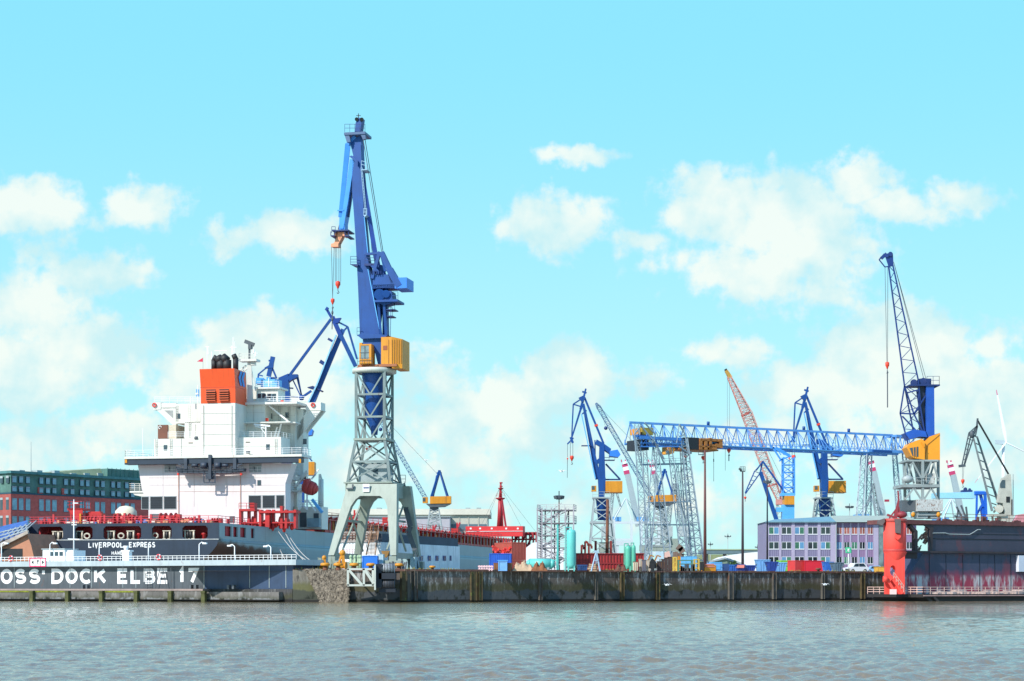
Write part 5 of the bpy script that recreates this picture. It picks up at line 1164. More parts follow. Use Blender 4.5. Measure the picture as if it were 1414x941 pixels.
# ------------------------------------------------------------------ level-luffing cranes in the yard
def luffing(label, Y=400):
    f = Fr(833, Y, 0); B = lambda x, y, b=0: f.at(x, y, b)
    o = f.p(0, 0, QZ); t = thing('luffing_crane', label, 'crane', o, 'blue luffing cranes of the yard'); k = Y/F_PX
    m = MB(); m.bar(B(805.5,558), B(826,662), 3.2*k, 3.5*k, 7.5*k, 6*k); m.build('main_jib', BLUE, t)
    m = MB(); m.bar(B(803,572,-.9), B(822,661,-.9), .22); m.build('jib_ladder', BLUE_L, t)
    m = MB(); m.bar(B(809,537), B(802,565), 2.2*k, None, 4*k); m.pprism(f, [(799,549.5),(806,546),(809,550),(804,556)], -.4, .4); m.bar(B(804,541), B(810,543), .35); m.bar(B(804,572,0), B(810,567,0), .3); m.build('jib_head', BLUE, t)
    m = MB(); m.bar(B(803.5,560), B(789.5,605), 4*k, 3*k, 3*k, 2*k); m.bar(B(803,551), B(791.6,558.5), .28); m.bar(B(791.6,558.5), B(789.4,606), .28); m.bar(B(791.6,558.5), B(803,562), .25); m.bar(B(788,604), B(791,612), .5); m.bar(B(792,605), B(783.5,613.5), .3); m.build('fly_jib', BLUE, t)
    m = MB()
    for x in (787.5, 791): m.tube(B(x,611), B(x,630), .05, n=5)
    m.tube(B(783.6,613), B(783.6,632), .04, n=4); m.tube(B(783.6,635), B(783.3,660), .05, n=4); m.build('hoist_rope', ROPE, t)
    hook(f, 789.6, 629.5, 637, 0, .42, t); hook(f, 783.6, 632.5, 635.5, 0, .16, t)
    m = MB(); m.bar(B(807,549), B(833.5,613), .42); m.build('tie_beam', BLUE, t)
    m = MB(); m.bar(B(822.8,586.5), B(823.8,589), .7); m.build('beacon', RED_H, t)
    m = MB(); m.pprism(f, [(824,607),(833,612),(844,620),(842,627),(832,619),(822,613)], -.8, .8); m.bar(B(829,618,0), B(844,628,0), .4); m.build('counterweight_arm', BLUE, t)
    m = MB(); m.pprism(f, [(842,623),(853,621),(857,628),(854,631.5),(842,630)], -1.6, 1.6); m.build('counterweight', mat('counterweight blue', (.03,.19,.66)), t)
    m = MB(); m.pprism(f, [(828,615),(834.5,615),(836,660),(826.5,660)], -.9, .9); m.pprism(f, [(826,660),(836.5,660),(834.5,690),(827.5,690)], -1.1, 1.1); m.bar(B(821.5,608), B(822,635), .25); m.bar(B(823.5,636), B(827,640), 1.2); m.bar(B(828,632), B(842,632), .1)
    m.build('column', BLUE, t)
    MB().pbox(f, 803, 817, 615, 616, -.8, .8).build('jib_platform', BLUE_D, t); m = MB(); m.pbox(f, 834, 849, 635, 636, -1, 1); m.bar(B(836.5,641), B(856,662), .35); m.bar(B(836,662.5), B(857,662.5), .3); m.rail([B(841,635,-1), B(849,635,-1)], 1, .8, .04, 2); m.build('platform', BLUE_D, t)
    m = MB(); m.pbox(f, 836.3, 859.5, 664.5, 679.5, -1.7, 1.7); mh = m.build('machine_house', YEL, t)
    MB().pbox(f, 836.3, 859.8, 679.5, 680.6, -1.8, 1.8).build('house_sill', YEL_D, mh)
    m = MB(); m.pbox(f, 817, 823.5, 671, 679, -1.4, .2); cb = m.build('cab', YEL, t); MB().pbox(f, 817.2, 821, 671.5, 676.5, -1.45, -1.402).build('cab_window', GLASS, cb)
    m = MB(); m.rev(B(831.5,690,0), [(.9,-4.4),(1.35,0),(1.35,.1)], 12); m.build('king_post', BLUE, t)
    # portal tower
    m = MB(); m.pbox(f, 818.5, 842, 686.5, 688.5, -2, 2); m.rail([B(818.5,686.5,-2), B(842,686.5,-2)], 1.1, .9, .04, 2)
    def ring_(y, x0, x1, d): z = B(830,y).z; return [f.p(f.a(x0,0),-d,z), f.p(f.a(x1,0),-d,z), f.p(f.a(x1,0),d,z), f.p(f.a(x0,0),d,z)]
    lv = [ring_(688,821,840,1.7), ring_(705,819,842.5,2), ring_(722,817.5,845,2.3), ring_(744,815.5,847.5,2.7), ring_(766,813.5,850,3.1)]
    for n_, (c0, c1) in enumerate(zip(lv, lv[1:])):
        for i in range(4):
            j = (i+1) % 4; m.bar(c0[i], c1[i], .34); m.bar(c1[i], c1[j], .22); m.bar(c0[i], c1[j], .16); m.bar(c0[j], c1[i], .16)
    for c in lv[-1]: m.bar(c, Vector((c.x,c.y,QZ+.8)), .4)
    z = B(830,722).z; m.pbox(f, 815.5, 846.5, 720, 723, -2.5, 2.5)
    m.build('portal_tower', GREY_L, t)
    m = MB(); m.pbox(f, 828, 846, 749, 763, -2, 2); m.build('ballast_box', GREY_G, t)
    m = MB()
    for x in (814.5, 849):
        for b in (-3.1, 3.1): a = f.a(x, 0); m.fbox(f, a-1.1, a+1.1, b-.35, b+.35, QZ+.1, QZ+.9)
    m.build('bogie', GREY_D, t)
    return t
LC = luffing('blue luffing crane with amber machine house and red hook, left of the long girder crane')
lx = (1140-CX)/F_PX*468
dup(LC, (lx-LC.location.x, 68, 0), 'blue luffing crane with amber machine house standing behind the purple office building', 1.19)
# the bottom legs of the copy are hidden by the building
# ------------------------------------------------------------------ cranes working behind the ship's superstructure
def behind_ship():
    f = Fr(400, 430, 0); B = lambda x, y, b=0: f.at(x, y, b); o = f.p(0,0,QZ)
    t = thing('luffing_crane', 'blue crane with box counterweights whose column rises just right of the ship wheelhouse', 'crane', o, 'blue luffing cranes of the yard')
    m = MB(); m.pprism(f, [(389,530),(398,524),(401,560),(404,700),(388,700),(389,560)], -1.2, 1.2); m.build('column', BLUE, t)
    m = MB(); m.pprism(f, [(380,525),(391,522),(405,517),(411,517),(411,521),(402,525),(396,530),(381,531)], -1, 1); m.pprism(f, [(384,522),(398,516),(398,519),(386,526)], -.5, .5); m.build('counter_arm', BLUE, t)
    m = MB(); m.bar(B(399,520), B(457,441), .55, .6); m.build('tie_beam', BLUE, t)
    m = MB(); m.bar(B(377,493), B(371,520), 1, .8); m.pprism(f, [(365,508),(372,504),(378,499),(377,508),(367,509)], -.5, .5); m.bar(B(371,498), B(377,500), .4); m.bar(B(375,506), B(382,523), .4); m.bar(B(368,508), B(357,517), .3); m.bar(B(357,516.5), B(356.5,522), .35); m.bar(B(357,518), B(363,519.5), .25); m.build('apex_frame', BLUE, t)
    m = MB(); m.pbox(f, 353.5, 363.5, 522, 530, -1.5, 1.5); m.pbox(f, 368, 373.5, 521, 530, -1.5, .5); m.build('counterweight', mat('light box blue', (.08,.36,.85), .5, .1), t)
    MB().pbox(f, 374, 379, 521, 530, -.5, 1.5).build('counterweight', BLUE, t)
    m = MB(); 
    for a, b_ in (((411,518),(417,549)),((409,518),(417,549)),((404,524),(416,549)),((401,548),(416,548.5)),((398,536),(405,536.5))): m.bar(B(*a), B(*b_), .28)
    m.ball(B(416.5,549.5), .6, .5, .7); m.bar(B(417,549), B(430,540), .5); m.build('linkage', BLUE, t)
    f2 = Fr(430, 425, 0); B = lambda x, y, b=0: f2.at(x, y, b); o = f2.p(0,0,QZ)
    t = thing('luffing_crane', 'blue crane whose leaning jib rises behind the ship bridge wing below the tallest crane hooks', 'crane', o, 'blue luffing cranes of the yard')
    m = MB(); m.bar(B(474,455), B(428,562), 2.5*f2.O.y/F_PX, 1, 9*.163, 1.4); m.bar(B(428,562), B(426,600), 1.2, 1.2); m.build('main_jib', BLUE, t)
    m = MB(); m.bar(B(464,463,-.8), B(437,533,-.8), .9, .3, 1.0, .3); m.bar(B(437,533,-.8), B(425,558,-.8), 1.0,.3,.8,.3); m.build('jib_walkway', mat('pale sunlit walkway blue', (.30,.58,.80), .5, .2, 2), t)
    m = MB(); m.pprism(f2, [(424,535),(432,533),(446,540),(444,541),(436,537),(430,537)], -1, 1); m.bar(B(453,468), B(460,472), .5); m.bar(B(442,499), B(448,503), .8); m.build('jib_platform', BLUE_D, t)
    m = MB(); m.bar(B(451,427), B(459,441), .5, .6); m.bar(B(459,438), B(470,463), 1.15, 1.0); m.pprism(f2, [(461,440),(471,439),(467,446),(463,447)], -.7, .7); m.bar(B(450,426), B(453,428), .8); m.build('jib_head', mat('deep crane blue', (.008,.045,.26)), t)
    m = MB(); m.bar(B(470,462), B(491,506), 1.1, .9); m.bar(B(467,445), B(480,451.5), .35); m.bar(B(471,461), B(480,451.5), .35); m.bar(B(480,451.5), B(493,496), .45); m.build('fly_jib', BLUE, t)
    m = MB(); m.pprism(f2, [(421,592),(427,589),(432,594),(430,601),(422,602)], -1.5, 1.5); m.build('counterweight', mat('counterweight blue', (.03,.19,.66)), t)
    m = MB(); m.pbox(f2, 419, 434, 638, 656, -1.8, 1.8); m.build('machine_house', YEL, t)
    m = MB(); m.bar(B(420,625), B(431,637), .3); m.bar(B(416,601), B(416,790), 1.4, 1.4); m.build('column', BLUE, t)
behind_ship()
# ------------------------------------------------------------------ small lattice-jib cranes (amber house, blue A-frame)
def small_crane(label, Y=500):
    f = Fr(915, Y, 0); B = lambda x, y, b=0: f.at(x, y, b); o = f.p(0,0,QZ); k = Y/F_PX
    t = thing('lattice_crane', label, 'crane', o, 'small lattice jib cranes with amber houses')
    m = MB(); m.pprism(f, [(906,684),(935,683.5),(935,693.5),(906,694)], -2, 2); mh = m.build('machine_house', YEL, t)
    MB().pbox(f, 927.5, 928.5, 684, 694, -2.05, -2.003).build('house_rib', YEL_D, mh)
    m = MB(); m.pbox(f, 895.5, 902.5, 685, 693, -1.6, .5); cb = m.build('cab', YEL, t); MB().pbox(f, 895.8, 899.5, 686, 691, -1.65, -1.603).build('cab_window', GLASS, cb)
    m = MB()
    for bb in (-1.3,1.3): m.bar(B(918,648,bb*.3), B(907.5,684,bb), .5); m.bar(B(918,648,bb*.3), B(929,684,bb), .35); m.bar(B(914,655,bb*.4), B(909,684,bb), .25)
    m.bar(B(914,652), B(921,652), .5); m.build('a_frame', BLUE, t)
    m = MB(); m.pprism(f, [(900,694),(934,694),(926,698),(906,699)], -1.8, 1.8); m.build('turntable', GREY_D, t)
    m = MB(); m.pbox(f, 905, 917, 698, 704, -1.1, 1.1); m.build('slew_collar', mat('collar slate', (.09,.11,.13), .6, .2), t)
    m = MB(); w = lambda x0, x1: (x1-x0)*k
    m.lattice(B(911,702), B(911,722), w(905,917), w(902,920), 3, .3, w(905,917), w(902,920)); m.lattice(B(911,722), B(911,755), w(902,920), w(898,926), 3, .32, w(902,920), w(898,926)); m.bar(B(905,724), B(897,756), .4); m.bar(B(917,724), B(926,756), .4)
    m.build('tower', GREY_L, t)
    m = MB(); m.pbox(f, 884.5, 938, 753, 761, -2.6, 2.6)
    for x in (887, 935):
        for b in (-2.2, 2.2): m.bar(B(x,761,b), Vector((B(x,761,b).x, B(x,761,b).y, QZ+.2)), 1.0)
    m.build('portal', GREY_G, t)
    MB().pbox(f, 921, 937.5, 744, 753, -2, 2).build('ballast_box', GREY_G, t)
    m = MB(); m.lattice(B(899,687), B(827,563), 1.0, 1.0, 26, .15, 1.2, 1.2, rd=.1, style='z'); m.lattice(B(827,563), B(823,557), 1.0, .3, 2, .2, 1.2, .4, style='z'); m.build('jib', mat('jib steel blue', (.10,.18,.30), .5, .2), t)
    m = MB(); m.tube(B(823,557), B(914,652), .035, n=4); m.tube(B(830,566), B(836,590), .03, n=4); m.build('luffing_rope', ROPE, t)
    m = MB(); m.ball(B(836.5,591.5), .5, .4, .5); m.build('hook_block', BLUE_D, t)
    return t
SCR = small_crane('small lattice jib crane with amber house before the left end of the long girder')
s_ = 1.2; o0 = SCR.location
x2 = (604-CX)/F_PX*600
dup(SCR, Vector((x2, 600, QZ))-Vector(o0), 'small lattice jib crane with amber house beyond the ship deck, right of the tallest crane', 1.2)
# ------------------------------------------------------------------ long girder (gantry) crane
def girder():
    P0 = W(876, 810, 430); P1 = W(1240, 810, 467); d = (P1-P0); d.z = 0; Lg = d.length; d.normalize()
    f = Fr(0,1,0); f.O = Vector((P0.x,P0.y,0)); f.R = d; f.F = Vector((-d.y, d.x, 0)); B = f.at
    t = thing('gantry_crane', 'long sky blue lattice girder crane on pale lattice legs with an orange trolley', 'gantry crane', f.p(0,0,QZ))
    zt, zb = 39.7, 34.9; D = 4.2
    m = MB(); m.bar(f.p(0,D/2,zt), f.p(Lg,D/2,zt), .45, .5)
    for b in (0, D): m.bar(f.p(0,b,zb), f.p(Lg,b,zb), .35, .55)
    m.bar(f.p(0,0,zb+.9), f.p(Lg,0,zb+.9), .1); m.build('chord', GIRD, t)
    m = MB(); n = 26
    for i in range(n):
        a = Lg*i/n; c = Lg*(i+.5)/n; e = Lg*(i+1)/n
        for b in (0, D):
            m.bar(f.p(a,b,zb), f.p(a+.2,D/2,zt), .15); m.bar(f.p(a+.2,D/2,zt), f.p(c,b,zb), .12); m.bar(f.p(a+.2,D/2,zt), f.p(e,b,zb), .16)
            m.bar(f.p(c,b,zb), f.p(c,b,zb+.9), .1); m.bar(f.p(a,b,zb), f.p(a,b,zb+1), .12)
        m.bar(f.p(a,0,zb), f.p(a,D,zb), .15); m.bar(f.p(a,0,zb), f.p(e,D,zb), .12)
    m.build('lattice', GIRD, t)
    m = MB()
    for px in (978, 1110, 1172): q = B(px, 588, D/2); q.z = zt+.3; m.tube(q, q+Vector((0,0,.8)), .35, n=8)
    m.build('signal_horn', BLUE, t)
    m = MB(); m.rail([f.p(0,-.6,zb+.2), f.p(Lg,-.6,zb+.2)], 1.0, 1.5, .04, 2); m.fbox(f, 0, Lg, -.9, -.25, zb+.05, zb+.2); m.build('walkway', BLUE_L, t)
    # left end box frame (second lower girder and dark panels)
    m = MB(); m.pbox(f, 884, 941, 603.5, 607.5, -6, -5.2); m.pbox(f, 884, 941, 603.5, 607.5, 6.5, 7.2); m.pbox(f, 877, 900, 601.5, 604.5, -5.5, -5)
    for x in (880, 893, 905, 917, 929, 940): m.bar(B(x,606,-5.6), B(x,596,D/2), .22); m.bar(B(x,606,6.8), B(x,596,D/2), .2)
    for i in range(8):
        x = 886+i*7; m.bar(B(x,606,-5.6), B(x,617,-5.6), .16); m.bar(B(x,617,-5.6), B(x+7,606,-5.6), .12)
    m.bar(B(884,617,-5.6), B(941,617,-5.6), .25); m.bar(B(884,612,-5.8), B(941,612,-5.8), .15)
    m.pprism(f, [(880,597),(899,597),(899,600),(880,602)], -.4, .4)
    m.build('end_girder', mat('girder deep sky', (.05,.20,.55), .5, .2), t)
    m = MB(); m.pbox(f, 883.5, 896, 607.5, 621.5, -4.5, 1); m.build('electric_house', mat('house slate black', (.02,.025,.035), .6), t)
    m = MB(); m.pbox(f, 887, 902, 591, 600.5, -1, 3); m.build('machinery_house', mat('olive amber house', (.38,.27,.04), .6, .2), t)
    m = MB(); m.pbox(f, 881.5, 884.5, 592, 600, -1.5, 2); m.build('end_lamp_box', YEL, t)
    # trolley and hanging black screens
    m = MB(); m.pbox(f, 948, 965.5, 604.5, 621, -1.2, 5); tr = m.build('trolley_house', mat('trolley black', (.015,.017,.022), .6), t)
    m = MB(); m.pbox(f, 938, 992, 620, 622, -1, 5)
    for x0, x1, y0, y1 in ((966,970,606,621),(973,977,608,621),(980,983,605,620),(968,998,606,609.5),(980,990,614,621),(989,994,613,618),(994,998,609,619),(966,990,616,618)): m.pbox(f, x0, x1, y0, y1, -1.4, 5.2)
    m.build('trolley', mat('trolley rust orange', (.45,.16,.03), .6, .35, 1, rust=.4), t)
    m = MB(); m.pprism(f, [(924,617),(931,617),(931,626),(926,627.5),(919,627.5),(919,624),(924,623)], -1.5, 1.5); cb = m.build('operator_cab', mat('cab amber', (.68,.30,.03), .5), t); MB().pbox(f, 919.5, 924, 622.5, 626.5, -1.56, -1.503).build('cab_window', GREY_L, cb)
    m = MB()
    for x in (964.5,972): m.bar(B(x,621,0), B(x,628,0), .1)
    m.bar(B(964.5,628,0), B(972,628,0), .2); m.rail([B(950,627,0), B(955,627,0)], 1, .5, .05, 2); m.pbox(f, 949, 955, 623, 627, -.5, 1); m.build('service_cage', GREY_L, t)
    for px, y0, y1, rt in ((971,630,636,622),(947,629,633,620),(1006.5,620,626,604)):
        m = MB(); m.tube(B(px-.6,rt,0), B(px-.6,y0,0), .04, n=4); m.tube(B(px+.6,rt,0), B(px+.6,y0,0), .04, n=4); m.build('hoist_rope', ROPE, t)
        hook(f, px, y0, y1, 0, .45, t)
    m = MB(); m.tube(B(985.5,621,0), B(985.5,665,0), .05, n=4); m.tube(B(1001.5,620,0), B(1001.5,650,0), .04, n=4); m.tube(B(985.5,634,0), B(985.5,638,0), .12, n=6); m.tube(B(1006.5,628,0), B(1006.5,637,0), .12, n=6); m.build('tag_line', ROPE, t)
    # legs: spindly pale lattice A-frames
    LEG = mat('pale leg steel', (.24,.31,.36), .5, .2, 1)
    def leg(px_t, y_t, px_b, b_t, b_b, w0, w1, n, r=.2):
        p = B(px_t, y_t, b_t); q = B(px_b, 790, b_b); q.z = QZ+.2; m = MB(); m.lattice(p, q, w0, w1, n, r, w0, w1*.9, style='z', rd=r*.55); m.build('leg', LEG, t)
    # left support: hinged leg on the left, wide leg on the right
    leg(879, 586, 893, -4, -8, .9, 2.0, 20, .17); leg(890, 607, 897, 7, 9, .8, 1.6, 18, .15)
    leg(945, 606, 966, -5, -8, 1.3, 2.9, 18, .22); leg(941, 606, 958, 7, 10, 1.0, 2.2, 18, .18)
    leg(905, 612, 893, -5, -9, 1.0, 1.6, 14, .15); leg(905, 612, 925, -5, -9, 1.0, 1.6, 14, .15); leg(925, 618, 948, -4.6, -9, .9, 1.7, 14, .15)
    m = MB()
    for a, b_ in (((885,588),(905,612)),((905,612),(917,634)),((890,584),(905,600)),((905,600),(901,612)),((938,586),(946,600)),((938,586),(934,612)),((946,600),(938,603)),((946,600),(951,630)),((905,612),(917,640)),((885,588),(876,600)),((876,600),(880,650)),((876,600),(884,640)),((938,617),(951,626))): m.bar(B(*a,-5.9), B(*b_,-5.9), .26)
    m.bar(B(885,642,-5), B(948,640.5,-5), .5, .4); m.rail([B(918,640,-5.5), B(948,639.5,-5.5)], 1.1, 1.2, .05, 2); m.bar(B(893,694,-7), B(955,693,-7), .22); m.bar(B(890,725,-7), B(962,725,-7), .3)
    for x in (935, 942, 949): m.lattice(B(935,642,-5), B(x,700,-6), .4, .6, 8, .08, style='z') if x == 942 else None
    m.poly([B(930,662,-4), B(934,648,-4), B(937,643,-4)], .09); m.bar(B(929,652,-4), B(941,652,-4), .15); m.bar(B(930,678,-4), B(943,678,-4), .15); m.bar(B(932,645,-4), B(936,720,-4), .15); m.bar(B(940,645,-4), B(941,720,-4), .15)
    m.build('leg_bracing', LEG, t)
    # right support
    leg(1193, 628, 1181, 0, -7, 1.2, 1.9, 16, .17); leg(1201, 628, 1197, 4, 10, 1.0, 1.6, 16, .15)
    leg(1233, 604, 1250, 2, -4, .8, 2.0, 22, .16); leg(1248, 622, 1262, 4, 10, .8, 1.7, 18, .15)
    m = MB(); m.bar(B(1233,604,2), B(1245,620,0), .25); m.bar(B(1233,604,2), B(1227,622,0), .2); m.pbox(f, 1238, 1262, 601, 604, 0, 4); m.pbox(f, 1200, 1262, 621.5, 625.5, -1.5, -1)
    for i in range(6): x = 1228+i*6; m.bar(B(x,621,0), B(x+3,604,0), .2); m.bar(B(x+3,604,0), B(x+6,621,0), .2)
    m.build('end_frame', GIRD, t)
    m = MB(); m.pbox(f, 1206, 1232, 622, 625.2, -1.9, -1.55); m.build('nameplate', BLUE, t)
    m = MB()
    for px in (893, 958, 966, 1181, 1250):
        q = B(px, 790, -7); a = f.a(px, -7); m.fbox(f, a-2.2, a+2.2, -8.5, -6.5, QZ, QZ+1.3)
    m.build('bogie', BLUE_L, t)
girder()
# ------------------------------------------------------------------ red lattice crawler crane, blue portal crane
def red_crane():
    f = Fr(1078, 540, 0); B = lambda x, y, b=0: f.at(x, y, b); k = 540/F_PX
    t = thing('lattice_boom_crane', 'pale red lattice boom crane with amber tip leaning left behind the girder', 'crane', f.p(0,0,QZ))
    RL = mat('faded red lattice', (.58,.25,.21), .6, .2)
    m = MB(); m.lattice(B(1006.5,520), B(1031,571), 1.0, 2.6, 14, .2, style='z', rd=.12); m.lattice(B(1031,571), B(1060,650), 2.8, 2.6, 17, .2, style='z', rd=.12); m.lattice(B(1060,650), B(1078,695), 2.6, 1.2, 9, .2, style='z', rd=.12); m.build('boom', RL, t)
    m = MB(); m.bar(B(1024,575), B(1035,569.5), .7); m.bar(B(1050,622), B(1056,620), .5); m.bar(B(1060,672), B(1074,668), .5); m.build('boom_band', mat('band red', (.45,.07,.06), .6), t)
    m = MB(); m.bar(B(1002.5,512), B(1008.5,522), .7, .9, 1.2, 1.2); m.build('boom_tip', mat('tip amber dark', (.40,.22,.03), .6, .4, 2), t); m = MB(); m.bar(B(1001.5,510), B(1004,514), .7, .7); m.build('sheave', BLACK, t)
    m = MB(); m.tube(B(1004.3,515), B(1004.3,600), .035, n=4); m.tube(B(1007.3,520), B(1007.3,600), .035, n=4); m.tube(B(1008,517), B(1082,665), .04, n=4); m.tube(B(1009,519), B(1078,672), .03, n=4); m.build('boom_rope', ROPE, t)
    m = MB(); m.pbox(f, 1073, 1085, 690, 697, -1.5, 1.5); m.bar(B(1077,690), B(1079,664), .25); m.bar(B(1084,690), B(1079,664), .2); m.build('machine_house', RL, t)
    m = MB(); m.lattice(B(1078,697), Vector((B(1078,697).x, 540, QZ)), 2, 3, 6, .25, style='z'); m.build('tower', GREY_L, t)
red_crane()
def blue_portal():
    f = Fr(1089, 440, 0); B = lambda x, y, b=0: f.at(x, y, b)
    t = thing('tower_crane', 'bright blue lattice tower crane with amber cabin and folded jib rising behind the purple office', 'crane', f.p(0,0,QZ))
    LB = mat('bright mid blue', (.05,.27,.72), .45, .12)
    m = MB(); m.lattice(B(1088.5,632), B(1088.5,684), 15*.169, 15.5*.169, 5, .26, 2.4, 2.4, rd=.16, style='z'); m.build('lattice_tower', LB, t)
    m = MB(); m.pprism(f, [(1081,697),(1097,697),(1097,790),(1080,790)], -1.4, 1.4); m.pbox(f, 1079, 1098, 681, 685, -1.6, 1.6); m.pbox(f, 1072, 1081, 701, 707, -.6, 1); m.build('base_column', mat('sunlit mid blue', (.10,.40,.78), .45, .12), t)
    m = MB(); m.pbox(f, 1083.5, 1097, 685, 697, -1.9, 1.9); m.build('cabin', YEL, t)
    m = MB(); m.bar(B(1075.5,728), B(1050,652), .9, .9, .8, .8); m.build('main_jib', BLUE, t)
    m = MB(); m.bar(B(1050,652), B(1053,637), .3); m.bar(B(1053,637), B(1084,681), .4); m.bar(B(1053,638), B(1044,650), .3); m.build('jib_tie', BLUE, t)
    m = MB(); m.bar(B(1053,639,-.4), B(1042,651,-.4), .2); m.bar(B(1042,651), B(1029,681), .25); m.bar(B(1050,653), B(1029.5,682), .25); 
    for i in range(5): k = i/5; m.bar(B(1042-13*k,651+30*k), B(1049-19*k,654+26*k), .14)
    m.bar(B(1053,639), B(1050,653), .2); m.build('fly_jib', BLUE, t)
    m = MB(); m.tube(B(1029,682), B(1029,686), .04, n=4); m.build('hoist_rope', ROPE, t); hook(f, 1029, 686, 690, 0, .3, t)
    m = MB(); m.bar(B(1067,618), B(1091,631), .35); m.bar(B(1072,618), B(1091,629), .3); m.bar(B(1067,618), B(1078,635), .35); m.bar(B(1078,635), B(1093,630), .3); m.bar(B(1064,619), B(1070,618), .3)
    for i in range(4): m.bar(B(1069+i*5,619+i*2.6), B(1074+i*4.5,629-i*.2), .16)
    m.bar(B(1076,637), B(1082,634), .3); m.build('top_frame', LB, t)
blue_portal()
# ------------------------------------------------------------------ container gantry cranes far behind: raised grey booms with red and white tips
def box_crane(label, Y=900):
    f = Fr(862, Y, 0); B = lambda x, y, b=0: f.at(x, y, b); k = Y/F_PX
    t = thing('container_crane', label, 'container crane', f.p(0,0,QZ), 'far container cranes with raised booms')
    GB = mat('far boom grey', (.33,.40,.42), .6, .12, .1); RB = mat('tip red', (.52,.04,.14), .6); WB = WHITE_P
    m = MB(); m.bar(B(866.5,655,0), B(882,727,0), 7.5*k, 5*k, 8.5*k, 5*k); m.build('boom', GB, t)
    m = MB()
    for i, (y0, y1) in enumerate(((641,645),(650,655))): m.bar(B(861.3+(y0-636)*.24,y0,0), B(861.3+(y1-636)*.24,y1,0), 7.6*k, 5*k)
    for x in (857.8,863.4): m.bar(B(x,635,0), B(x+.7,638.5,0), 1.2*k, 4*k)
    m.build('boom_band', RB, t)
    m = MB(); m.bar(B(861.8,638,0), B(862.6,641,0), 7.4*k, 5*k); m.bar(B(863.5,645,0), B(864.6,650,0), 7.5*k, 5*k); m.build('boom_tip', WB, t)
    m = MB()
    for x in (848, 872):
        for b in (-8, 8): m.bar(B(x,718,b), Vector((B(x,718,b).x, B(x,718,b).y, QZ)), 3.2*k, 3.2*k)
        m.bar(B(x,742,-8), B(x,742,8), 2.5*k)
    for b in (-8, 8): m.bar(B(846,722,b), B(888,722,b), 3*k); m.bar(B(848,745,b), B(872,745,b), 2*k)
    for b in (-8, 8): m.bar(B(872,718,b), B(864,688,b*.2), 1.3*k); m.bar(B(848,718,b), B(864,688,b*.2), 1.3*k)
    m.build('portal', mat('far portal white grey', (.55,.60,.62), .6, .1, .1), t)
    m = MB(); m.pbox(f, 842, 858, 714, 720, -6, 6); m.build('machinery_house', mat('far blue housing', (.12,.32,.60), .6), t)
    m = MB(); m.bar(B(864,688), B(882,722), .8*k); m.bar(B(864,688), B(846,716), .8*k); m.bar(B(864,688), B(876,700), .8*k); m.build('stay_rod', GB, t)
    return t
BX = box_crane('far container crane with raised grey red-tipped boom, just right of the left luffing crane')
X0 = 900/F_PX
dup(BX, (37.5*X0,0,0), 'far container crane whose red tipped boom shows under the left end of the girder')
dup(BX, (340*X0,0,4*X0), 'far container crane with boom tip touching the girder, left of the amber crane cab')
dup(BX, (449.5*X0,0,-1*X0), 'far container crane with boom tip between amber crane cab and dark grey crane')
# more container quay clutter behind: pale portals under the booms
for i, (px, w, h, lab) in enumerate(((852,16,40,'pale far straddle frame left of the green tanks'),(893,14,44,'pale far straddle frame behind the small lattice crane'))):
    f = Fr(px, 760, 0); m = MB()
    for x in (px, px+w): m.bar(f.at(x,790-h,0), Vector((f.at(x,790,0).x,760,QZ)), 1.4)
    m.bar(f.at(px-3,790-h,0), f.at(px+w+6,790-h,0), 2.0); m.bar(f.at(px,790-h+18,0), f.at(px+w,790-h+18,0), 1)
    solo(m, 'straddle_frame', mat('far portal white grey', (.55,.60,.62)), lab, 'gantry frame', 'far straddle frames')
def pale_crane(px, Y, label, flip=1):
    f = Fr(px, Y, 0); B = lambda x, y, b=0: f.at(px+(x-940)*flip, y, b); k = Y/F_PX
    t = thing('harbour_crane', label, 'crane', f.p(0,0,QZ), 'far pale harbour cranes'); g = mat('far steel grey', (.24,.29,.31), .6, .2, .3)
    m = MB(); o = B(940,790); o.z = QZ; m.lattice(B(940,742), o, 14*k, 20*k, 5, .35, rd=.2); m.build('portal', g, t)
    m = MB(); m.pbox(f, px-7, px+9, 727, 741, -2.5, 2.5); m.build('machine_house', mat('far house grey', (.38,.42,.42), .6, .15), t)
    m = MB(); m.lattice(B(938,728), B(930,668), 6*k, 3*k, 12, .3, rd=.18, style='z'); m.build('main_boom', g, t)
    m = MB(); m.lattice(B(930,668), B(921,700), 3*k, 1.5*k, 6, .22, rd=.15, style='z'); m.bar(B(930,668), B(944,726), .35); m.bar(B(945,705), B(943,727), .5); m.bar(B(945,705), B(936,700), .3); m.build('fly_boom', g, t)
pale_crane(944, 640, 'far pale harbour crane seen through the right leg of the girder crane'); pale_crane(920, 700, 'far pale harbour crane behind the small lattice crane portal', -1); pale_crane(838, 720, 'far pale harbour crane behind the left luffing crane tower', -1); pale_crane(1216, 700, 'far pale harbour crane rising over the grey green office roof')
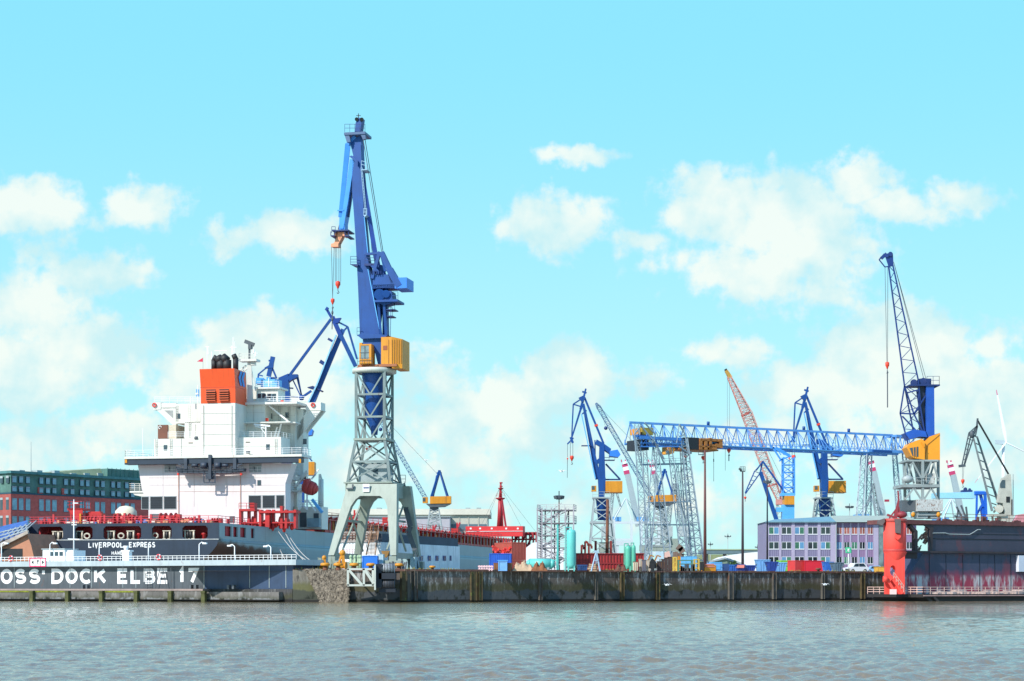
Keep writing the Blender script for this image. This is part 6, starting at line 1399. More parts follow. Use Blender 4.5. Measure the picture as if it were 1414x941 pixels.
# ------------------------------------------------------------------ wind turbine
def turbine():
    Y = 1500; f = Fr(1386, Y, 0); B = lambda x, y, b=0: f.at(x, y, b); k = Y/F_PX
    t = thing('wind_turbine', 'white three bladed wind turbine in the distance near the right edge', 'wind turbine', f.p(0,0,QZ))
    m = MB(); m.tube(Vector((B(1386,700).x, Y, QZ)), B(1385.5,614), 2.6*k, 2.0*k, 14); m.build('tower', mat('turbine white', (.80,.82,.83), .5, .03), t)
    m = MB(); m.bar(B(1374.5,610.5), B(1388,611.5), 4.8*k, 5.5*k); m.build('nacelle', mat('nacelle grey', (.42,.50,.54), .5, .03), t)
    MB().ball(B(1389.5,611.5,-1), 1.8*k, 1.8*k, 2*k, 10, 7).build('hub', mat('turbine white', (.70,.74,.76)), t)
    for (x, y) in ((1375.8,538.5),(1447,640),(1346,667)):
        p = B(1389.5,611.5,-2); q = B(x,y,-2); m = MB(); m.bar(p, p.lerp(q,.2), 2*k, 1.2*k, 4.2*k, 1*k); m.bar(p.lerp(q,.2), p.lerp(q,.9), 4.2*k, 1*k, 1.9*k, .5*k); bl = m.build('blade', mat('turbine white', (.70,.74,.76)), t)
        MB().bar(p.lerp(q,.9), q, 1.3*k, .4*k, .6*k, .3*k).build('blade_tip', mat('blade tip red', (.6,.05,.2), .5), bl)
turbine()
# ------------------------------------------------------------------ grey crane and blue workshop gantry at right
def grey_crane():
    f = Fr(1388, 330, 0); B = lambda x, y, b=0: f.at(x, y, b); k = 330/F_PX
    t = thing('dock_crane', 'dark grey double boom crane with hanging red hook near the right edge', 'crane', f.p(0,0,QZ))
    DG = mat('boom dark slate', (.07,.085,.10), .6, .25); PG = mat('warm pale grey', (.45,.44,.38), .6, .15, .8, rust=.15)
    m = MB()
    for (a, c, b0, b1) in (((1343,600),(1370,706),0,-.8),((1349,603),(1384,711),1.4,2.4)): m.bar(B(*a,b0), B(*c,b1), 1.7*k, 2*k, 2.9*k, 3*k)
    for i in range(1, 9): q = i/9; m.bar(B(1343+27*q,600+106*q), B(1349+35*q,603+108*q,1.5), .15)
    m.build('main_boom', mat('boom slate', (.16,.18,.185), .6, .25), t)
    m = MB(); m.bar(B(1350,581), B(1392.5,655), 2.4*k, 2*k); m.build('tie_beam', BLACK, t)
    m = MB(); m.bar(B(1350,578), B(1349,588), 2.2*k)
    for a, c in (((1349.5,588),(1338,598)),((1338,598),(1328.5,642)),((1341,600),(1331,644)),((1345,602),(1332,642)),((1349,588),(1341,602)),((1350,588),(1347,602)),((1349,590),(1344,602)),((1338,598),(1349,604))): m.bar(B(*a), B(*c), .2)
    for i in range(6): q = i/6; m.bar(B(1338-9.5*q,598+44*q), B(1345-13*q,602+40*q), .13)
    m.bar(B(1324,644), B(1333,643), .45); m.ball(B(1342,600), .5, .5, .7); m.build('fly_jib', DG, t)
    m = MB(); m.tube(B(1329,645), B(1329,662), .03, n=4); m.tube(B(1331,645), B(1330,662), .03, n=4); m.build('hoist_rope', ROPE, t); hook(f, 1329.5, 662, 669, 0, .3, t)
    m = MB(); m.pprism(f, [(1386,660),(1392,655),(1396,655),(1398,690),(1398,715),(1388,715),(1385,695),(1379,694)], -1, 1); m.pbox(f, 1383, 1400, 712, 760, -1.2, 1.2); m.build('machine_house', PG, t)
    m = MB(); m.pprism(f, [(1381,668),(1384,663),(1388,663),(1388,674),(1381,674)], -1.06, -1.003); m.build('cab_window', GLASS, t)
    m = MB(); m.pbox(f, 1389.5, 1394.5, 686, 694, -1.08, -1.003); m.build('winch_opening', BLACK, t)
    m = MB(); m.pbox(f, 1396.5, 1400, 690, 715, -1, 1); m.bar(B(1399,655,1), B(1399,700,1), .1); m.build('side_panel', GREY, t)
    m = MB(); 
    for a, c in (((1372,708),(1381,697)),((1372,700),(1384,712)),((1376,698),(1388,704)),((1370,712),(1372,730)),((1378,712),(1378,730))): m.bar(B(*a), B(*c), .3)
    m.tube(B(1380,703,-1.2), B(1380,703,1.2), .7, n=12); m.pbox(f, 1368, 1390, 710, 713, -1.5, 1.5); m.build('winch', PG, t)
grey_crane()
def blue_gantry():
    f = Fr(1347, 360, 0); B = lambda x, y, b=0: f.at(x, y, b)
    t = thing('workshop_gantry', 'small gantry with pale blue beam and deep blue leg frame left of the grey crane', 'gantry crane', f.p(0,0,QZ))
    m = MB(); m.pprism(f, [(1290,681),(1347,679.5),(1347,688.5),(1290,688)], 0, 2.5); m.build('beam', mat('pale blue beam', (.30,.60,.78), .45, .06), t)
    m = MB()
    for b in (-.5, 3): m.bar(B(1349,680,b), B(1346.5,790,b), .35); m.bar(B(1360,680,b), B(1365,790,b), .5)
    m.pbox(f, 1346.5, 1361.5, 679, 683, -.8, 3.4); m.bar(B(1348,712,0), B(1358,694,0), .35); m.pprism(f, [(1354,700),(1362,694),(1364,722),(1358,722)], 0, 1); m.bar(B(1354,684,0), B(1358,700,0), .5); m.build('leg_frame', mat('deep leg blue', (.01,.11,.55), .45, .15), t)
    m = MB(); m.pbox(f, 1329, 1343, 677, 680, .5, 2.2); m.tube(B(1333,676,0.5), B(1333,676,2), .4, n=8); m.tube(B(1339,676.5,.5), B(1339,676.5,2), .3, n=8); m.build('trolley', BLUE_D, t)
    MB().pbox(f, 1348, 1360, 678, 679.5, 0, 2).build('cap', CBLUE_L, t)
blue_gantry()
m = MB(); f = Fr(1320, 350, 0)
for a, c in (((1321,700),(1334,726)),((1327,698),(1338,726)),((1318,712),(1330,722)),((1334,700),(1337,726)),((1323,705),(1320,726))): m.bar(f.at(*a,0), f.at(*c,0), .3)
m.ball(f.at(1327,718,0), 1.0, .8, .8); m.fbox(f, f.a(1317,0), f.a(1340,0), -.5, 1.5, QZ, f.at(0,724,0).z)
solo(m, 'winch_frame', GREY_D, 'dark tangled winch frame beneath the pale blue gantry beam', 'winch frame')
# ------------------------------------------------------------------ lamp masts
def light_mast(px, ytop, Y, label, r0=.28, hd=3, mt=None, w=7):
    f = Fr(px, Y, 0); o = f.p(0,0,QZ); t = thing('light_mast', label, 'light mast', o, 'floodlight masts of the yard')
    mt = mt or mat('mast brown red', (.13,.045,.04), .6, .2); k = Y/F_PX
    MB().tube(o, f.at(px, ytop, 0), r0, r0*.5, 10).build('pole', mt, t)
    if hd:
        m = MB(); z = f.at(px, ytop, 0); m.tube(z, z+Vector((0,0,.25)), w*k*.5, n=10)
        for i in range(hd*2):
            q = 2*math.pi*i/(hd*2); c = z+Vector((math.cos(q)*w*k*.45, math.sin(q)*w*k*.45, .4)); m.bar(c, c+Vector((math.cos(q)*.35, math.sin(q)*.35, -.1)), .5, .45)
        m.bar(z, z+Vector((0,0,1.3)), .15); m.build('lamp_head', GREY_D, t)
    return t
light_mast(973.5, 622, 335, 'tall brown red mast rising to the orange girder trolley', .32, 0)
t = light_mast(1025.5, 652, 345, 'slender dark mast with cage lamp head left of the blue tower crane', .28, 0, mat('mast dark purple', (.05,.035,.045), .6))
f = Fr(1025.5,345,0); m = MB(); m.rail([f.at(1022,651,-.4), f.at(1029,651,-.4), f.at(1029,651,.4), f.at(1022,651,.4), f.at(1022,651,-.4)], .85, .3, .04, 3); m.bar(f.at(1020.5,647,0), f.at(1024,650.5,0), .35); m.bar(f.at(1022,651,0), f.at(1029,651,0), .2); m.build('lamp_cage', GREY_D, t)
light_mast(1059.5, 668, 350, 'dark floodlight mast leaning into view behind the red lattice boom', .2, 2, mat('mast dark purple', (.05,.035,.045)), 7)
light_mast(1173, 702, 520, 'grey floodlight mast behind the grey green office roof', .2, 3, GREY, 9)
light_mast(1005, 742, 700, 'thin far floodlight mast above the overpass', .2, 2, GREY_L, 7)
light_mast(981, 753, 700, 'short far floodlight mast over the left end of the overpass', .2, 2, GREY_L, 5)
light_mast(1046, 757, 700, 'short far floodlight mast just over the white hall roof', .2, 2, GREY_L, 5)
# ------------------------------------------------------------------ purple office
def office():
    Y = 400; f = Fr(1058, Y, 0); t = thing('office_building', 'purple clad office building with rows of paired windows behind the coloured containers', 'office building', f.p(0,0,QZ))
    PU = mat('purple cladding', (.23,.205,.32), .6, .08, .4); PL = mat('pale lilac pilaster', (.38,.33,.45), .6, .06); PB = mat('plum cladding', (.27,.17,.30), .6, .12, .4)
    A = f.a; z = lambda y: f.at(1100, y, 0).z
    MB().fbox(f, A(1058,0), A(1154,0), 0, 14, QZ, z(721)).build('wall', PU, t)
    MB().fbox(f, A(1154,0)+.01, A(1266,0), .5, 14, QZ, z(722)).build('wing_wall', PB, t)
    m = MB()
    for x0, x1 in ((1058,1061.5),(1075.8,1079),(1093,1097.5),(1111,1115.5),(1129,1133),(1147,1154)): m.fbox(f, A(x0,0), A(x1,0), -.12, -.003, QZ, z(721)-.02)
    for x in (1162.5,1164.8),(1173.5,1175.5),(1184,1186.5),(1195,1197.5),(1206,1213): m.fbox(f, A(x[0],.5), A(x[1],.5), .4, .497, QZ, z(722)-.02)
    m.build('pilaster', PL, t)
    m = MB(); n = 0
    for a in np.arange(A(1058,0), A(1154,0), .42): m.fbox(f, a, a+.06, -.03, -.003, QZ, z(721)-.1)
    for a in np.arange(A(1155,0), A(1212,0), .42): m.fbox(f, a, a+.06, .47, .497, QZ, z(722)-.1)
    m.build('cladding_rib', mat('cladding groove', (.11,.09,.17), .6), t)
    FR = mat('window white frame', (.72,.72,.74), .5, .03)
    gl = [mat('pane dark green', (.02,.035,.035), .08, .4, .8, spec=.9), mat('pane blue blind', (.10,.25,.42), .2, .2), mat('pane deep', (.015,.02,.03), .06, .3, spec=.9), mat('pane green curtain', (.05,.16,.10), .3, .4, 1)]
    k = 0
    for rows in ((728.5,737.5),(749,758),(769.5,778.5)):
        for (x0, x1) in ((1062,1075),(1079.7,1092.3),(1097.8,1110),(1116,1128.3),(1133.7,1146)):
            a0, a1 = A(x0,0), A(x1,0); z0, z1 = z(rows[1]), z(rows[0]); w = MB()
            w.fbox(f, a0-.1, a1+.1, -.1, -.035, z0-.18, z0); w.fbox(f, a0-.06, a0, -.09, -.035, z0, z1); w.fbox(f, a1, a1+.06, -.09, -.035, z0, z1); w.fbox(f, (a0+a1)/2-.07, (a0+a1)/2+.07, -.09, -.035, z0, z1); w.fbox(f, a0-.06, a1+.06, -.09, -.035, z1, z1+.08)
            wo_ = w.build('window', FR, t); k += 1
            for s, (p, q) in enumerate(((a0,(a0+a1)/2-.07),((a0+a1)/2+.07,a1))):
                mt = gl[(k*3+s*2+k//5) % 4]; MB().fbox(f, p, q, -.06, -.032, z0, z1).build('pane', mt, wo_)
        for (x0, x1) in ((1155.5,1162),(1165.8,1172.7),(1176.3,1183.3),(1187.3,1194),(1198.3,1205),(1222,1228),(1233,1239),(1252,1259)):
            a0, a1 = A(x0,.5), A(x1,.5); z0, z1 = z(rows[1]), z(rows[0]); w = MB()
            w.fbox(f, a0-.08, a1+.08, .40, .465, z0-.15, z0); w.fbox(f, a0-.05, a0, .41, .465, z0, z1); w.fbox(f, a1, a1+.05, .41, .465, z0, z1); w.fbox(f, (a0+a1)/2-.04, (a0+a1)/2+.04, .41, .465, z0, z1)
            wo_ = w.build('window', FR, t); k += 1
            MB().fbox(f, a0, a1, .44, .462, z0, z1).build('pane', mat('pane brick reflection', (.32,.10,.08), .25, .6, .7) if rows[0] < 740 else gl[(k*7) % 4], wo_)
    m = MB(); m.fbox(f, A(1213.5,.5), A(1219.5,.5), .3, .497, QZ, z(722)-.3); m.build('stair_glazing', mat('glazing grey green', (.16,.22,.22), .15, .5, .5), t)
    m = MB(); m.tube(f.at(1154.6,721,-.2), Vector((f.at(1154.6,721,-.2).x, f.at(1154.6,721,-.2).y, QZ)), .1, n=6); m.build('downpipe', GREY_L, t)
    zt = z(721)
    m = MB(); m.hexa([f.p(A(1056,0),-.5,zt), f.p(A(1154,0),-.5,zt), f.p(A(1154,0),14,zt), f.p(A(1056,0),14,zt), f.p(A(1074,0),5,zt+.7), f.p(A(1152,0),5,zt+1.35), f.p(A(1152,0),9,zt+1.35), f.p(A(1074,0),9,zt+.7)])
    m.fbox(f, A(1056,0), A(1154,0), -.55, -.505, zt-.12, zt+.12); m.build('roof', mat('ribbed teal roof', (.16,.30,.36), .5, .1), t)
    m = MB(); a0, a1, r0, r1 = A(1150,0), A(1268,0), A(1158,0), A(1262,0)
    m.hexa([f.p(a0,-.6,zt-.05), f.p(a1,-.6,zt-.05), f.p(a1,15,zt-.05), f.p(a0,15,zt-.05), f.p(r0,7,zt+1.6), f.p(r1,7,zt+1.6), f.p(r1,9,zt+1.6), f.p(r0,9,zt+1.6)]); m.build('wing_roof', mat('grey green roof', (.36,.41,.34), .6, .08), t)
office()
# ------------------------------------------------------------------ far halls and overpass
def hall(label, f, outline, b1, mt, roofc, extras=None, name='warehouse'):
    o = f.p(0,0,QZ); t = thing(name, label, 'warehouse', o)
    m = MB(); m.pprism(f, outline, 0, b1); m.build('wall', mt, t); 
    if extras: extras(t, f)
    return t
CRM = mat('cream hall wall', (.52,.50,.42), .7, .06); CRR = mat('cream roof', (.66,.62,.52), .7, .06); LIL = mat('lilac hall wall', (.44,.42,.46), .7, .05)
def ex1(t, f):
    MB().pbox(f, 440, 677, 703, 711, -1, 40).build('roof', CRR, t)
    MB().pbox(f, 600, 672, 724, 733, -.1, -.01).build('window_band', mat('grey blue glazing', (.12,.18,.22), .3), t)
    m = MB()
    for x in (643, 658, 520, 546): m.pbox(f, x, x+6, 701.3, 703, 3, 8)
    m.build('roof_vent', GREY, t)
    m = MB()
    for x in (633.5, 646, 660): m.pbox(f, x, x+1.2, 711, 740, -.2, -.11)
    m.build('pilaster', CRM, t)
hall('long cream warehouse behind the ship with shallow pale roof', Fr(440, 640, 0), [(440,790),(440,711),(673,711),(673,790)], 40, CRM, CRR, ex1)
def ex2(t, f): MB().pbox(f, 448, 622, 713.2, 714.4, -.5, 20).build('roof', GREY, t)
hall('lilac grey shed wall in front of the long cream warehouse', Fr(450, 625, 0), [(450,790),(450,714.5),(621,714.5),(621,790)], 10, LIL, GREY, ex2)
def ex3(t, f): 
    m = MB(); m.pbox(f, 968, 1062, 758.5, 760, -.5, 12); m.build('parapet', mat('far green parapet', (.30,.36,.22), .8), t)
    MB().pbox(f, 968, 1062, 760.1, 765, -.3, 10).build('girder', mat('overpass blue grey', (.12,.18,.20), .7), t)
t = thing('overpass', 'far road overpass with grey green deck behind the tall brown mast', 'bridge', Fr(1000,680,0).p(0,0,QZ)); f = Fr(1000,680,0); ex3(t, f)
m = MB()
for x in (975,1000,1030): m.fbox(f, f.a(x,2), f.a(x+3,2), 2, 6, QZ, f.at(0,765,0).z)
m.build('pier', CONC, t)
m = MB(); m.pbox(f, 960, 1062, 766, 790, 20, 24); solo(m, 'embankment_wall', mat('olive wall', (.26,.30,.15), .8), 'olive green embankment wall under the far overpass', 'wall')
def hall_w():
    f = Fr(1000, 600, 0); t = thing('white_hall', 'low white vaulted hall between the two dark masts', 'warehouse', f.p(0,0,QZ)); 
    m = MB(); m.pprism(f, [(1000,792),(1000,772),(1010,767.5),(1028,764),(1045,762.5),(1062,762),(1062,792)], 0, 40); m.build('wall', mat('white hall cloth', (.78,.77,.74), .7, .03), t)
    f = Fr(978, 520, 0); t = thing('gabled_shed', 'small low shed with grey gable roof beside the brown mast foot', 'shed', f.p(0,0,QZ))
    m = MB(); m.pprism(f, [(975,792),(975,777),(1000,771.5),(1008,771.5),(1025,779),(1025,792)], 0, 20); m.build('wall', mat('olive shed', (.20,.27,.20), .8), t)
    m = MB(); m.bar(f.at(973,777.5,-.3), f.at(1001,771,-.3), .5); m.bar(f.at(1001,771,-.3), f.at(1027,779.5,-.3), .5); m.build('roof', GREY_L, t)
hall_w()
def bush(px, y, Y, w, h, label):
    f = Fr(px, Y, 0); m = MB(); c = f.p(0,0,QZ); k = Y/F_PX; ht = f.at(px, y, 0).z-QZ
    t = thing('shrub', label, 'shrub', c, 'green shrubs in the yard'); MB().tube(c, c+Vector((0,0,ht*.6)), .15, .08, 6).build('stem', WOODP, t)
    for i in range(260):
        q = Vector((rnd.gauss(0,.36), rnd.gauss(0,.36), rnd.uniform(-1,1))); 
        p = c+Vector((q.x*w*k, q.y*w*k*.8, ht*.55+q.z*ht*.45*(1-.5*abs(q.x)))); s = rnd.uniform(.15,.4)
        d = Vector((rnd.uniform(-1,1), rnd.uniform(-1,1), rnd.uniform(-1,1))).normalized(); e = d.orthogonal().normalized(); n = len(m.v)
        m.v += [tuple(p+d*s), tuple(p+e*s*.6), tuple(p-d*s), tuple(p-e*s*.6)]; m.f.append((n,n+1,n+2,n+3)); m.sm.append(False)
    m.build('foliage', mat('shrub leaves', (.05,.11,.03), .8, .4, 1), t)
bush(1014, 774, 490, 8, 10, 'round green shrub before the gabled shed'); bush(1060, 781, 330, 3, 5, 'tiny green weed clump left of the blue skips'); bush(1166, 787, 318, 3, 4, 'small green weed clump beside the grey tipped skip')
# ------------------------------------------------------------------ scaffold tower
def scaffold():
    Y = 282; f = Fr(741, Y, 8); t = thing('scaffold_tower', 'grey steel stair tower with zigzag flights and railings beside the turquoise tanks', 'scaffold', f.p(0,0,QZ)); B = f.at
    SG = mat('scaffold grey', (.36,.34,.37), .6, .2, 1); D = 4.0
    m = MB(); aL, aR = f.a(742,0), f.a(781,0); zt = B(760,704,0).z
    for a in (aL, aL+.7*1.0, (aL+aR)/2, aR):
        for b in (0, D): m.bar(f.p(a,b,QZ), f.p(a,b,zt+(.3)), .2)
    aX = aR+1.2
    m.bar(f.p(aX,0,zt-4), f.p(aX,0,zt+.5), .2)
    m.build('post', SG, t); m = MB(); lv = [704,722,739,756,771]
    for y in lv: z = B(760,y,0).z; m.fbox(f, aL-.1, aX if y < 730 else aR+.1, -.1, D+.1, z-.13, z)
    m.build('platform', mat('platform dark', (.22,.21,.23), .7, .2), t); m = MB()
    zz = [B(760,y,0).z for y in lv]+[QZ]
    for i, (za, zb) in enumerate(zip(zz, zz[1:])):
        a0, a1 = (aL+.4, aR-.5) if i % 2 else (aR-.5, aL+.4)
        if i == 0: a0, a1 = aR-.6, aL+1.0
        for b in (.3, 1.2): m.bar(f.p(a0,b,za), f.p(a1,b,zb), .12, .25)
        m.bar(f.p(a0,.3,za+1), f.p(a1,.3,zb+1), .07)
        for k in range(9): p = f.p(a0,.75,za).lerp(f.p(a1,.75,zb), k/9); m.fbox(Fr(0,1,0), 0,0,0,0,0,0) if False else m.bar(p-f.F*.45, p+f.F*.45, .25, .05)
    m.build('stair', SG, t); m = MB()
    for i, (za, zb) in enumerate(zip(zz, zz[1:])):
        am = (aL+aR)/2
        m.bar(f.p(aL,0,za), f.p(am,0,zb), .1); m.bar(f.p(aR,0,za), f.p(am,0,zb), .1); m.bar(f.p(aL,D,zb), f.p(aR,D,za), .1); m.bar(f.p(aR,0,zb), f.p(aR,D,za), .1)
    m.build('brace', SG, t); m = MB()
    for i, z in enumerate(zz[:5]): m.rail([f.p(aL,D,z), f.p(aL,0,z), f.p(aX if i < 2 else aR,0,z), f.p(aX if i < 2 else aR,D,z)], 1.05 if i else .75, 1.3, .04, 3)
    m.build('railing', mat('railing pale grey', (.42,.42,.44), .6), t)
    t = light_mast(772, 690, 288, 'brown floodlight mast with round lamp ring above the grey stair tower', .16, 4, mat('mast brown red', (.13,.045,.04)), 9)
scaffold()
# ------------------------------------------------------------------ tanks, containers and yard goods
def tank_v(px0, px1, ytop, Y, label, mt, legs=True, group='upright gas tanks'):
    f = Fr((px0+px1)/2, Y, 0); k = Y/F_PX; r = (px1-px0)*k/2; t = thing('upright_tank', label, 'tank', f.p(0,0,QZ), group)
    z1 = f.at(0, ytop, 0).z-QZ; q = f.p(0,0,QZ)
    MB().rev(q, [(r*.3,.35),(r*.85,.5),(r,.9),(r,z1-.45),(r*.85,z1-.12),(r*.3,z1)], 22).build('vessel', mt, t)
    m = MB()
    for i in range(4): a = math.pi/4+i*math.pi/2; c = q+Vector((math.cos(a)*r*.85, math.sin(a)*r*.85, 0)); m.bar(c, c+Vector((0,0,.8)), .16)
    m.build('leg', mt, t)
    m = MB(); m.tube(q+Vector((-r*1.25,-r*.4,0)), q+Vector((-r*1.25,-r*.4,z1+.3)), .07, n=6); m.tube(q+Vector((-r*1.25,-r*.4,z1+.3)), q+Vector((0,0,z1+.3)), .07, n=6); m.tube(q+Vector((0,0,z1-.05)), q+Vector((0,0,z1+.35)), .09, n=6)
    for i in range(int(z1/.45)): m.bar(q+Vector((-r*1.25,-r*.4,.3+i*.45)), q+Vector((-r*.9,-r*.4,.3+i*.45)), .05)
    m.build('pipe', mt, t); return t
tank_v(782, 795.3, 731.5, 262, 'tall turquoise upright gas tank right of the stair tower', CYAN)
tank_v(769.5, 771.5, 728, 266, 'very thin turquoise pipe column between stair tower and tall tank', CYAN)
tank_v(863, 871.5, 754, 266, 'squat green upright tank in front of the red steel barge', GREEN_T); tank_v(872, 877.8, 753, 268, 'narrow green upright tank touching the squat green one', GREEN_T)
def tank_h():
    f = Fr(727, 264, 4); t = thing('horizontal_tank', 'turquoise horizontal gas tank lying before the stair tower', 'tank', f.p(0,0,QZ)); a0, a1 = f.a(727,0), f.a(766,0)
    z = QZ+1.05; m = MB(); m.tube(f.p(a0+.5,0,z), f.p(a1-.5,0,z), .75, n=18); m.tube(f.p(a0,0,z), f.p(a0+.5,0,z), .4, .75, 18); m.tube(f.p(a1-.5,0,z), f.p(a1,0,z), .75, .4, 18); m.build('vessel', CYAN, t)
    m = MB()
    for a in (a0+.9, a1-.9): m.fbox(f, a-.15, a+.15, -.6, .6, QZ, QZ+.55)
    m.build('saddle', GREY, t)
    m = MB(); m.tube(f.p(a1+.3,0,QZ), f.p(a1+.3,0,QZ+2.2), .1, n=6); m.tube(f.p(a1+.3,0,QZ+1.5), f.p(a1-.3,0,QZ+1.6), .08, n=6); m.build('pipe', CYAN, t)
tank_h()
def container(px0, px1, ytop, Y, yaw, L, Wd, mt, label, H=None, group='shipping containers on the quay', ribs=True, base=QZ, mt2=None):
    f = Fr(px0, Y, yaw); k = Y/F_PX; h = H or (f.at(px0, ytop, 0).z-base); t = thing('shipping_container', label, 'container', f.p(0,0,base), group)
    z = base
    MB().fbox(f, .06, L-.06, .06, Wd-.06, z+.02, z+h-.06).build('body', mt, t)
    m = MB()
    for a in (0, L-.14):
        for b in (0, Wd-.14): m.fbox(f, a, a+.14, b, b+.14, z, z+h)
    for b in (0, Wd-.12):
        for q in (z, z+h-.12): m.fbox(f, .14, L-.14, b, b+.12, q, q+.12)
    for a in (0, L-.12):
        for q in (z, z+h-.12): m.fbox(f, a, a+.12, .14, Wd-.14, q, q+.12)
    m.build('frame', mt, t)
    if ribs:
        m = MB(); n = int(L/.3)
        for i in range(n): a = .25+(L-.5)*i/n; m.fbox(f, a, a+.13, .012, .058, z+.16, z+h-.16)
        n = int(Wd/.3)
        for i in range(n): b = .25+(Wd-.5)*i/n; m.fbox(f, L-.058, L-.012, b, b+.13, z+.16, z+h-.16); m.fbox(f, .012, .058, b, b+.13, z+.16, z+h-.16)
        m.build('corrugation', mt, t)
    return t
RC = mat('faded container red', (.50,.10,.07), .6, .12, .5, rust=.15)
c1 = container(706.5, 724, 0, 275, -28, 2.4, 6.1, RC, 'faded red container forming the upper of the two stacked behind the sand pile', 2.6, base=QZ+1.75, group='stacked faded red containers')
c2 = container(706.5, 724, 0, 275, -28, 2.4, 6.1, RC, 'faded red low container at the bottom of the stack behind the sand pile', 1.72, group='stacked faded red containers')
container(675.5, 0, 764.5, 268, 4, 3.1, 2.4, CBLUE, 'open blue ribbed tub heaped with red scrap, left of the stacked red containers', group=None)
m = MB(); f = Fr(676, 268, 4)
for i in range(26): p = f.p(rnd.uniform(.6,2.9), rnd.uniform(.3,2), f.at(0,764,0).z+rnd.uniform(-.1,.55)); m.bar(p, p+Vector((rnd.uniform(-.7,.7),rnd.uniform(-.4,.4),rnd.uniform(-.2,.5))), rnd.uniform(.15,.4))
solo(m, 'scrap_heap', RED_B, 'bright red scrap metal heaped on the blue ribbed tub', 'scrap')
container(688, 0, 775, 256, 3, 1.2, 1.0, CBLUE_L, 'small light blue steel locker at the quay edge before the ribbed tub', group=None, ribs=False)
m = MB(); f = Fr(688, 256, 3); m.fbox(f, -.1, 1.3, -.1, 1.1, f.at(0,775,0).z, f.at(0,775,0).z+.08); solo(m, 'locker_lid', BLUE_L, 'thin bright lid lying on the small light blue locker', 'lid')
# tarpaulin pile, rust sheets
def heap(px0, px1, ytop, Y, mt, label, name, cat, seed=1, n=14, dep=2.0, j=.25, group=None):
    r = random.Random(seed); f = Fr(px0, Y, 0); m = MB(); L_ = f.a(px1, 0); H = f.at(0, ytop, 0).z-QZ; nx, ny = 18, 7; k = 0
    for i in range(nx+1):
        for jx in range(ny+1):
            u, v = i/nx, jx/ny; e = min(1, 4*u)*min(1, 4*(1-u))*math.sin(math.pi*v)**.6 if 0 < v < 1 else 0
            hh = H*e*(.55+.45*abs(math.sin(u*9+seed))+r.uniform(-j,j)*.6); m.v.append(tuple(f.p(L_*u, dep*v, QZ+max(0, hh))))
    for i in range(nx):
        for jx in range(ny): a = i*(ny+1)+jx; m.f.append((a, a+ny+1, a+ny+2, a+1)); m.sm.append(False)
    return solo(m, name, mt, label, cat, group)
heap(706, 739, 775.5, 257, TAN, 'sand coloured tarpaulin heap at the quay edge below the red containers', 'tarpaulin_heap', 'tarpaulin', 3)
heap(733, 757, 776, 256, mat('rust sheet', (.22,.08,.03), .8, .4, 1.5), 'crumpled rusty sheet metal heap in front of the horizontal tank', 'sheet_metal_heap', 'scrap', 5)
def stack(px0, px1, ytop, Y, mt, label, name='timber_stack', cat='stack', rows=4, group=None, n=8):
    f = Fr(px0, Y, 3); L_ = f.a(px1, 0); H = f.at(0, ytop, 0).z-QZ; m = MB()
    for i in range(rows):
        z = QZ+H*i/rows; x0 = rnd.uniform(0,.15)*L_; x1 = L_*(1-rnd.uniform(0,.12)); m.fbox(f, x0, x1, 0+rnd.uniform(0,.3), 1.6, z, z+H/rows*.8)
        for q in (.15,.8): m.fbox(f, L_*q, L_*q+.12, .1, 1.5, z+H/rows*.8, z+H/rows)
    return solo(m, name, mt, label, cat, group)
stack(811, 826, 779, 262, mat('pale boards', (.42,.28,.18), .8, .3, 2), 'stack of pale brown boards right of the small navy skip')
def small_tub(px0, px1, ytop, Y, mt, label, flare=.15, group=None, name='skip', yaw=0, dep=1.8, cat='skip'):
    f = Fr(px0, Y, yaw); L_ = f.a(px1, 0); H = f.at(0, ytop, 0).z-QZ; t = thing(name, label, cat, f.p(0,0,QZ), group); e = L_*flare
    m = MB(); bot = [f.p(e,.2,QZ+.1), f.p(L_-e,.2,QZ+.1), f.p(L_-e,dep-.2,QZ+.1), f.p(e,dep-.2,QZ+.1)]; top = [f.p(0,0,QZ+H*.97), f.p(L_,0,QZ+H*.97), f.p(L_,dep,QZ+H*.97), f.p(0,dep,QZ+H*.97)]
    k = len(m.v); m.v += [tuple(x) for x in bot+top]
    for fc in ((3,2,1,0),(0,1,5,4),(1,2,6,5),(2,3,7,6),(3,0,4,7)): m.f.append(tuple(k+i for i in fc)); m.sm.append(False)
    m.build('body', mt, t)
    m = MB()
    for i in range(4): m.bar(top[i], top[(i+1) % 4], .12)
    for q in (.28,.5,.72): m.bar(bot[0].lerp(bot[1], q)-f.F*.03, top[0].lerp(top[1], q)-f.F*.03, .09)
    m.build('rim', mt, t); m = MB()
    for s in (0, 1): p = bot[s].lerp(top[s], .6); m.tube(p, p+f.R*(.18 if s else -.18), .07, n=6)
    m.build('lifting_lug', GREY_D, t); return t
small_tub(797.5, 811, 780.5, 258, mat('navy skip', (.02,.07,.22), .6, .3, 1, rust=.3), 'low navy blue skip beside the tall turquoise tank', .04)
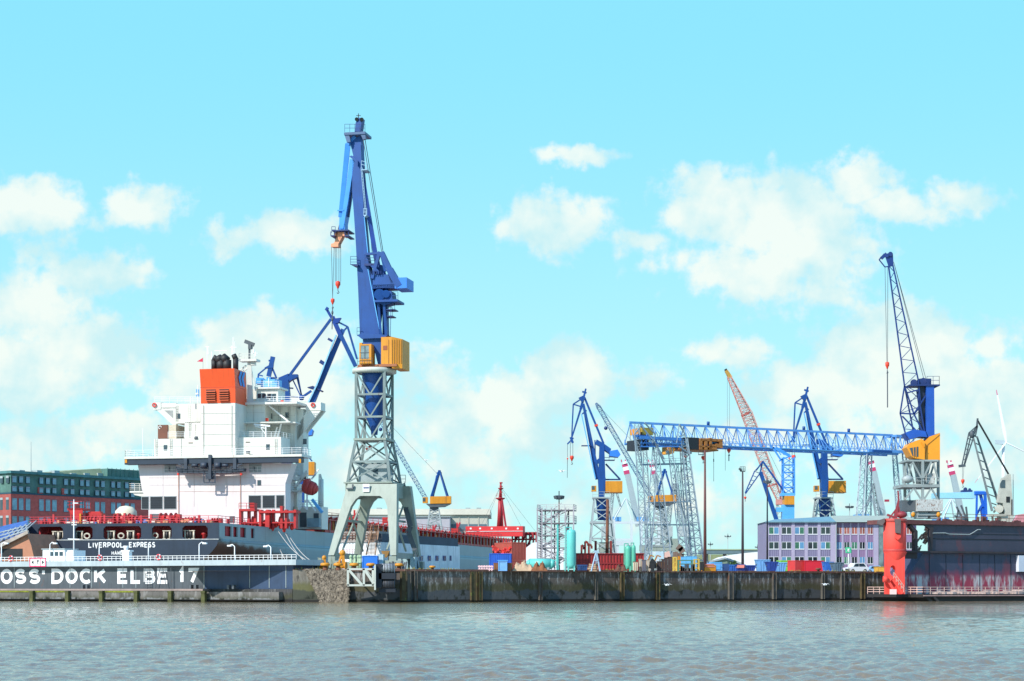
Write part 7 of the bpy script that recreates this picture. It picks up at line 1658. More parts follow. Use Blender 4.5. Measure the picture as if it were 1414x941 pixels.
# red steel barge section
def barge():
    f = Fr(796, 285, 0); t = thing('steel_barge_section', 'long dark red steel hull section lying behind the green tanks', 'hull section', f.p(0,0,QZ)); a1 = f.a(889,0); zt = f.at(0,765.5,0).z
    MB().fbox(f, 0, a1, 0, 6, QZ, zt).build('hull', mat('barge red', (.33,.018,.02), .6, .35, .8, rust=.3), t); m = MB()
    for i in range(22): a = a1*i/22; m.fbox(f, a, a+.12, -.12, -.003, QZ, zt-.1)
    m.fbox(f, -.1, a1+.1, -.18, 6, zt+.003, zt+.15); m.fbox(f, 0, a1, -.16, -.125, QZ+1.3, QZ+1.5); m.build('rib', mat('barge rib', (.22,.012,.015), .6, .3), t)
    m = MB(); m.fbox(f, 0, a1*.2, -.02, -.004, QZ+2.0, zt-.05); m.build('fresh_panel', RED, t)
barge()
m = MB(); f = Fr(820, 262, 0); c = f.at(823.5,762,0); 
for x, b in ((816.5,-.8),(828.5,-.8),(823,1)): q = f.at(x,785,b); q.z = QZ; m.bar(c, q, .16)
m.bar(f.at(820,762,0), f.at(827,762,0), .3); m.bar(f.at(820,774,-.5), f.at(826,774,-.5), .1)
solo(m, 'trestle', mat('pale blue trestle', (.35,.48,.60), .6), 'pale blue tripod trestle before the red hull section', 'trestle')
m = MB(); f = Fr(838, 290, 0); m.tube(Vector((f.at(838,790,0).x,290,QZ)), f.at(839,690,0), .28, .22, 8); solo(m, 'rust_post', RUSTY, 'tall rusty brown post in front of the left luffing crane tower', 'post')
for px, y0 in ((802,752),(811,752),(843,748),(824,748)):
    pass
m = MB(); f = Fr(800, 292, 0)
for x0, x1, y in ((803,806,753),(808,812,748),(813,817,752)): m.bar(f.at(x0,790,0), f.at(x0,y,0), .3); m.bar(f.at(x0,y,0), f.at(x1,y+2,0), .35); m.bar(f.at(x1,y+2,0), f.at(x1,y+6,0), .3)
solo(m, 'pipe_risers', OXIDE, 'oxide red bent pipe risers standing behind the red hull section', 'pipes')
m = MB(); f = Fr(843, 288, 0)
for x in (822.5,843.5): m.bar(f.at(x,790,0), f.at(x,748,0), .35); m.bar(f.at(x-1.5,748.5,0), f.at(x+1.5,748.5,0), .3)
solo(m, 'fender_post_pair', OXIDE, 'pair of oxide red posts with cross caps rising from the hull section', 'posts')
# machinery heap between px 875 and 935
heap(848, 868, 780, 256, mat('brown scrap', (.12,.05,.03), .9, .5, 2), 'low brown rust heap left of the green tanks foot', 'rust_heap', 'scrap', 8)
def yard_block(px0, px1, ytop, Y, mt, label, name, cat, dep=1.4, group=None, cap=None, yaw=5):
    f = Fr(px0, Y, yaw); L_ = f.a(px1, 0); H = f.at(0, ytop, 0).z-QZ; t = thing(name, label, cat, f.p(0,0,QZ), group)
    m = MB(); m.fbox(f, 0, L_, 0, dep, QZ+.1, QZ+H); m.build('body', mt, t)
    m = MB(); m.fbox(f, -.05, L_+.05, -.05, dep+.05, QZ+H, QZ+H+.07); m.fbox(f, .05, .2, -.04, dep, QZ, QZ+.1); m.fbox(f, L_-.2, L_-.05, -.04, dep, QZ, QZ+.1)
    for q in (.3,.65): m.fbox(f, L_*q, L_*q+.06, -.04, -.003, QZ+.15, QZ+H-.1)
    m.build('lid', cap or mt, t); return t
G1 = 'crates and chests along the quay edge'
DKB = mat('dark umber crate', (.055,.035,.035), .85, .4, 1.5)
yard_block(874, 880.5, 777.5, 262, mat('cream chest', (.55,.48,.36), .7, .3), 'cream chest with brown base right of the green tanks', 'chest', 'chest', cap=BROWN)
yard_block(882, 886, 774, 264, mat('stone beige block', (.48,.42,.34), .8, .2), 'narrow beige block beside the cream chest', 'block', 'block')
yard_block(886.5, 892, 775, 262, mat('slate chest', (.10,.10,.13), .7, .3), 'dark slate chest between two beige blocks', 'chest', 'chest')
yard_block(892.5, 898, 775.5, 265, mat('stone beige block', (.48,.42,.34)), 'beige block left of the black stepped crates', 'block', 'block')
for i, (a, b, y) in enumerate(((907,913,777),(913.2,917,774),(917.2,922,772),(922.2,929,771))): yard_block(a, b, y, 263, DKB, ['lowest of the four dark umber crates in a rising row','second lowest dark umber crate of the rising row','second tallest dark umber crate of the rising row','tallest dark umber crate at the right of the rising row'][i], 'crate', 'crate', group='dark umber crates in a rising row')
m = MB(); f = Fr(898, 262, 0); m.pprism(f, [(897,785),(898,776),(901,771),(906,776),(907,785)], 0, 1.5); m.pprism(f, [(899,790),(899,778),(904,778),(904,790)], -.2, 0); solo(m, 'tar_drum_heap', BLACK, 'black covered heap just left of the rising umber crates', 'heap')
# yellow hand machines near 890-905 (small cement-mixer like)
def yellow_machine(px, Y, label, s=1.0, group='amber machines on the quay'):
    f = Fr(px, Y, 0); t = thing('capstan_machine', label, 'machine', f.p(0,0,QZ), group); q = f.p(0,0,QZ)
    MB().rev(q+Vector((0,0,.5*s)), [(.3*s,0),(.75*s,.25*s),(.8*s,.7*s),(.45*s,1.2*s),(.25*s,1.3*s)], 12).build('drum', YEL, t)
    m = MB(); 
    for d in (-.6,.6): m.bar(q+Vector((d*s,0,0)), q+Vector((d*s*.9,0,1.1*s)), .14*s); m.bar(q+Vector((d*s,.5*s,0)), q+Vector((d*s*.9,0,1.1*s)), .12*s)
    m.bar(q+Vector((-.8*s,0,.1*s)), q+Vector((.8*s,0,.1*s)), .16*s); m.bar(q+Vector((.3*s,-.1,1.5*s)), q+Vector((.75*s,-.1,2.5*s)), .2*s); m.bar(q+Vector((.75*s,-.1,2.5*s)), q+Vector((1.3*s,-.1,2.3*s)), .18*s); m.build('frame', YEL_D, t)
yellow_machine(891, 278, 'amber mixer with raised arm left of the pale blue portal base', 1.0); yellow_machine(900.5, 280, 'amber mixer with raised arm under the grey green portal beam', 1.0); yellow_machine(916, 282, 'amber mixer nearest the pink sheet under the portal beam', .9)
m = MB(); f = Fr(905, 300, 0); m.pprism(f, [(905,772),(906,762),(916,762),(917,772)], 0, .6); solo(m, 'covered_pallet', mat('pale blue sheet', (.45,.6,.68), .7), 'pale blue sheeted pallet under the grey green portal beam', 'pallet')
m = MB(); f = Fr(918, 300, 0); m.pprism(f, [(917,772),(918,763),(924,761),(926,768),(925,772)], 0, .6); solo(m, 'covered_pallet', mat('pink sheet', (.72,.45,.38), .7), 'pink sheeted pallet under the grey green portal beam', 'pallet')
m = MB(); f = Fr(929, 296, 0); m.pprism(f, [(930,772),(930,762),(936,762),(936,772)], 0, 1); m.bar(f.at(936,760,0), f.at(941,754,0), .9); m.bar(f.at(938,762,0), f.at(944,758,0), .9); m.pprism(f, [(936,764),(945,765),(944,769),(937,768)], 0, 1); solo(m, 'tilted_hatch', mat('brown tilted plate', (.20,.13,.10), .7, .4), 'brown tilted hatch plates at the right end of the portal beam', 'hatch')
# yellow frame stands and green benches 930-970
def stand(px0, px1, ytop, Y, mt, label, name='work_stand', cat='stand', group=None):
    f = Fr(px0, Y, 2); L_ = f.a(px1, 0); H = f.at(0, ytop, 0).z-QZ; m = MB()
    for a in (.12, L_-.12):
        for b in (.1, 1.3): m.bar(f.p(a,b,QZ), f.p(a,b,QZ+H), .2)
    for z in (QZ+.35, QZ+H*.6, QZ+H-.12): m.fbox(f, 0, L_, 0, 1.4, z, z+.14)
    return solo(m, name, mt, label, cat, group)
YS = mat('ochre frame', (.55,.36,.06), .7, .3, 1)
stand(929, 935, 770, 258, YS, 'ochre yellow frame stand left of the green work bench'); stand(936, 957, 774, 262, mat('bench green', (.08,.20,.13), .7, .4), 'long dark green work bench cluttered with dark parts', 'work_bench', 'bench'); stand(958, 966, 773, 259, YS, 'ochre yellow frame stand just left of the brown mast foot')
yard_block(940, 962, 769, 300, mat('skip bright blue', (.12,.42,.72), .6, .15), 'bright light blue bin row behind the green work bench', 'bin', 'bin', yaw=0)
yard_block(932, 940, 766.5, 300, YEL, 'amber cabinet behind the left ochre stand', 'cabinet', 'cabinet', yaw=0)
m = MB(); f = Fr(937, 258, 0)
for i in range(16): a = rnd.uniform(0, 2.1); m.fbox(f, a, a+rnd.uniform(.1,.35), 0, .5, QZ, QZ+rnd.uniform(.3,1.0))
solo(m, 'spare_parts', mat('greasy parts', (.06,.06,.06), .7, .5, 2), 'dark upright spare parts in front of the green work bench', 'parts')
yard_block(966.5, 972, 778, 257, BLACK, 'black cabinet at the foot of the brown mast', 'cabinet', 'cabinet')
container(973, 0, 779, 258, -20, 1.7, 1.3, YEL, 'small amber box with pink hood right of the brown mast', group=None, ribs=False, H=.8)
m = MB(); f = Fr(973, 258, -20); m.pprism(f, [(972.5,783.5),(973,779),(986,779),(988,783.5)], 0, 1.4); solo(m, 'hood', mat('salmon hood', (.65,.20,.16), .7), 'salmon pink hood lying over the small amber box', 'cover')
m = MB(); f = Fr(984, 259, 0); m.pprism(f, [(983,791),(983,783),(985,780),(989,781),(989,791)], 0, .8); solo(m, 'rounded_bin', BROWN, 'rounded dark brown bin beside the salmon hood', 'bin')
def compactor(px0, px1, ytop, Y, label, mt, dark=True):
    f = Fr(px0, Y, -12); L_ = f.a(px1, 0); H = f.at(0, ytop, 0).z-QZ; t = thing('waste_compactor', label, 'compactor', f.p(0,0,QZ)); 
    MB().fbox(f, 0, L_*.62, 0, 2, QZ+.1, QZ+H).build('body', mt, t); MB().fbox(f, L_*.62+.01, L_, .1, 1.9, QZ+.1, QZ+H*.92).build('hopper', mat('compactor shade blue', (.03,.07,.2), .6), t)
    m = MB(); m.fbox(f, -.05, L_*.62, -.08, -.003, QZ+H*.55, QZ+H*.62); m.fbox(f, L_*.1, L_*.5, -.06, -.003, QZ+.3, QZ+.9); m.tube(f.p(L_*.2,-.1,QZ+.25), f.p(L_*.2,2,QZ+.25), .22, n=8); m.fbox(f, 0, L_*.6, -.03, 1, QZ+H, QZ+H+.12); m.build('fitting', BLUE_L, t)
compactor(982, 1007, 775, 264, 'light blue waste compactor with dark end right of the brown mast', CBLUE_L)
SG_ = 'blue skips lined up on the quay edge'
NV = mat('skip navy', (.015,.05,.28), .6, .3, 1, rust=.15); MB_ = mat('skip mid blue', (.03,.14,.50), .6, .25, 1, rust=.1)
small_tub(1006.5, 1020, 780.5, 268, MB_, 'mid blue skip with white marks, leftmost of the blue skip row', .06, SG_)
small_tub(1017, 1029, 780, 262, NV, 'dark navy skip holding a pink sheet, before the slender mast', .12, SG_)
m = MB(); f = Fr(1018, 262, 0); m.pprism(f, [(1017.5,784.5),(1018,780.5),(1028,780.3),(1027.5,784.5)], -.1, 1.2); solo(m, 'folded_sheet', mat('salmon hood', (.65,.20,.16)), 'salmon pink sheet draped into the navy skip', 'sheet')
small_tub(1027, 1044, 781, 264, NV, 'deep blue skip right of the slender mast foot', .10, SG_)
small_tub(1044, 1064, 773, 272, CBLUE_L, 'tall light blue skip stack with pale side panels', .12, SG_)
small_tub(1058, 1075, 776, 268, NV, 'angular dark navy skip next to the tall light blue one', .2, SG_)
small_tub(1070, 1087, 777, 276, CBLUE_L, 'light blue skip partly in front of the lime green container', .16, SG_)
container(1078, 0, 774, 330, -10, 3.4, 2.4, CGREEN, 'lime green container between blue skips and the red container')
container(1098, 0, 774, 322, -24, 3.0, 2.4, mat('container red lit end', (.62,.06,.06), .5), 'red container coloured paler as the sunlit end, left half of the red pair')  # paler red copy: sunlight on the container's end put into its colour
container(1110.5, 0, 774.5, 322, 0, 3.42, 2.4, CRED, 'red container with flat side coloured deeper for its shade, right half of the red pair', ribs=False)  # deeper red copy: shade on the container's long side put into its colour
small_tub(1137, 1151, 776, 300, MB_, 'mid blue open skip touching the right end of the red container', .14, SG_)
small_tub(1148, 1166, 777, 290, mat('skip grey blue', (.10,.16,.22), .6, .3, 1, rust=.3), 'grey tipped skip with pale lip left of the white car', .22, SG_)
yard_block(1168, 1174, 787, 292, mat('concrete block', (.5,.47,.42), .9, .2), 'small pale concrete block left of the white car', 'block', 'block')
# green notice sign
f = Fr(1171, 300, 0); t = thing('assembly_sign', 'green square sign on a thin white post in front of the purple office', 'sign', f.p(0,0,QZ))
MB().tube(f.p(f.a(1171.5,0),0,QZ), f.at(1171.5,765,0), .07, n=8).build('post', WHITE_P, t)
MB().pbox(f, 1167.5, 1175.5, 756, 764, -.15, -.08).build('panel', mat('sign green', (.05,.50,.25), .5, .03), t)
m = MB(); m.bar(f.at(1169,757.5,-.17), f.at(1174,762.5,-.17), .1, .02); m.bar(f.at(1174,757.5,-.17), f.at(1169,762.5,-.17), .1, .02); m.bar(f.at(1171.5,758,-.17), f.at(1171.5,762,-.17), .25, .02); m.build('symbol', WHITE_P, t)
# cars
def car(px0, Y, yaw, L_, label, mt, H=1.7):
    f = Fr(px0, Y, yaw); t = thing('parked_car', label, 'car', f.p(0,0,QZ), 'cars parked on the quay'); z = QZ; k = L_/4.6
    prof = [(0,.45),(.02,.85),(.9,1.0),(1.5,1.62),(3.6,1.68),(4.4,1.15),(4.58,.9),(4.6,.45),(4.0,.32),(.6,.32)]
    m = MB(); m.prism([f.p(a*k,0,z+h*H/1.7) for a, h in prof[:3]+[(4.4,1.0)]+prof[6:]], f.F*1.8); m.prism([f.p(a*k,.12,z+h*H/1.7) for a, h in ((.9,1.0),(1.5,1.62),(3.6,1.68),(4.4,1.0))], f.F*1.56); m.build('body', mt, t)
    m = MB(); m.prism([f.p(a*k,.10,z+h*H/1.7) for a, h in ((1.15,1.05),(1.6,1.5),(2.35,1.54),(2.35,1.05))], f.F*1.6); m.prism([f.p(a*k,.10,z+h*H/1.7) for a, h in ((2.45,1.05),(2.45,1.54),(3.5,1.54),(4.05,1.05))], f.F*1.6); m.build('window', GLASS, t)
    for a in (.95, 3.75):
        for b in (-.02, 1.6):
            w = MB().tube(f.p(a*k,b,z+.34), f.p(a*k,b+.22,z+.34), .34, n=16).build('wheel', RUBBER, t); MB().tube(f.p(a*k,b-.02,z+.34), f.p(a*k,b+.24,z+.34), .2, n=12).build('rim', CHROME, w)
    MB().fbox(f, -.02, .1, .1, .5, z+.65, z+.8).build('headlight', WHITE_P, t)
car(1172, 300, -18, 3.6, 'white estate car parked on the quay right of the green sign', mat('car white', (.8,.8,.82), .25, .02))
car(1196, 310, 0, 2.9, 'pale blue car parked behind the white estate car', mat('car pale blue', (.25,.45,.70), .25, .05), 1.35)
yard_block(1208, 1222, 784.5, 278, mat('amber crate', (.60,.33,.05), .7, .35, 1.5), 'amber crate at the quay edge beside the red dock tower', 'crate', 'crate')
# low yellow-green fringe and bits along the coping
m = MB()
for i in range(900):
    P = (qD, qE) ; u = rnd.random()**1.0; p = qD.lerp(qE, u) if rnd.random() < .75 else qC.lerp(qD, u); h = rnd.uniform(.05,.28)*(1.6 if rnd.random() < .1 else 1)
    if math.sin(u*37)+math.sin(u*91) < .1: continue
    q = p+Vector((rnd.uniform(-.1,.1), rnd.uniform(.1,.5), QZ)); n = len(m.v); m.v += [tuple(q+Vector((-.08,0,0))), tuple(q+Vector((.08,0,0))), tuple(q+Vector((rnd.uniform(-.15,.15),0,h+.2)))]; m.f.append((n,n+1,n+2)); m.sm.append(False)
o = m.build('weeds', mat('dry yellow weeds', (.30,.27,.06), .9, .4, 2)); o['kind'] = 'stuff'; o['label'] = 'dry yellow green weeds along the quay edge'
def edge_bollard(px, label, mt=YEL, s=1.0):
    fr = QF; a = fr.a(px, 1.0); q = fr.p(a, 1.0, QZ); t = thing('mooring_bollard', label, 'bollard', q, 'mooring bollards on the quay edge')
    MB().rev(q, [(.42*s,0),(.32*s,.15*s),(.28*s,.55*s)], 12).build('stem', RUSTY, t); MB().rev(q, [(.28*s,.56*s),(.62*s,.62*s),(.62*s,.85*s),(.4*s,.98*s)], 12).build('cap', mt, t)
for px, l in ((449,'amber capped mooring bollard at the left foot of the tallest crane'),(467,'wide amber mooring bollard in front of the amber winch'),(489,'amber mooring bollard above the steel fender frame'),(512,'amber mooring bollard left of the rolled fenders'),(551,'amber mooring bollard right of the rolled fenders'),(597,'small amber bollard before the striped shed'),(860,'small amber bollard left of the green tanks'),(1068,'small amber bollard before the navy skip'),(1130,'small rusty bollard before the deep red container')):
    edge_bollard(px, l, YEL if px < 1100 else RUSTY, 1.0 if px < 560 else .7)
# ------------------------------------------------------------------ crane foot: shed with stair, winches, fenders
def shed():
    f = Fr(468, 280, 20); L0 = f.a(525,0); t = thing('quay_shed', 'white corrugated quay shed with dark roof, blue windows and outside stair behind the tallest crane', 'shed', f.p(0,0,QZ))
    WC = mat('white corrugated wall', (.82,.84,.86), .6, .12, .5, rust=.12, streak=.4); dz = lambda y: f.at(500,y,0).z; z1, z2 = f.at(525,749,0).z, f.at(525,735,0).z
    bL = f.b(635, L0)
    MB().fbox(f, 0, L0, 0, bL, QZ, z1).build('wall', WC, t)
    m = MB()
    for i in range(int(bL/.5)): m.fbox(f, L0+.003, L0+.05, i*.5, i*.5+.22, QZ, z1-.05)
    for i in range(int(L0/.5)): m.fbox(f, i*.5, i*.5+.22, -.05, -.003, QZ, z1-.05)
    m.build('corrugation', WC, t)
    MB().fbox(f, .3, L0-.15, 1.0, bL-.4, z1, z2-.2).build('roof', mat('dark slate roof', (.05,.07,.10), .7, .2, rust=.08), t)
    m = MB(); m.fbox(f, .1, L0-.6, .2, bL*.35, z2-.199, z2+.15); m.fbox(f, -.1, L0*.75, -.2, 6, z1+.003, z1+.3); m.fbox(f, .2, L0*.7, .1, 6, z1+.31, z2-.25); m.build('roof_deck', mat('rusty pale deck', (.36,.32,.30), .8, .3, 1.2, rust=.4), t)
    m = MB(); m.rail([f.p(.1,0,z1+.3), f.p(L0*.7,0,z1+.3)], 1.1, .5, .045, 3); m.rail([f.p(.8,.2,z2+.1), f.p(L0-.7,.2,z2+.1)], .9, .6, .045, 2); m.build('roof_railing', RUSTY, t)
    m = MB()
    for px0, px1 in ((579,583.5),(590,594.5),(600.5,605),(611,615.3),(620.3,622.8)):
        b0, b1 = f.b(px0, L0), f.b(px1, L0); w = MB().fbox(f, L0+.06, L0+.1, b0, b1, f.side(px0,774.5,L0).z, f.side(px0,767.5,L0).z).build('window', BLUE, t)
        MB().fbox(f, L0+.11, L0+.13, b0+.25, b1-.25, f.side(px0,773.8,L0).z, f.side(px0,768.2,L0).z).build('pane', GLASS, w)
    # stair
    m = MB(); a0, a1 = f.a(506,-1.5), f.a(518,-1.5); zb = QZ+2.2; zt = f.at(515,734,-1.0).z
    SA, SB, SC_, SD = f.at(505.5,766,-4.2), f.at(518,766,-4.2), f.at(513,734,-.2), f.at(523,734,-.2)
    for a, c in ((SA,SC_),(SB,SD)): m.bar(a, c, .12, .3); m.bar(a+Vector((0,0,1)), c+Vector((0,0,1)), .08)
    for i in range(17): q = (i+.5)/17; m.bar(SA.lerp(SC_,q), SB.lerp(SD,q), .28, .08)
    m.bar(f.p(a0,-4.2,QZ), f.p(a0,-4.2,zb), .12); m.bar(f.p(a1,-4.2,QZ), f.p(a1,-4.2,zb), .12); m.build('stair', mat('stair brown', (.32,.19,.12), .8, .3), t)
    m = MB(); m.rail([f.p(a0-2.6,-4.4,zb), f.p(a0,-4.4,zb)], 1.1, .4, .04, 3); m.fbox(f, a0-2.6, a1, -4.4, -3.6, zb-.15, zb); m.build('landing', mat('pink scaffold', (.55,.32,.38), .7), t)
shed()
def winch_(px, Y, label, s, c=YEL):
    f = Fr(px, Y, 12); q = f.p(0,0,QZ); t = thing('quay_winch', label, 'winch', q, 'amber winches at the foot of the tallest crane'); m = MB()
    m.tube(q+f.R*-.6*s+Vector((0,0,.7*s)), q+f.R*.6*s+Vector((0,0,.7*s)), .35*s, n=12)
    for d in (-.62,.62): m.tube(q+f.R*(d-.06)*s+Vector((0,0,.7*s)), q+f.R*(d+.06)*s+Vector((0,0,.7*s)), .65*s, n=14)
    m.build('drum', c, t); m = MB(); m.fbox(Fr(0,1,0),0,0,0,0,0,0) if False else m.bar(q+Vector((0,0,.12)), q+Vector((0.01,0,.12))+f.R*1.2*s, .5, .2)
    m.bar(q+f.R*.3*s+Vector((0,0,.9*s)), q+f.R*.1*s+Vector((0,0,2.6*s)), .45*s); m.ball(q+f.R*.1*s+Vector((0,0,2.6*s)), .45*s,.4*s,.45*s); m.bar(q+f.R*-.4*s+Vector((0,0,1.2*s)), q+f.R*-.1*s+Vector((0,0,2.2*s)), .25*s); m.build('gear_arm', c, t)
winch_(472, 258, 'large amber capstan winch right of the crane left foot', .95); winch_(447, 257, 'small amber lamp topped winch at the extreme left of the quay head', .7)
m = MB(); f = Fr(485, 262, 0)
for x in (484.5,490,495,497.5): 
    q = f.at(x,785,0); q.z = QZ; m.tube(q, q+Vector((0,0,1.9)), .18, n=8); m.ball(q+Vector((0,0,2.0)), .24,.24,.3); m.ball(q+Vector((0,0,1.2)), .3,.3,.18)
m.bar(f.at(484,781,0), f.at(498,781,0), .2)
solo(m, 'valve_manifold', mat('pale green valves', (.35,.48,.30), .6, .2), 'pale green valve manifold with four risers left of the blue box', 'valves')
container(500, 0, 767.5, 259, 3, 2.1, 1.6, mat('box vivid blue', (.02,.17,.62), .5, .1), 'vivid blue steel box below the outside stair of the quay shed', group=None, ribs=False)
yard_block(522, 529, 767, 261, mat('pale blue cabinet', (.45,.60,.66), .6, .1), 'pale blue cabinet beside the vivid blue box', 'cabinet', 'cabinet')
m = MB(); f = Fr(440, 257, 0)
for i in range(30): x = rnd.uniform(436,462); q = f.at(x,785,rnd.uniform(0,2)); q.z = QZ; m.bar(q, q+Vector((rnd.uniform(-.4,.4),0,rnd.uniform(.3,1.9))), rnd.uniform(.08,.3))
solo(m, 'pipe_clutter', mat('clutter grey green', (.25,.28,.22), .8, .4, 2), 'grey green clutter of pipes and posts around the crane left foot', 'clutter')
m = MB(); f = Fr(530, 258, 0)
for i in range(26): x = rnd.uniform(524,560); q = f.at(x,785,rnd.uniform(0,3)); q.z = QZ; m.bar(q, q+Vector((rnd.uniform(-.5,.5),0,rnd.uniform(.2,1.5))), rnd.uniform(.08,.35))
solo(m, 'machine_parts', mat('dark machine parts', (.10,.10,.11), .8, .4, 2), 'dark machine parts scattered around the crane right foot', 'parts')
m = MB(); f = Fr(532, 266, 0); m.pprism(f, [(526,761),(538,761),(534,770),(530,770)], 0, 1.2); m.bar(f.at(528,770,.5), f.at(527,783,.5), .2); m.bar(f.at(537,762,.5), f.at(537,783,.5), .2); solo(m, 'hopper', mat('hopper brown amber', (.35,.18,.05), .7, .3), 'small brown amber hopper left of the crane right leg', 'hopper')
# steel fender frame with big rolled fenders, hanging on the quay corner
def fender_frame():
    f = Fr(480, 246.5, 0); B = f.at; t = thing('steel_truss', 'pale grey trussed steel frame on the quay corner holding two rolled fenders', 'fender frame', B(500,829,1.5))
    FG = mat('fender frame pale grey', (.50,.53,.48), .6, .12, .6, rust=.12); m = MB()
    for y in (786.2, 808.5): m.bar(B(479.5,y,0), B(518,y,0), .28, .25); m.bar(B(479.5,y,2.6), B(518,y,2.6), .2)
    for x in (480.5, 502.5, 515): m.bar(B(x,785.5,0), B(x,809,0), .28); m.bar(B(x,786,0), B(x,786,2.6), .16)
    m.bar(B(482,787.5,0), B(500,808,0), .32); m.bar(B(504,787.5,0), B(516,806,0), .34); m.bar(B(505,786,1.2), B(516,800,1.2), .2); m.build('truss', FG, t)
    m = MB(); m.bar(B(518,780,-.1), B(518,815,-.1), .2, .6); m.build('guard_plate', FG, t)
    m = MB(); m.pbox(f, 518.6, 527, 779, 812, .3, 2.6); m.build('recess_panel', mat('recess navy black', (.012,.018,.03), .7), t)
    for y0, y1, mt in ((778.5,791.5,mat('roll white grey', (.42,.46,.50), .7, .4, 3)),(800,812.5,mat('roll rubber', (.05,.06,.08), .6, .4, 2))):
        p = B(526,(y0+y1)/2,1.0); q = B(545,(y0+y1)/2,1.0); r = (y1-y0)/2*246/F_PX
        o = MB().tube(p, q, r, n=20).build('rolled_fender', mt, t); m = MB()
        for i in range(9): c = p.lerp(q, (i+.5)/9); m.tube(c-f.R*.05, c+f.R*.05, r*1.03, n=18)
        m.build('fender_band', RUBBER, o); MB().tube(p-f.R*.06, p+f.R*.04, r*.6, n=14).build('fender_hub', mat('hub pale pink', (.6,.42,.38), .6), o)
    m = MB(); m.fbox(f, f.a(523,.6), f.a(546,.6), .3, 2.9, B(0,800,0).z, B(0,791.6,0).z); m.fbox(f, f.a(523,.6), f.a(546,.6), .8, 2.9, B(0,818,0).z, B(0,812.6,0).z); m.build('bracket', mat('recess navy black', (.012,.018,.03)), t)
fender_frame()
# pink barrier and plank bits at 660-680
m = MB(); f = Fr(660, 256, 0)
for i in range(6): m.fbox(f, f.a(661+i*3.4,0), f.a(663+i*3.4,0), 0, .3, QZ, QZ+.75)
m.fbox(f, f.a(660,0), f.a(681,0), -.05, 0, QZ+.5, QZ+.7); m.fbox(f, f.a(660,0), f.a(681,0), -.05, 0, QZ+.15, QZ+.3)
solo(m, 'barrier', mat('pink white barrier', (.78,.50,.52), .6, .3, 3), 'low pink and white barrier at the quay edge left of the light blue locker', 'barrier')
yard_block(681.5, 687.5, 779, 257, mat('rust crate', (.25,.10,.04), .8, .3), 'small rust brown crate left of the light blue locker', 'crate', 'crate'); yard_block(700.5, 706, 779, 257, mat('rust crate', (.25,.10,.04)), 'small rust brown crate right of the light blue locker', 'crate', 'crate')
# white tent domes behind scaffold
f = Fr(727, 420, 0); t = thing('white_tent', 'white tent roofs seen through the grey stair tower', 'tent', f.p(0,0,QZ)); m = MB(); m.pprism(f, [(726,792),(726,757),(735,750),(748,748),(760,752),(778,757),(778,792)], 0, 8); m.build('canopy', WHITE_P, t)
m = MB(); f = Fr(628, 470, 0); m.ball(f.at(629,742,0)-Vector((0,0,1)), 2.2, 2, 2.4, 14, 8); m.tube(f.p(0,0,QZ), f.at(629,742,0), 1.6, n=12) 
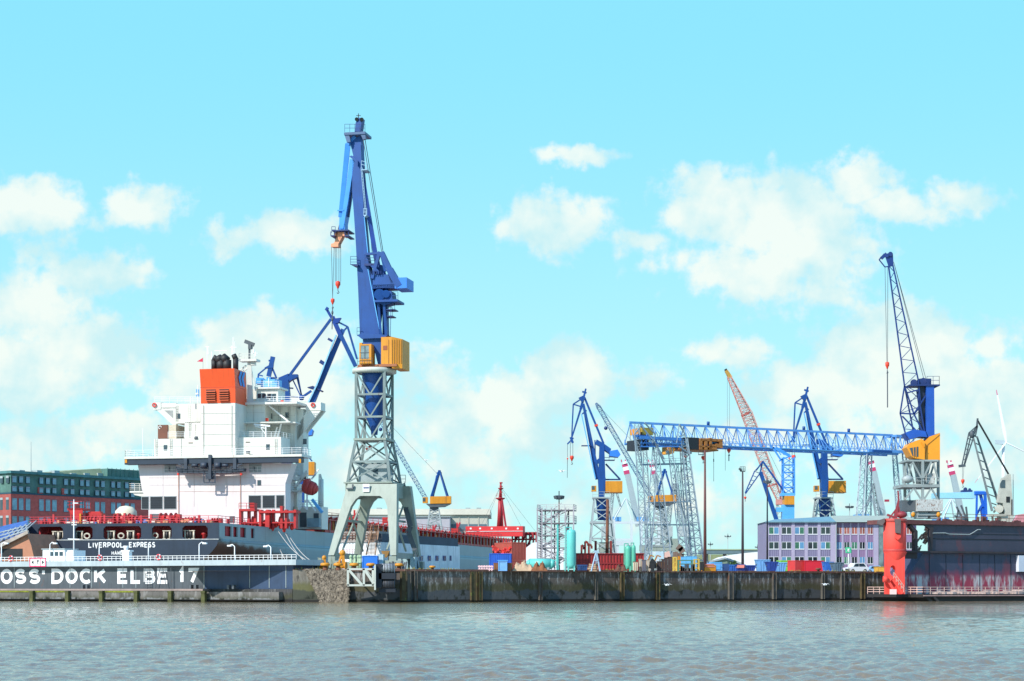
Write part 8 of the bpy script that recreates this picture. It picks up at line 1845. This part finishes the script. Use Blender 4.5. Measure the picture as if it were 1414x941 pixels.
# ------------------------------------------------------------------ floating dock at right with red tower and blue crane
def floating_dock():
    D0 = Vector((W(1250,800,271).x, 271, 0)); f = Fr(0,1,0); f.O = D0; ang = math.radians(40); f.R = Vector((math.cos(math.radians(28)), math.sin(math.radians(28)), 0)); f.F = Vector((-f.R.y, f.R.x, 0)); B = f.at
    t = thing('floating_dock', 'dark navy floating dock with peeling red paint and low railed pontoon at right edge', 'floating dock', f.p(0,0,0))
    zt = 2.1+(HY-718)/F_PX*271; zl = 2.1+(HY-760)/F_PX*271; zd = .65; AE = 75
    dm = bpy.data.materials.new('dock wall paint'); dm.use_nodes = True; nt = dm.node_tree; bs = nt.nodes['Principled BSDF']; L = nt.links.new; bs.inputs['Roughness'].default_value = .55
    g = nd(nt, 'ShaderNodeNewGeometry'); s = nd(nt, 'ShaderNodeSeparateXYZ'); L(g.outputs['Position'], s.inputs[0])
    def noise(sc, scv, det=7, off=(0,0,0)):
        mp = nd(nt, 'ShaderNodeMapping'); mp.inputs['Scale'].default_value = scv; mp.inputs['Location'].default_value = off; L(g.outputs['Position'], mp.inputs[0]); n = nd(nt, 'ShaderNodeTexNoise'); n.inputs['Scale'].default_value = sc; n.inputs['Detail'].default_value = det; n.inputs['Roughness'].default_value = .68; L(mp.outputs[0], n.inputs['Vector']); return n.outputs[0]
    def rng(v, a, c, lo=0, hi=1):
        r = nd(nt, 'ShaderNodeMapRange'); L(v, r.inputs[0]); r.inputs[1].default_value = a; r.inputs[2].default_value = c; r.inputs[3].default_value = lo; r.inputs[4].default_value = hi; return r.outputs[0]
    def mix(fc, A_, B_):
        n = nd(nt, 'ShaderNodeMix', data_type='RGBA'); L(fc, n.inputs[0])
        for i, q in ((6, A_), (7, B_)):
            if isinstance(q, tuple): n.inputs[i].default_value = q+(1,)
            else: L(q, n.inputs[i])
        return n.outputs[2]
    def mm(op, a, c):
        n = nd(nt, 'ShaderNodeMath', operation=op)
        for i, v in enumerate((a, c)):
            if isinstance(v, (int, float)): n.inputs[i].default_value = v
            else: L(v, n.inputs[i])
        return n.outputs[0]
    base = mix(rng(noise(.25,(1,1,.6)), .35, .65), (.038,.042,.085), (.058,.062,.11))
    base = mix(mm('MULTIPLY', rng(noise(.5,(1,1,.5),7,(3,1,9)), .56, .64), .45), base, (.22,.03,.04))
    lowz = mm('ADD', s.outputs[2], mm('MULTIPLY', mm('SUBTRACT', noise(.3,(1,1,.2),7,(9,9,1)), .5), 4))
    base = mix(rng(lowz, 4.6, 3.0, 0, .95), base, (.36,.035,.07))
    pl = mm('MULTIPLY', rng(noise(.22,(1,1,.3),5,(30,4,2)), .42, .5), rng(s.outputs[2], 3.9, 3.4)); pl = mm('MULTIPLY', pl, rng(noise(1.2,(1,1,.25),7,(2,8,2)), .38, .5))
    base = mix(pl, base, (.55,.52,.52))
    base = mix(rng(s.outputs[2], zl-.3, zl, 0, .4), base, mix(noise(.8,(1,1,.3)), (.022,.020,.03), (.075,.05,.055)))
    base = mix(rng(noise(1.4,(1,1,.15),6,(7,7,7)), .62, .7, 0, .7), base, (.015,.015,.02))
    L(base, bs.inputs['Base Color'])
    # side wall: sloped left edge below the ledge and an open bracket above
    m = MB()
    def wallp(pl_, b0, b1): m.prism([f.p(a, b0, z) for a, z in pl_], f.F*(b1-b0))
    A = lambda px: f.a(px, 0)
    wallp([(A(1250),zd),(A(1250),zd+2.4),(A(1277),zl-.1),(A(1283),zl-.1),(A(1283),zd)], 0, 4.5)
    wallp([(A(1283),zd),(A(1283),zl-.1),(AE,zl-.1),(AE,zd)], 0, 4.5); wallp([(A(1286),zl-.1),(A(1286),zt-.6),(AE,zt-.6),(AE,zl-.1)], .01, .8); m.build('side_wall', dm, t)
    m = MB(); m.fbox(f, A(1228), AE, -.35, 5, zt-.6, zt); m.build('top_deck', mat('deck edge rust red', (.13,.045,.045), .8, .35, 1, rust=.3), t)
    m = MB(); m.fbox(f, A(1250), AE, -.5, -.003, zl-.36, zl-.08); 
    wallp([(A(1257),zt-.6),(A(1266),zt-1.6),(A(1266),zl-.08),(A(1262),zl-.08),(A(1262),zt-1.8),(A(1255),zt-.9)], -.2, .5)
    wallp([(A(1272),zt-.6),(A(1283),zt-1.3),(A(1283),zl-.08),(A(1286),zl-.08),(A(1288),zt-.6)], -.2, 0) 
    m.fbox(f, A(1250), A(1266), -.1, .4, zt-5.6, zt-4.6); m.build('ledge', mat('ledge brown black', (.04,.03,.035), .7, .3), t)
    m = MB()
    for i in range(9): a = A(1283)+3.1*i+rnd.uniform(-.2,.2); m.fbox(f, a, a+.05, -.05, -.003, zd+.1, zl-.55)
    m.fbox(f, A(1284), AE, -.05, -.003, zt-2.7, zt-2.6); m.fbox(f, A(1284), AE, -.05, -.003, zt-1.9, zt-1.84); m.build('seam', mat('seam black', (.012,.014,.022), .7), t)
    m = MB(); pts = [f.p(A(x), -.15, 2.1+(HY-y)/F_PX*275) for x, y in ((1286,737),(1304,736.5),(1310,738),(1338,738),(1343,735),(1349,731),(1353,731))]; m.poly(pts, .07, 5); m.build('handrail', GREY_L, t)
    m = MB(); m.fbox(f, A(1403), A(1418), -.6, -.003, 2.1+(HY-790)/F_PX*285, 2.1+(HY-768)/F_PX*285); m.build('wall_cabinet', mat('cabinet lilac white', (.62,.64,.72), .6, .05), t)
    # debris lattice of light shining steel behind open bracket
    m = MB()
    for i in range(26):
        x = 1266+rnd.uniform(-14,14); y = 762-(x-1266)*1.6+rnd.uniform(-14,14); 
        if y > 786 or y < 728: continue
        p = B(x, y, 5); m.bar(p, p+Vector((rnd.uniform(.3,1.2),0,rnd.uniform(.3,1.2))), rnd.uniform(.12,.4))
    m.build('scaffold_scrap', mat('scrap pinkish white', (.62,.52,.48), .6, .4, 2), t)
    # pontoon
    m = MB(); m.fbox(f, f.a(1197,6), AE, -6.5, 6, .55, 1.0); m.fbox(f, f.a(1197,6)+1.2, AE, -6.2, 6, -1.2, .55); m.build('pontoon', mat('pontoon black', (.02,.018,.018), .7, .3), t)
    a0 = f.a(1197,6)
    MB().fbox(f, a0, AE, -6.6, -6.5, .72, .86).build('pontoon_edge', mat('edge pale pink', (.42,.26,.24), .8, .3), t)
    m = MB(); m.rail([f.p(a0+.05,5.9,1.0), f.p(a0+.05,-6.4,1.0), f.p(AE,-6.4,1.0)], 1.0, 1.25, .05, 3); m.build('pontoon_railing', mat('railing salmon', (.62,.42,.36), .7, .2), t)
    m = MB(); q = f.p(a0+1.5,-6.2,0); m.bar(q+Vector((-.6,0,.6)), q+Vector((.3,0,-.2)), .3); m.bar(q+Vector((.5,0,.6)), q+Vector((1.3,0,-.2)), .3); m.build('pontoon_bracket', BLACK, t)
    m = MB()
    for i in range(46): a = a0+5+rnd.uniform(0, 30); m.fbox(f, a, a+rnd.uniform(.3,1.2), -4+rnd.uniform(0,3), -1, 1.0, 1.0+rnd.uniform(.15,.6))
    m.build('deck_litter', mat('litter pale', (.45,.36,.34), .8, .4, 2), t)
    # red tower
    RT = mat('tower bright red', (.84,.07,.05), .7, .1, .35, streak=.35, streakc=(.5,.03,.02))
    fr = Fr(1235, 266.5, 0); T = fr.at; t2 = thing('guide_tower', 'bright red tower with conical middle and oval opening at the floating dock corner', 'tower', fr.p(0,0,1.0)); k = 266.5/F_PX
    q = fr.p(fr.a(1235.5,1.6), 1.6, 0); zz = lambda y: T(1235,y,1.6).z
    MB().rev(q, [(1.3,zz(764)),(1.6,zz(760)),(1.6,zz(721))], 28).build('cylinder', RT, t2)
    q2 = fr.p(fr.a(1236.5,1.0), 1.0, 0); m = MB(); m.rev(q2, [(.3,zz(787)),(.8,zz(778)),(1.62,zz(763)),(1.62,zz(762.9))], 28); m.build('cone', RT, t2); m = MB(); m.rev(q, [(.8,zz(784)),(1.15,zz(776)),(1.62,zz(762)),(1.65,zz(759.5)),(1.62,zz(758.6))], 28); m.rev(q, [(1.63,zz(721.5)),(1.7,zz(721)),(1.7,zz(717)),(1.5,zz(716.5))], 24); m.build('collar', mat('tower red brown band', (.45,.06,.05), .6, .2), t2)
    # lower slab with oval opening: built as a ring of segments
    m = MB(); x0, x1, y0, y1 = fr.a(1222.5,0), fr.a(1249.5,0), 1.0, zz(764); cx_, cz, rx, rz = fr.a(1233,0), (zz(781)+zz(796))/2, .42, (zz(781)-zz(796))/2
    n = 20; out = []; inn = []
    for i in range(n):
        tt = 2*math.pi*i/n; c, s_2 = math.cos(tt), math.sin(tt); inn.append((cx_+rx*c, cz+rz*s_2))
        sx = ((x1-cx_) if c > 0 else (cx_-x0))/max(abs(c),1e-6); sz = ((y1-cz) if s_2 > 0 else (cz-y0))/max(abs(s_2),1e-6); r_ = min(sx, sz); out.append((cx_+r_*c, cz+r_*s_2))
    for (X, Z) in ((x0,y0),(x1,y0),(x1,y1),(x0,y1)):      # snap nearest to the corners
        i = min(range(n), key=lambda j: (out[j][0]-X)**2+(out[j][1]-Z)**2); out[i] = (X, Z)
    for i in range(n):
        j = (i+1) % n; m.prism([fr.p(inn[i][0],0,inn[i][1]), fr.p(inn[j][0],0,inn[j][1]), fr.p(out[j][0],0,out[j][1]), fr.p(out[i][0],0,out[i][1])], fr.F*.9)
    m.build('tower_slab', RT, t2)
    m = MB(); m.pprism(fr, [(1236,717),(1244,717),(1244,737),(1237,736)], -.55, .2); m.pprism(fr, [(1213,724),(1213,719),(1222,716),(1222,721),(1218,726)], .5, 1.5); m.build('fairlead', mat('fairlead grey brown', (.12,.09,.09), .6, .3), t2)
    m = MB(); m.pprism(fr, [(1237,738),(1244,738),(1244,742),(1240,746),(1236,743)], -.3, .3); m.pprism(fr, [(1223,762),(1250,762),(1243,784),(1240,786),(1236,780),(1228,776)], -.25, -.01) if False else None
    m.tube(T(1219.5,800,-.6), T(1226,800,-.6), .45, .4, 12); m.bar(T(1226,802,-.5), T(1236,818,-.5), .35); m.bar(T(1231,798,-.5), T(1246,820,-.5), .3); m.bar(T(1226,803,-.5), T(1231,798,-.5), .4); m.build('gusset', RT, t2)
    m = MB(); m.rail([T(1234,799,-.9), T(1248,818,-.9)], .9, .6, .04, 2); m.build('stair_rail', mat('railing salmon', (.62,.42,.36)), t2)
    m = MB(); m.pbox(fr, 1229, 1238, 814, 821, -1.0, -.7); m.build('notice_panel', mat('panel pinkish', (.75,.55,.52), .6), t2)
    m = MB(); m.bar(T(1236,716,1), T(1241,690,1), .5, .6, .2, .3); m.bar(T(1241,690,1), T(1240,678,1), .2); m.bar(T(1228,716,1), T(1240,700,1), .2); m.bar(T(1244,716,1), T(1240,700,1), .3); m.bar(T(1225,711,1), T(1238,716,1), .3); m.ball(T(1245,711,1), .8,.7,.5); m.build('davit', mat('davit maroon', (.25,.03,.04), .6, .2), t2)
    MB().pbox(fr, 1222, 1228, 690, 693, 1, 1.4).build('windsock_box', mat('maroon box', (.3,.02,.05), .6), t2)
    # blue lattice crane on the dock
    fc = Fr(1272, 283, 0); C = fc.at; k = 283/F_PX; Z0 = zt
    t3 = thing('dock_crane', 'blue lattice boom crane with amber cab on grey legs standing on the floating dock', 'crane', C(1272,716,0)); 
    m = MB()
    for x in (1249.5, 1274, 1295.5):
        b = -2.5 if x == 1274 else 1.0; m.bar(C(x,636,b), C(x,696,b), .38); m.bar(C(x,636,b+5 if b > 0 else 3), C(x,696,b+5 if b > 0 else 3), .28)
    m.pbox(fc, 1245.5, 1298, 669, 673, -2.8, 4); m.pbox(fc, 1252, 1296, 635, 637.5, -2.6, 3.5)
    for a, c in (((1260,638),(1273,662)),((1286,638),(1275,660)),((1252,665),(1259,640)),((1296,665),(1289,640)),((1250,690),(1262,674)),((1262,674),(1272,690)),((1276,690),(1286,674)),((1286,674),(1296,692)),((1252,640),(1246,668))): m.bar(C(*a,-2.6), C(*c,-2.6), .24)
    for a, c in (((1254,640),(1262,668)),((1290,640),(1281,668))): m.bar(C(*a,3), C(*c,3), .25)
    m.build('portal', mat('portal weathered grey', (.26,.30,.30), .6, .2, .6, rust=.2), t3)
    q3 = fc.p(fc.a(1274,0), .5, 0); m = MB(); m.rev(q3, [(.9,C(0,668,0).z),(1.0,C(0,655,0).z),(1.4,C(0,637.6,0).z),(1.45,C(0,635,0).z)], 18); m.build('king_post', mat('king grey', (.24,.27,.28), .6, .15), t3)
    m = MB(); m.pbox(fc, 1266.5, 1302, 690, 706, -3, -1); m.pbox(fc, 1281, 1291, 654, 668, -2, 2); each(m, 'ballast_block', mat('spattered pale grey', (.46,.48,.47), .7, .2, 2, rust=.45), t3)
    m = MB(); m.pbox(fc, 1245.5, 1264, 691, 706, -2, 1); m.build('winch_housing', GREY_D, t3)
    m = MB(); m.ball(C(1253,662,-2.4), .9,.7,.6); m.rail([C(1249,669,-2.8), C(1297,669,-2.8)], 1, 1.2, .035, 2); m.build('platform_gear', GREY_L, t3)
    m = MB()
    for x0 in (1268,1285): m.pbox(fc, x0, x0+13, 706, 716, -2.4, 1); 
    m.pbox(fc, 1266, 1301, 709, 712, -2.6, -2.4); m.build('bogie', GREY, t3)
    m = MB()
    for x in (1261,1296): m.ball(C(x,711,-3), .32,.3,.4)
    m.build('buffer', YEL, t3)
    CB = mat('cab amber orange', (.78,.30,.015), .45, .08); m = MB()
    m.pprism(fc, [(1277,610),(1284,603),(1298,598),(1298,635.5),(1277,635.5)], -1.8, 2); m.pprism(fc, [(1252,618),(1257,612),(1273,606),(1277,610),(1277,635),(1263,633),(1258,630)], -2.4, 1.2); hs = m.build('machine_house', CB, t3)
    m = MB(); m.pprism(fc, [(1256,619),(1268,617),(1268,631),(1260,630)], -2.46, -2.403); m.build('cab_window', GLASS, hs); m = MB(); m.bar(C(1261,618,-2.5), C(1262,631,-2.5), .08); m.bar(C(1265,617.5,-2.5), C(1265,631,-2.5), .08); m.bar(C(1272,611,-2.5), C(1276,618,-2.5), .3, .05); m.build('window_bar', CB, hs)
    m = MB(); m.bar(C(1298,600,-1.85), C(1281,614,-1.85), .08, .06); m.bar(C(1281,614,-1.85), C(1277,635,-1.85), .08, .06); m.build('house_seam', YEL_D, hs)
    m = MB(); m.pprism(fc, [(1279,531),(1290,531),(1290.5,600),(1298,598),(1298,603),(1283,606),(1279,596)], -1.4, 1.6); m.pprism(fc, [(1250,598),(1262,593),(1278,596),(1281,604),(1270,603),(1256,607)], -1.6, 1.6); m.build('mast_column', mat('column blue', (.012,.08,.40), .45, .2), t3)
    m = MB(); m.pprism(fc, [(1270,533),(1277,531),(1276.5,597),(1272,597)], -.8, .8); m.build('lift_column', mat('lift black blue', (.012,.02,.05), .5), t3)
    m = MB(); m.pbox(fc, 1256, 1298, 531, 533, -1.6, 1.8); m.pprism(fc, [(1280,533),(1298,531),(1290,537)], -1, 1); m.rail([C(1280,531,-1.6), C(1297,531,-1.6), C(1297,531,1.8)], 1.2, .8, .035, 2); m.tube(C(1262,529,-1), C(1262,529,1), .55, n=12); m.tube(C(1275,526.5,-1), C(1275,526.5,1), .5, n=12); m.pbox(fc, 1270, 1286, 523, 531, -1, 1); m.build('head_winch', BLUE_D, t3)
    m = MB(); BB = mat('boom dark blue', (.008,.032,.17), .5, .2)
    m.lattice(C(1253,540), C(1231.5,368), 14*k, 7*k, 13, .17, 1.6, .9, rd=.12, style='z') if False else None
    # boom chords follow the traced edges
    def seg(Lp, Rp, n, hb=1.6):
        for i in range(n):
            for b in (-hb/2, hb/2):
                a0 = Vector(Lp[0]).lerp(Vector(Lp[1]), i/n); a1 = Vector(Lp[0]).lerp(Vector(Lp[1]), (i+1)/n); c0 = Vector(Rp[0]).lerp(Vector(Rp[1]), i/n); c1 = Vector(Rp[0]).lerp(Vector(Rp[1]), (i+1)/n); mid = (c0+c1)/2
                P = lambda v: C(v.x, v.y, b)
                m.bar(P(a0), P(a1), .2); m.bar(P(c0), P(c1), .19); m.bar(P(a0), P(mid), .09); m.bar(P(mid), P(a1), .09)
            m.bar(C(a0.x,a0.y,-hb/2), C(a1.x,a1.y,hb/2), .1); m.bar(C(c0.x,c0.y,-hb/2), C(c0.x,c0.y,hb/2), .1)
    seg(((1227,367,0),(1249,533,0)), ((1233,367,0),(1268,525,0)), 9, 1.1)
    seg(((1249,533,0),(1243,571,0)), ((1268,525,0),(1271,560,0)), 1, 2.4); seg(((1243,571,0),(1254,614,0)), ((1268,545,0),(1279,612,0)), 2, 2.4)
    seg(((1249,533,0),(1262,600,0)), ((1266,540,0),(1274,596,0)), 3, 1.2)
    for a, c in (((1243,571),(1262,572)),((1249,533),(1262,572)),((1262,572),(1279,545)),((1262,572),(1276,600)),((1246,575),(1270,600)),((1252,543),(1270,538))): m.bar(C(*a,-1.2), C(*c,-1.2), .2)
    m.build('boom', BB, t3)
    m = MB(); m.pprism(fc, [(1222,353),(1226,350),(1233,350),(1234,368),(1227,368)], -.3, -.15); m.pprism(fc, [(1222,353),(1226,350),(1233,350),(1234,368),(1227,368)], .3, .45); m.tube(C(1224.5,353,-.5), C(1224.5,353,.6), .3, n=10); m.tube(C(1229.5,351,-.5), C(1229.5,351,.6), .35, n=10)
    m.bar(C(1214,359), C(1221,351), .2); m.bar(C(1214,359), C(1222,369), .15); m.bar(C(1222,369), C(1234,367), .15); m.bar(C(1217,357,0), C(1224,351,0), .5); m.build('boom_head', BB, t3)
    m = MB(); m.tube(C(1222,368,0), C(1224.6,500,0), .035, n=4); m.tube(C(1226,368,0), C(1225.6,500,0), .035, n=4); m.tube(C(1225.3,512,0), C(1225.5,563,0), .09, n=5)
    for x, b in ((1276,-.6),(1279,.6)): m.tube(C(1234,362,b), C(x,525,b), .04, n=4)
    m.build('rope', ROPE, t3); hook(fc, 1225.2, 500, 510, 0, .3, t3)
    # dock top clutter and railing
    m = MB(); m.rail([f.p(A(1305), 0, zt), f.p(AE, 0, zt)], 1.0, 3, .04, 2); m.build('top_railing', RUSTY, t)
    m = MB()
    for i in range(46): a = A(1300)+rnd.uniform(0, 22); m.fbox(f, a, a+rnd.uniform(.1,.5), .9, 1.4, zt, zt+rnd.uniform(.1,.45)*(.8 if i % 5 else 2))
    m.build('top_litter', mat('rust clutter', (.14,.06,.06), .8, .5, 2), t)
    m = MB(); f4 = Fr(1398, 296, 0); m.pprism(f4, [(1399,724),(1406,711),(1420,709),(1420,724)], 0, 1.5); m.build('ramp_plate', mat('ramp salmon', (.62,.25,.28), .6, .15), t)
floating_dock()
# ------------------------------------------------------------------ gulls
def gull(px, y, Y, s, label, yaw=0):
    c = W(px, y, Y); m = MB(); m.tube(c+Vector((-.22*s,0,0)), c+Vector((.12*s,0,.02*s)), .04*s, .09*s, 8); m.tube(c+Vector((.12*s,0,.02*s)), c+Vector((.32*s,0,.03*s)), .09*s, .02*s, 8)
    for d in (-1, 1):
        k = len(m.v); m.v += [tuple(c+Vector(v)*s) for v in ((.1,0,.05),(-.08,0,.05),(-.02,d*.35,.2),(.12,d*.35,.22),(-.12,d*.7,.08))]; m.f += [(k,k+1,k+2,k+3),(k+2,k+4,k+3)]; m.sm += [False]*2
    for d in (-1, 1):
        k = len(m.v); m.v += [tuple(c+Vector(v)*s) for v in ((.08,0,.04),(-.06,0,.04),(d*.35-.05,.1,.18),(d*.38+.08,.1,.2),(d*.7,.15,.05))]; m.f += [(k,k+1,k+2,k+3),(k+2,k+4,k+3)]; m.sm += [False]*2
    solo(m, 'gull', WHITE_P, label, 'gull', 'gulls in flight', at=tuple(c))
gull(775.5, 651.5, 200, .9, 'white gull flying left of the luffing crane'); gull(588, 636, 200, .6, 'small gull beside the far crane rope above the ship deck'); gull(1139, 808, 200, .8, 'white gull low before the quay wall near the right end', 0); gull(921, 808.5, 200, .8, 'white gull flying low before the quay wall below the umber crates')
m = None
# ------------------------------------------------------------------ finish
for o in list(bpy.data.objects):
    if '_w' in o.keys(): del o['_w']
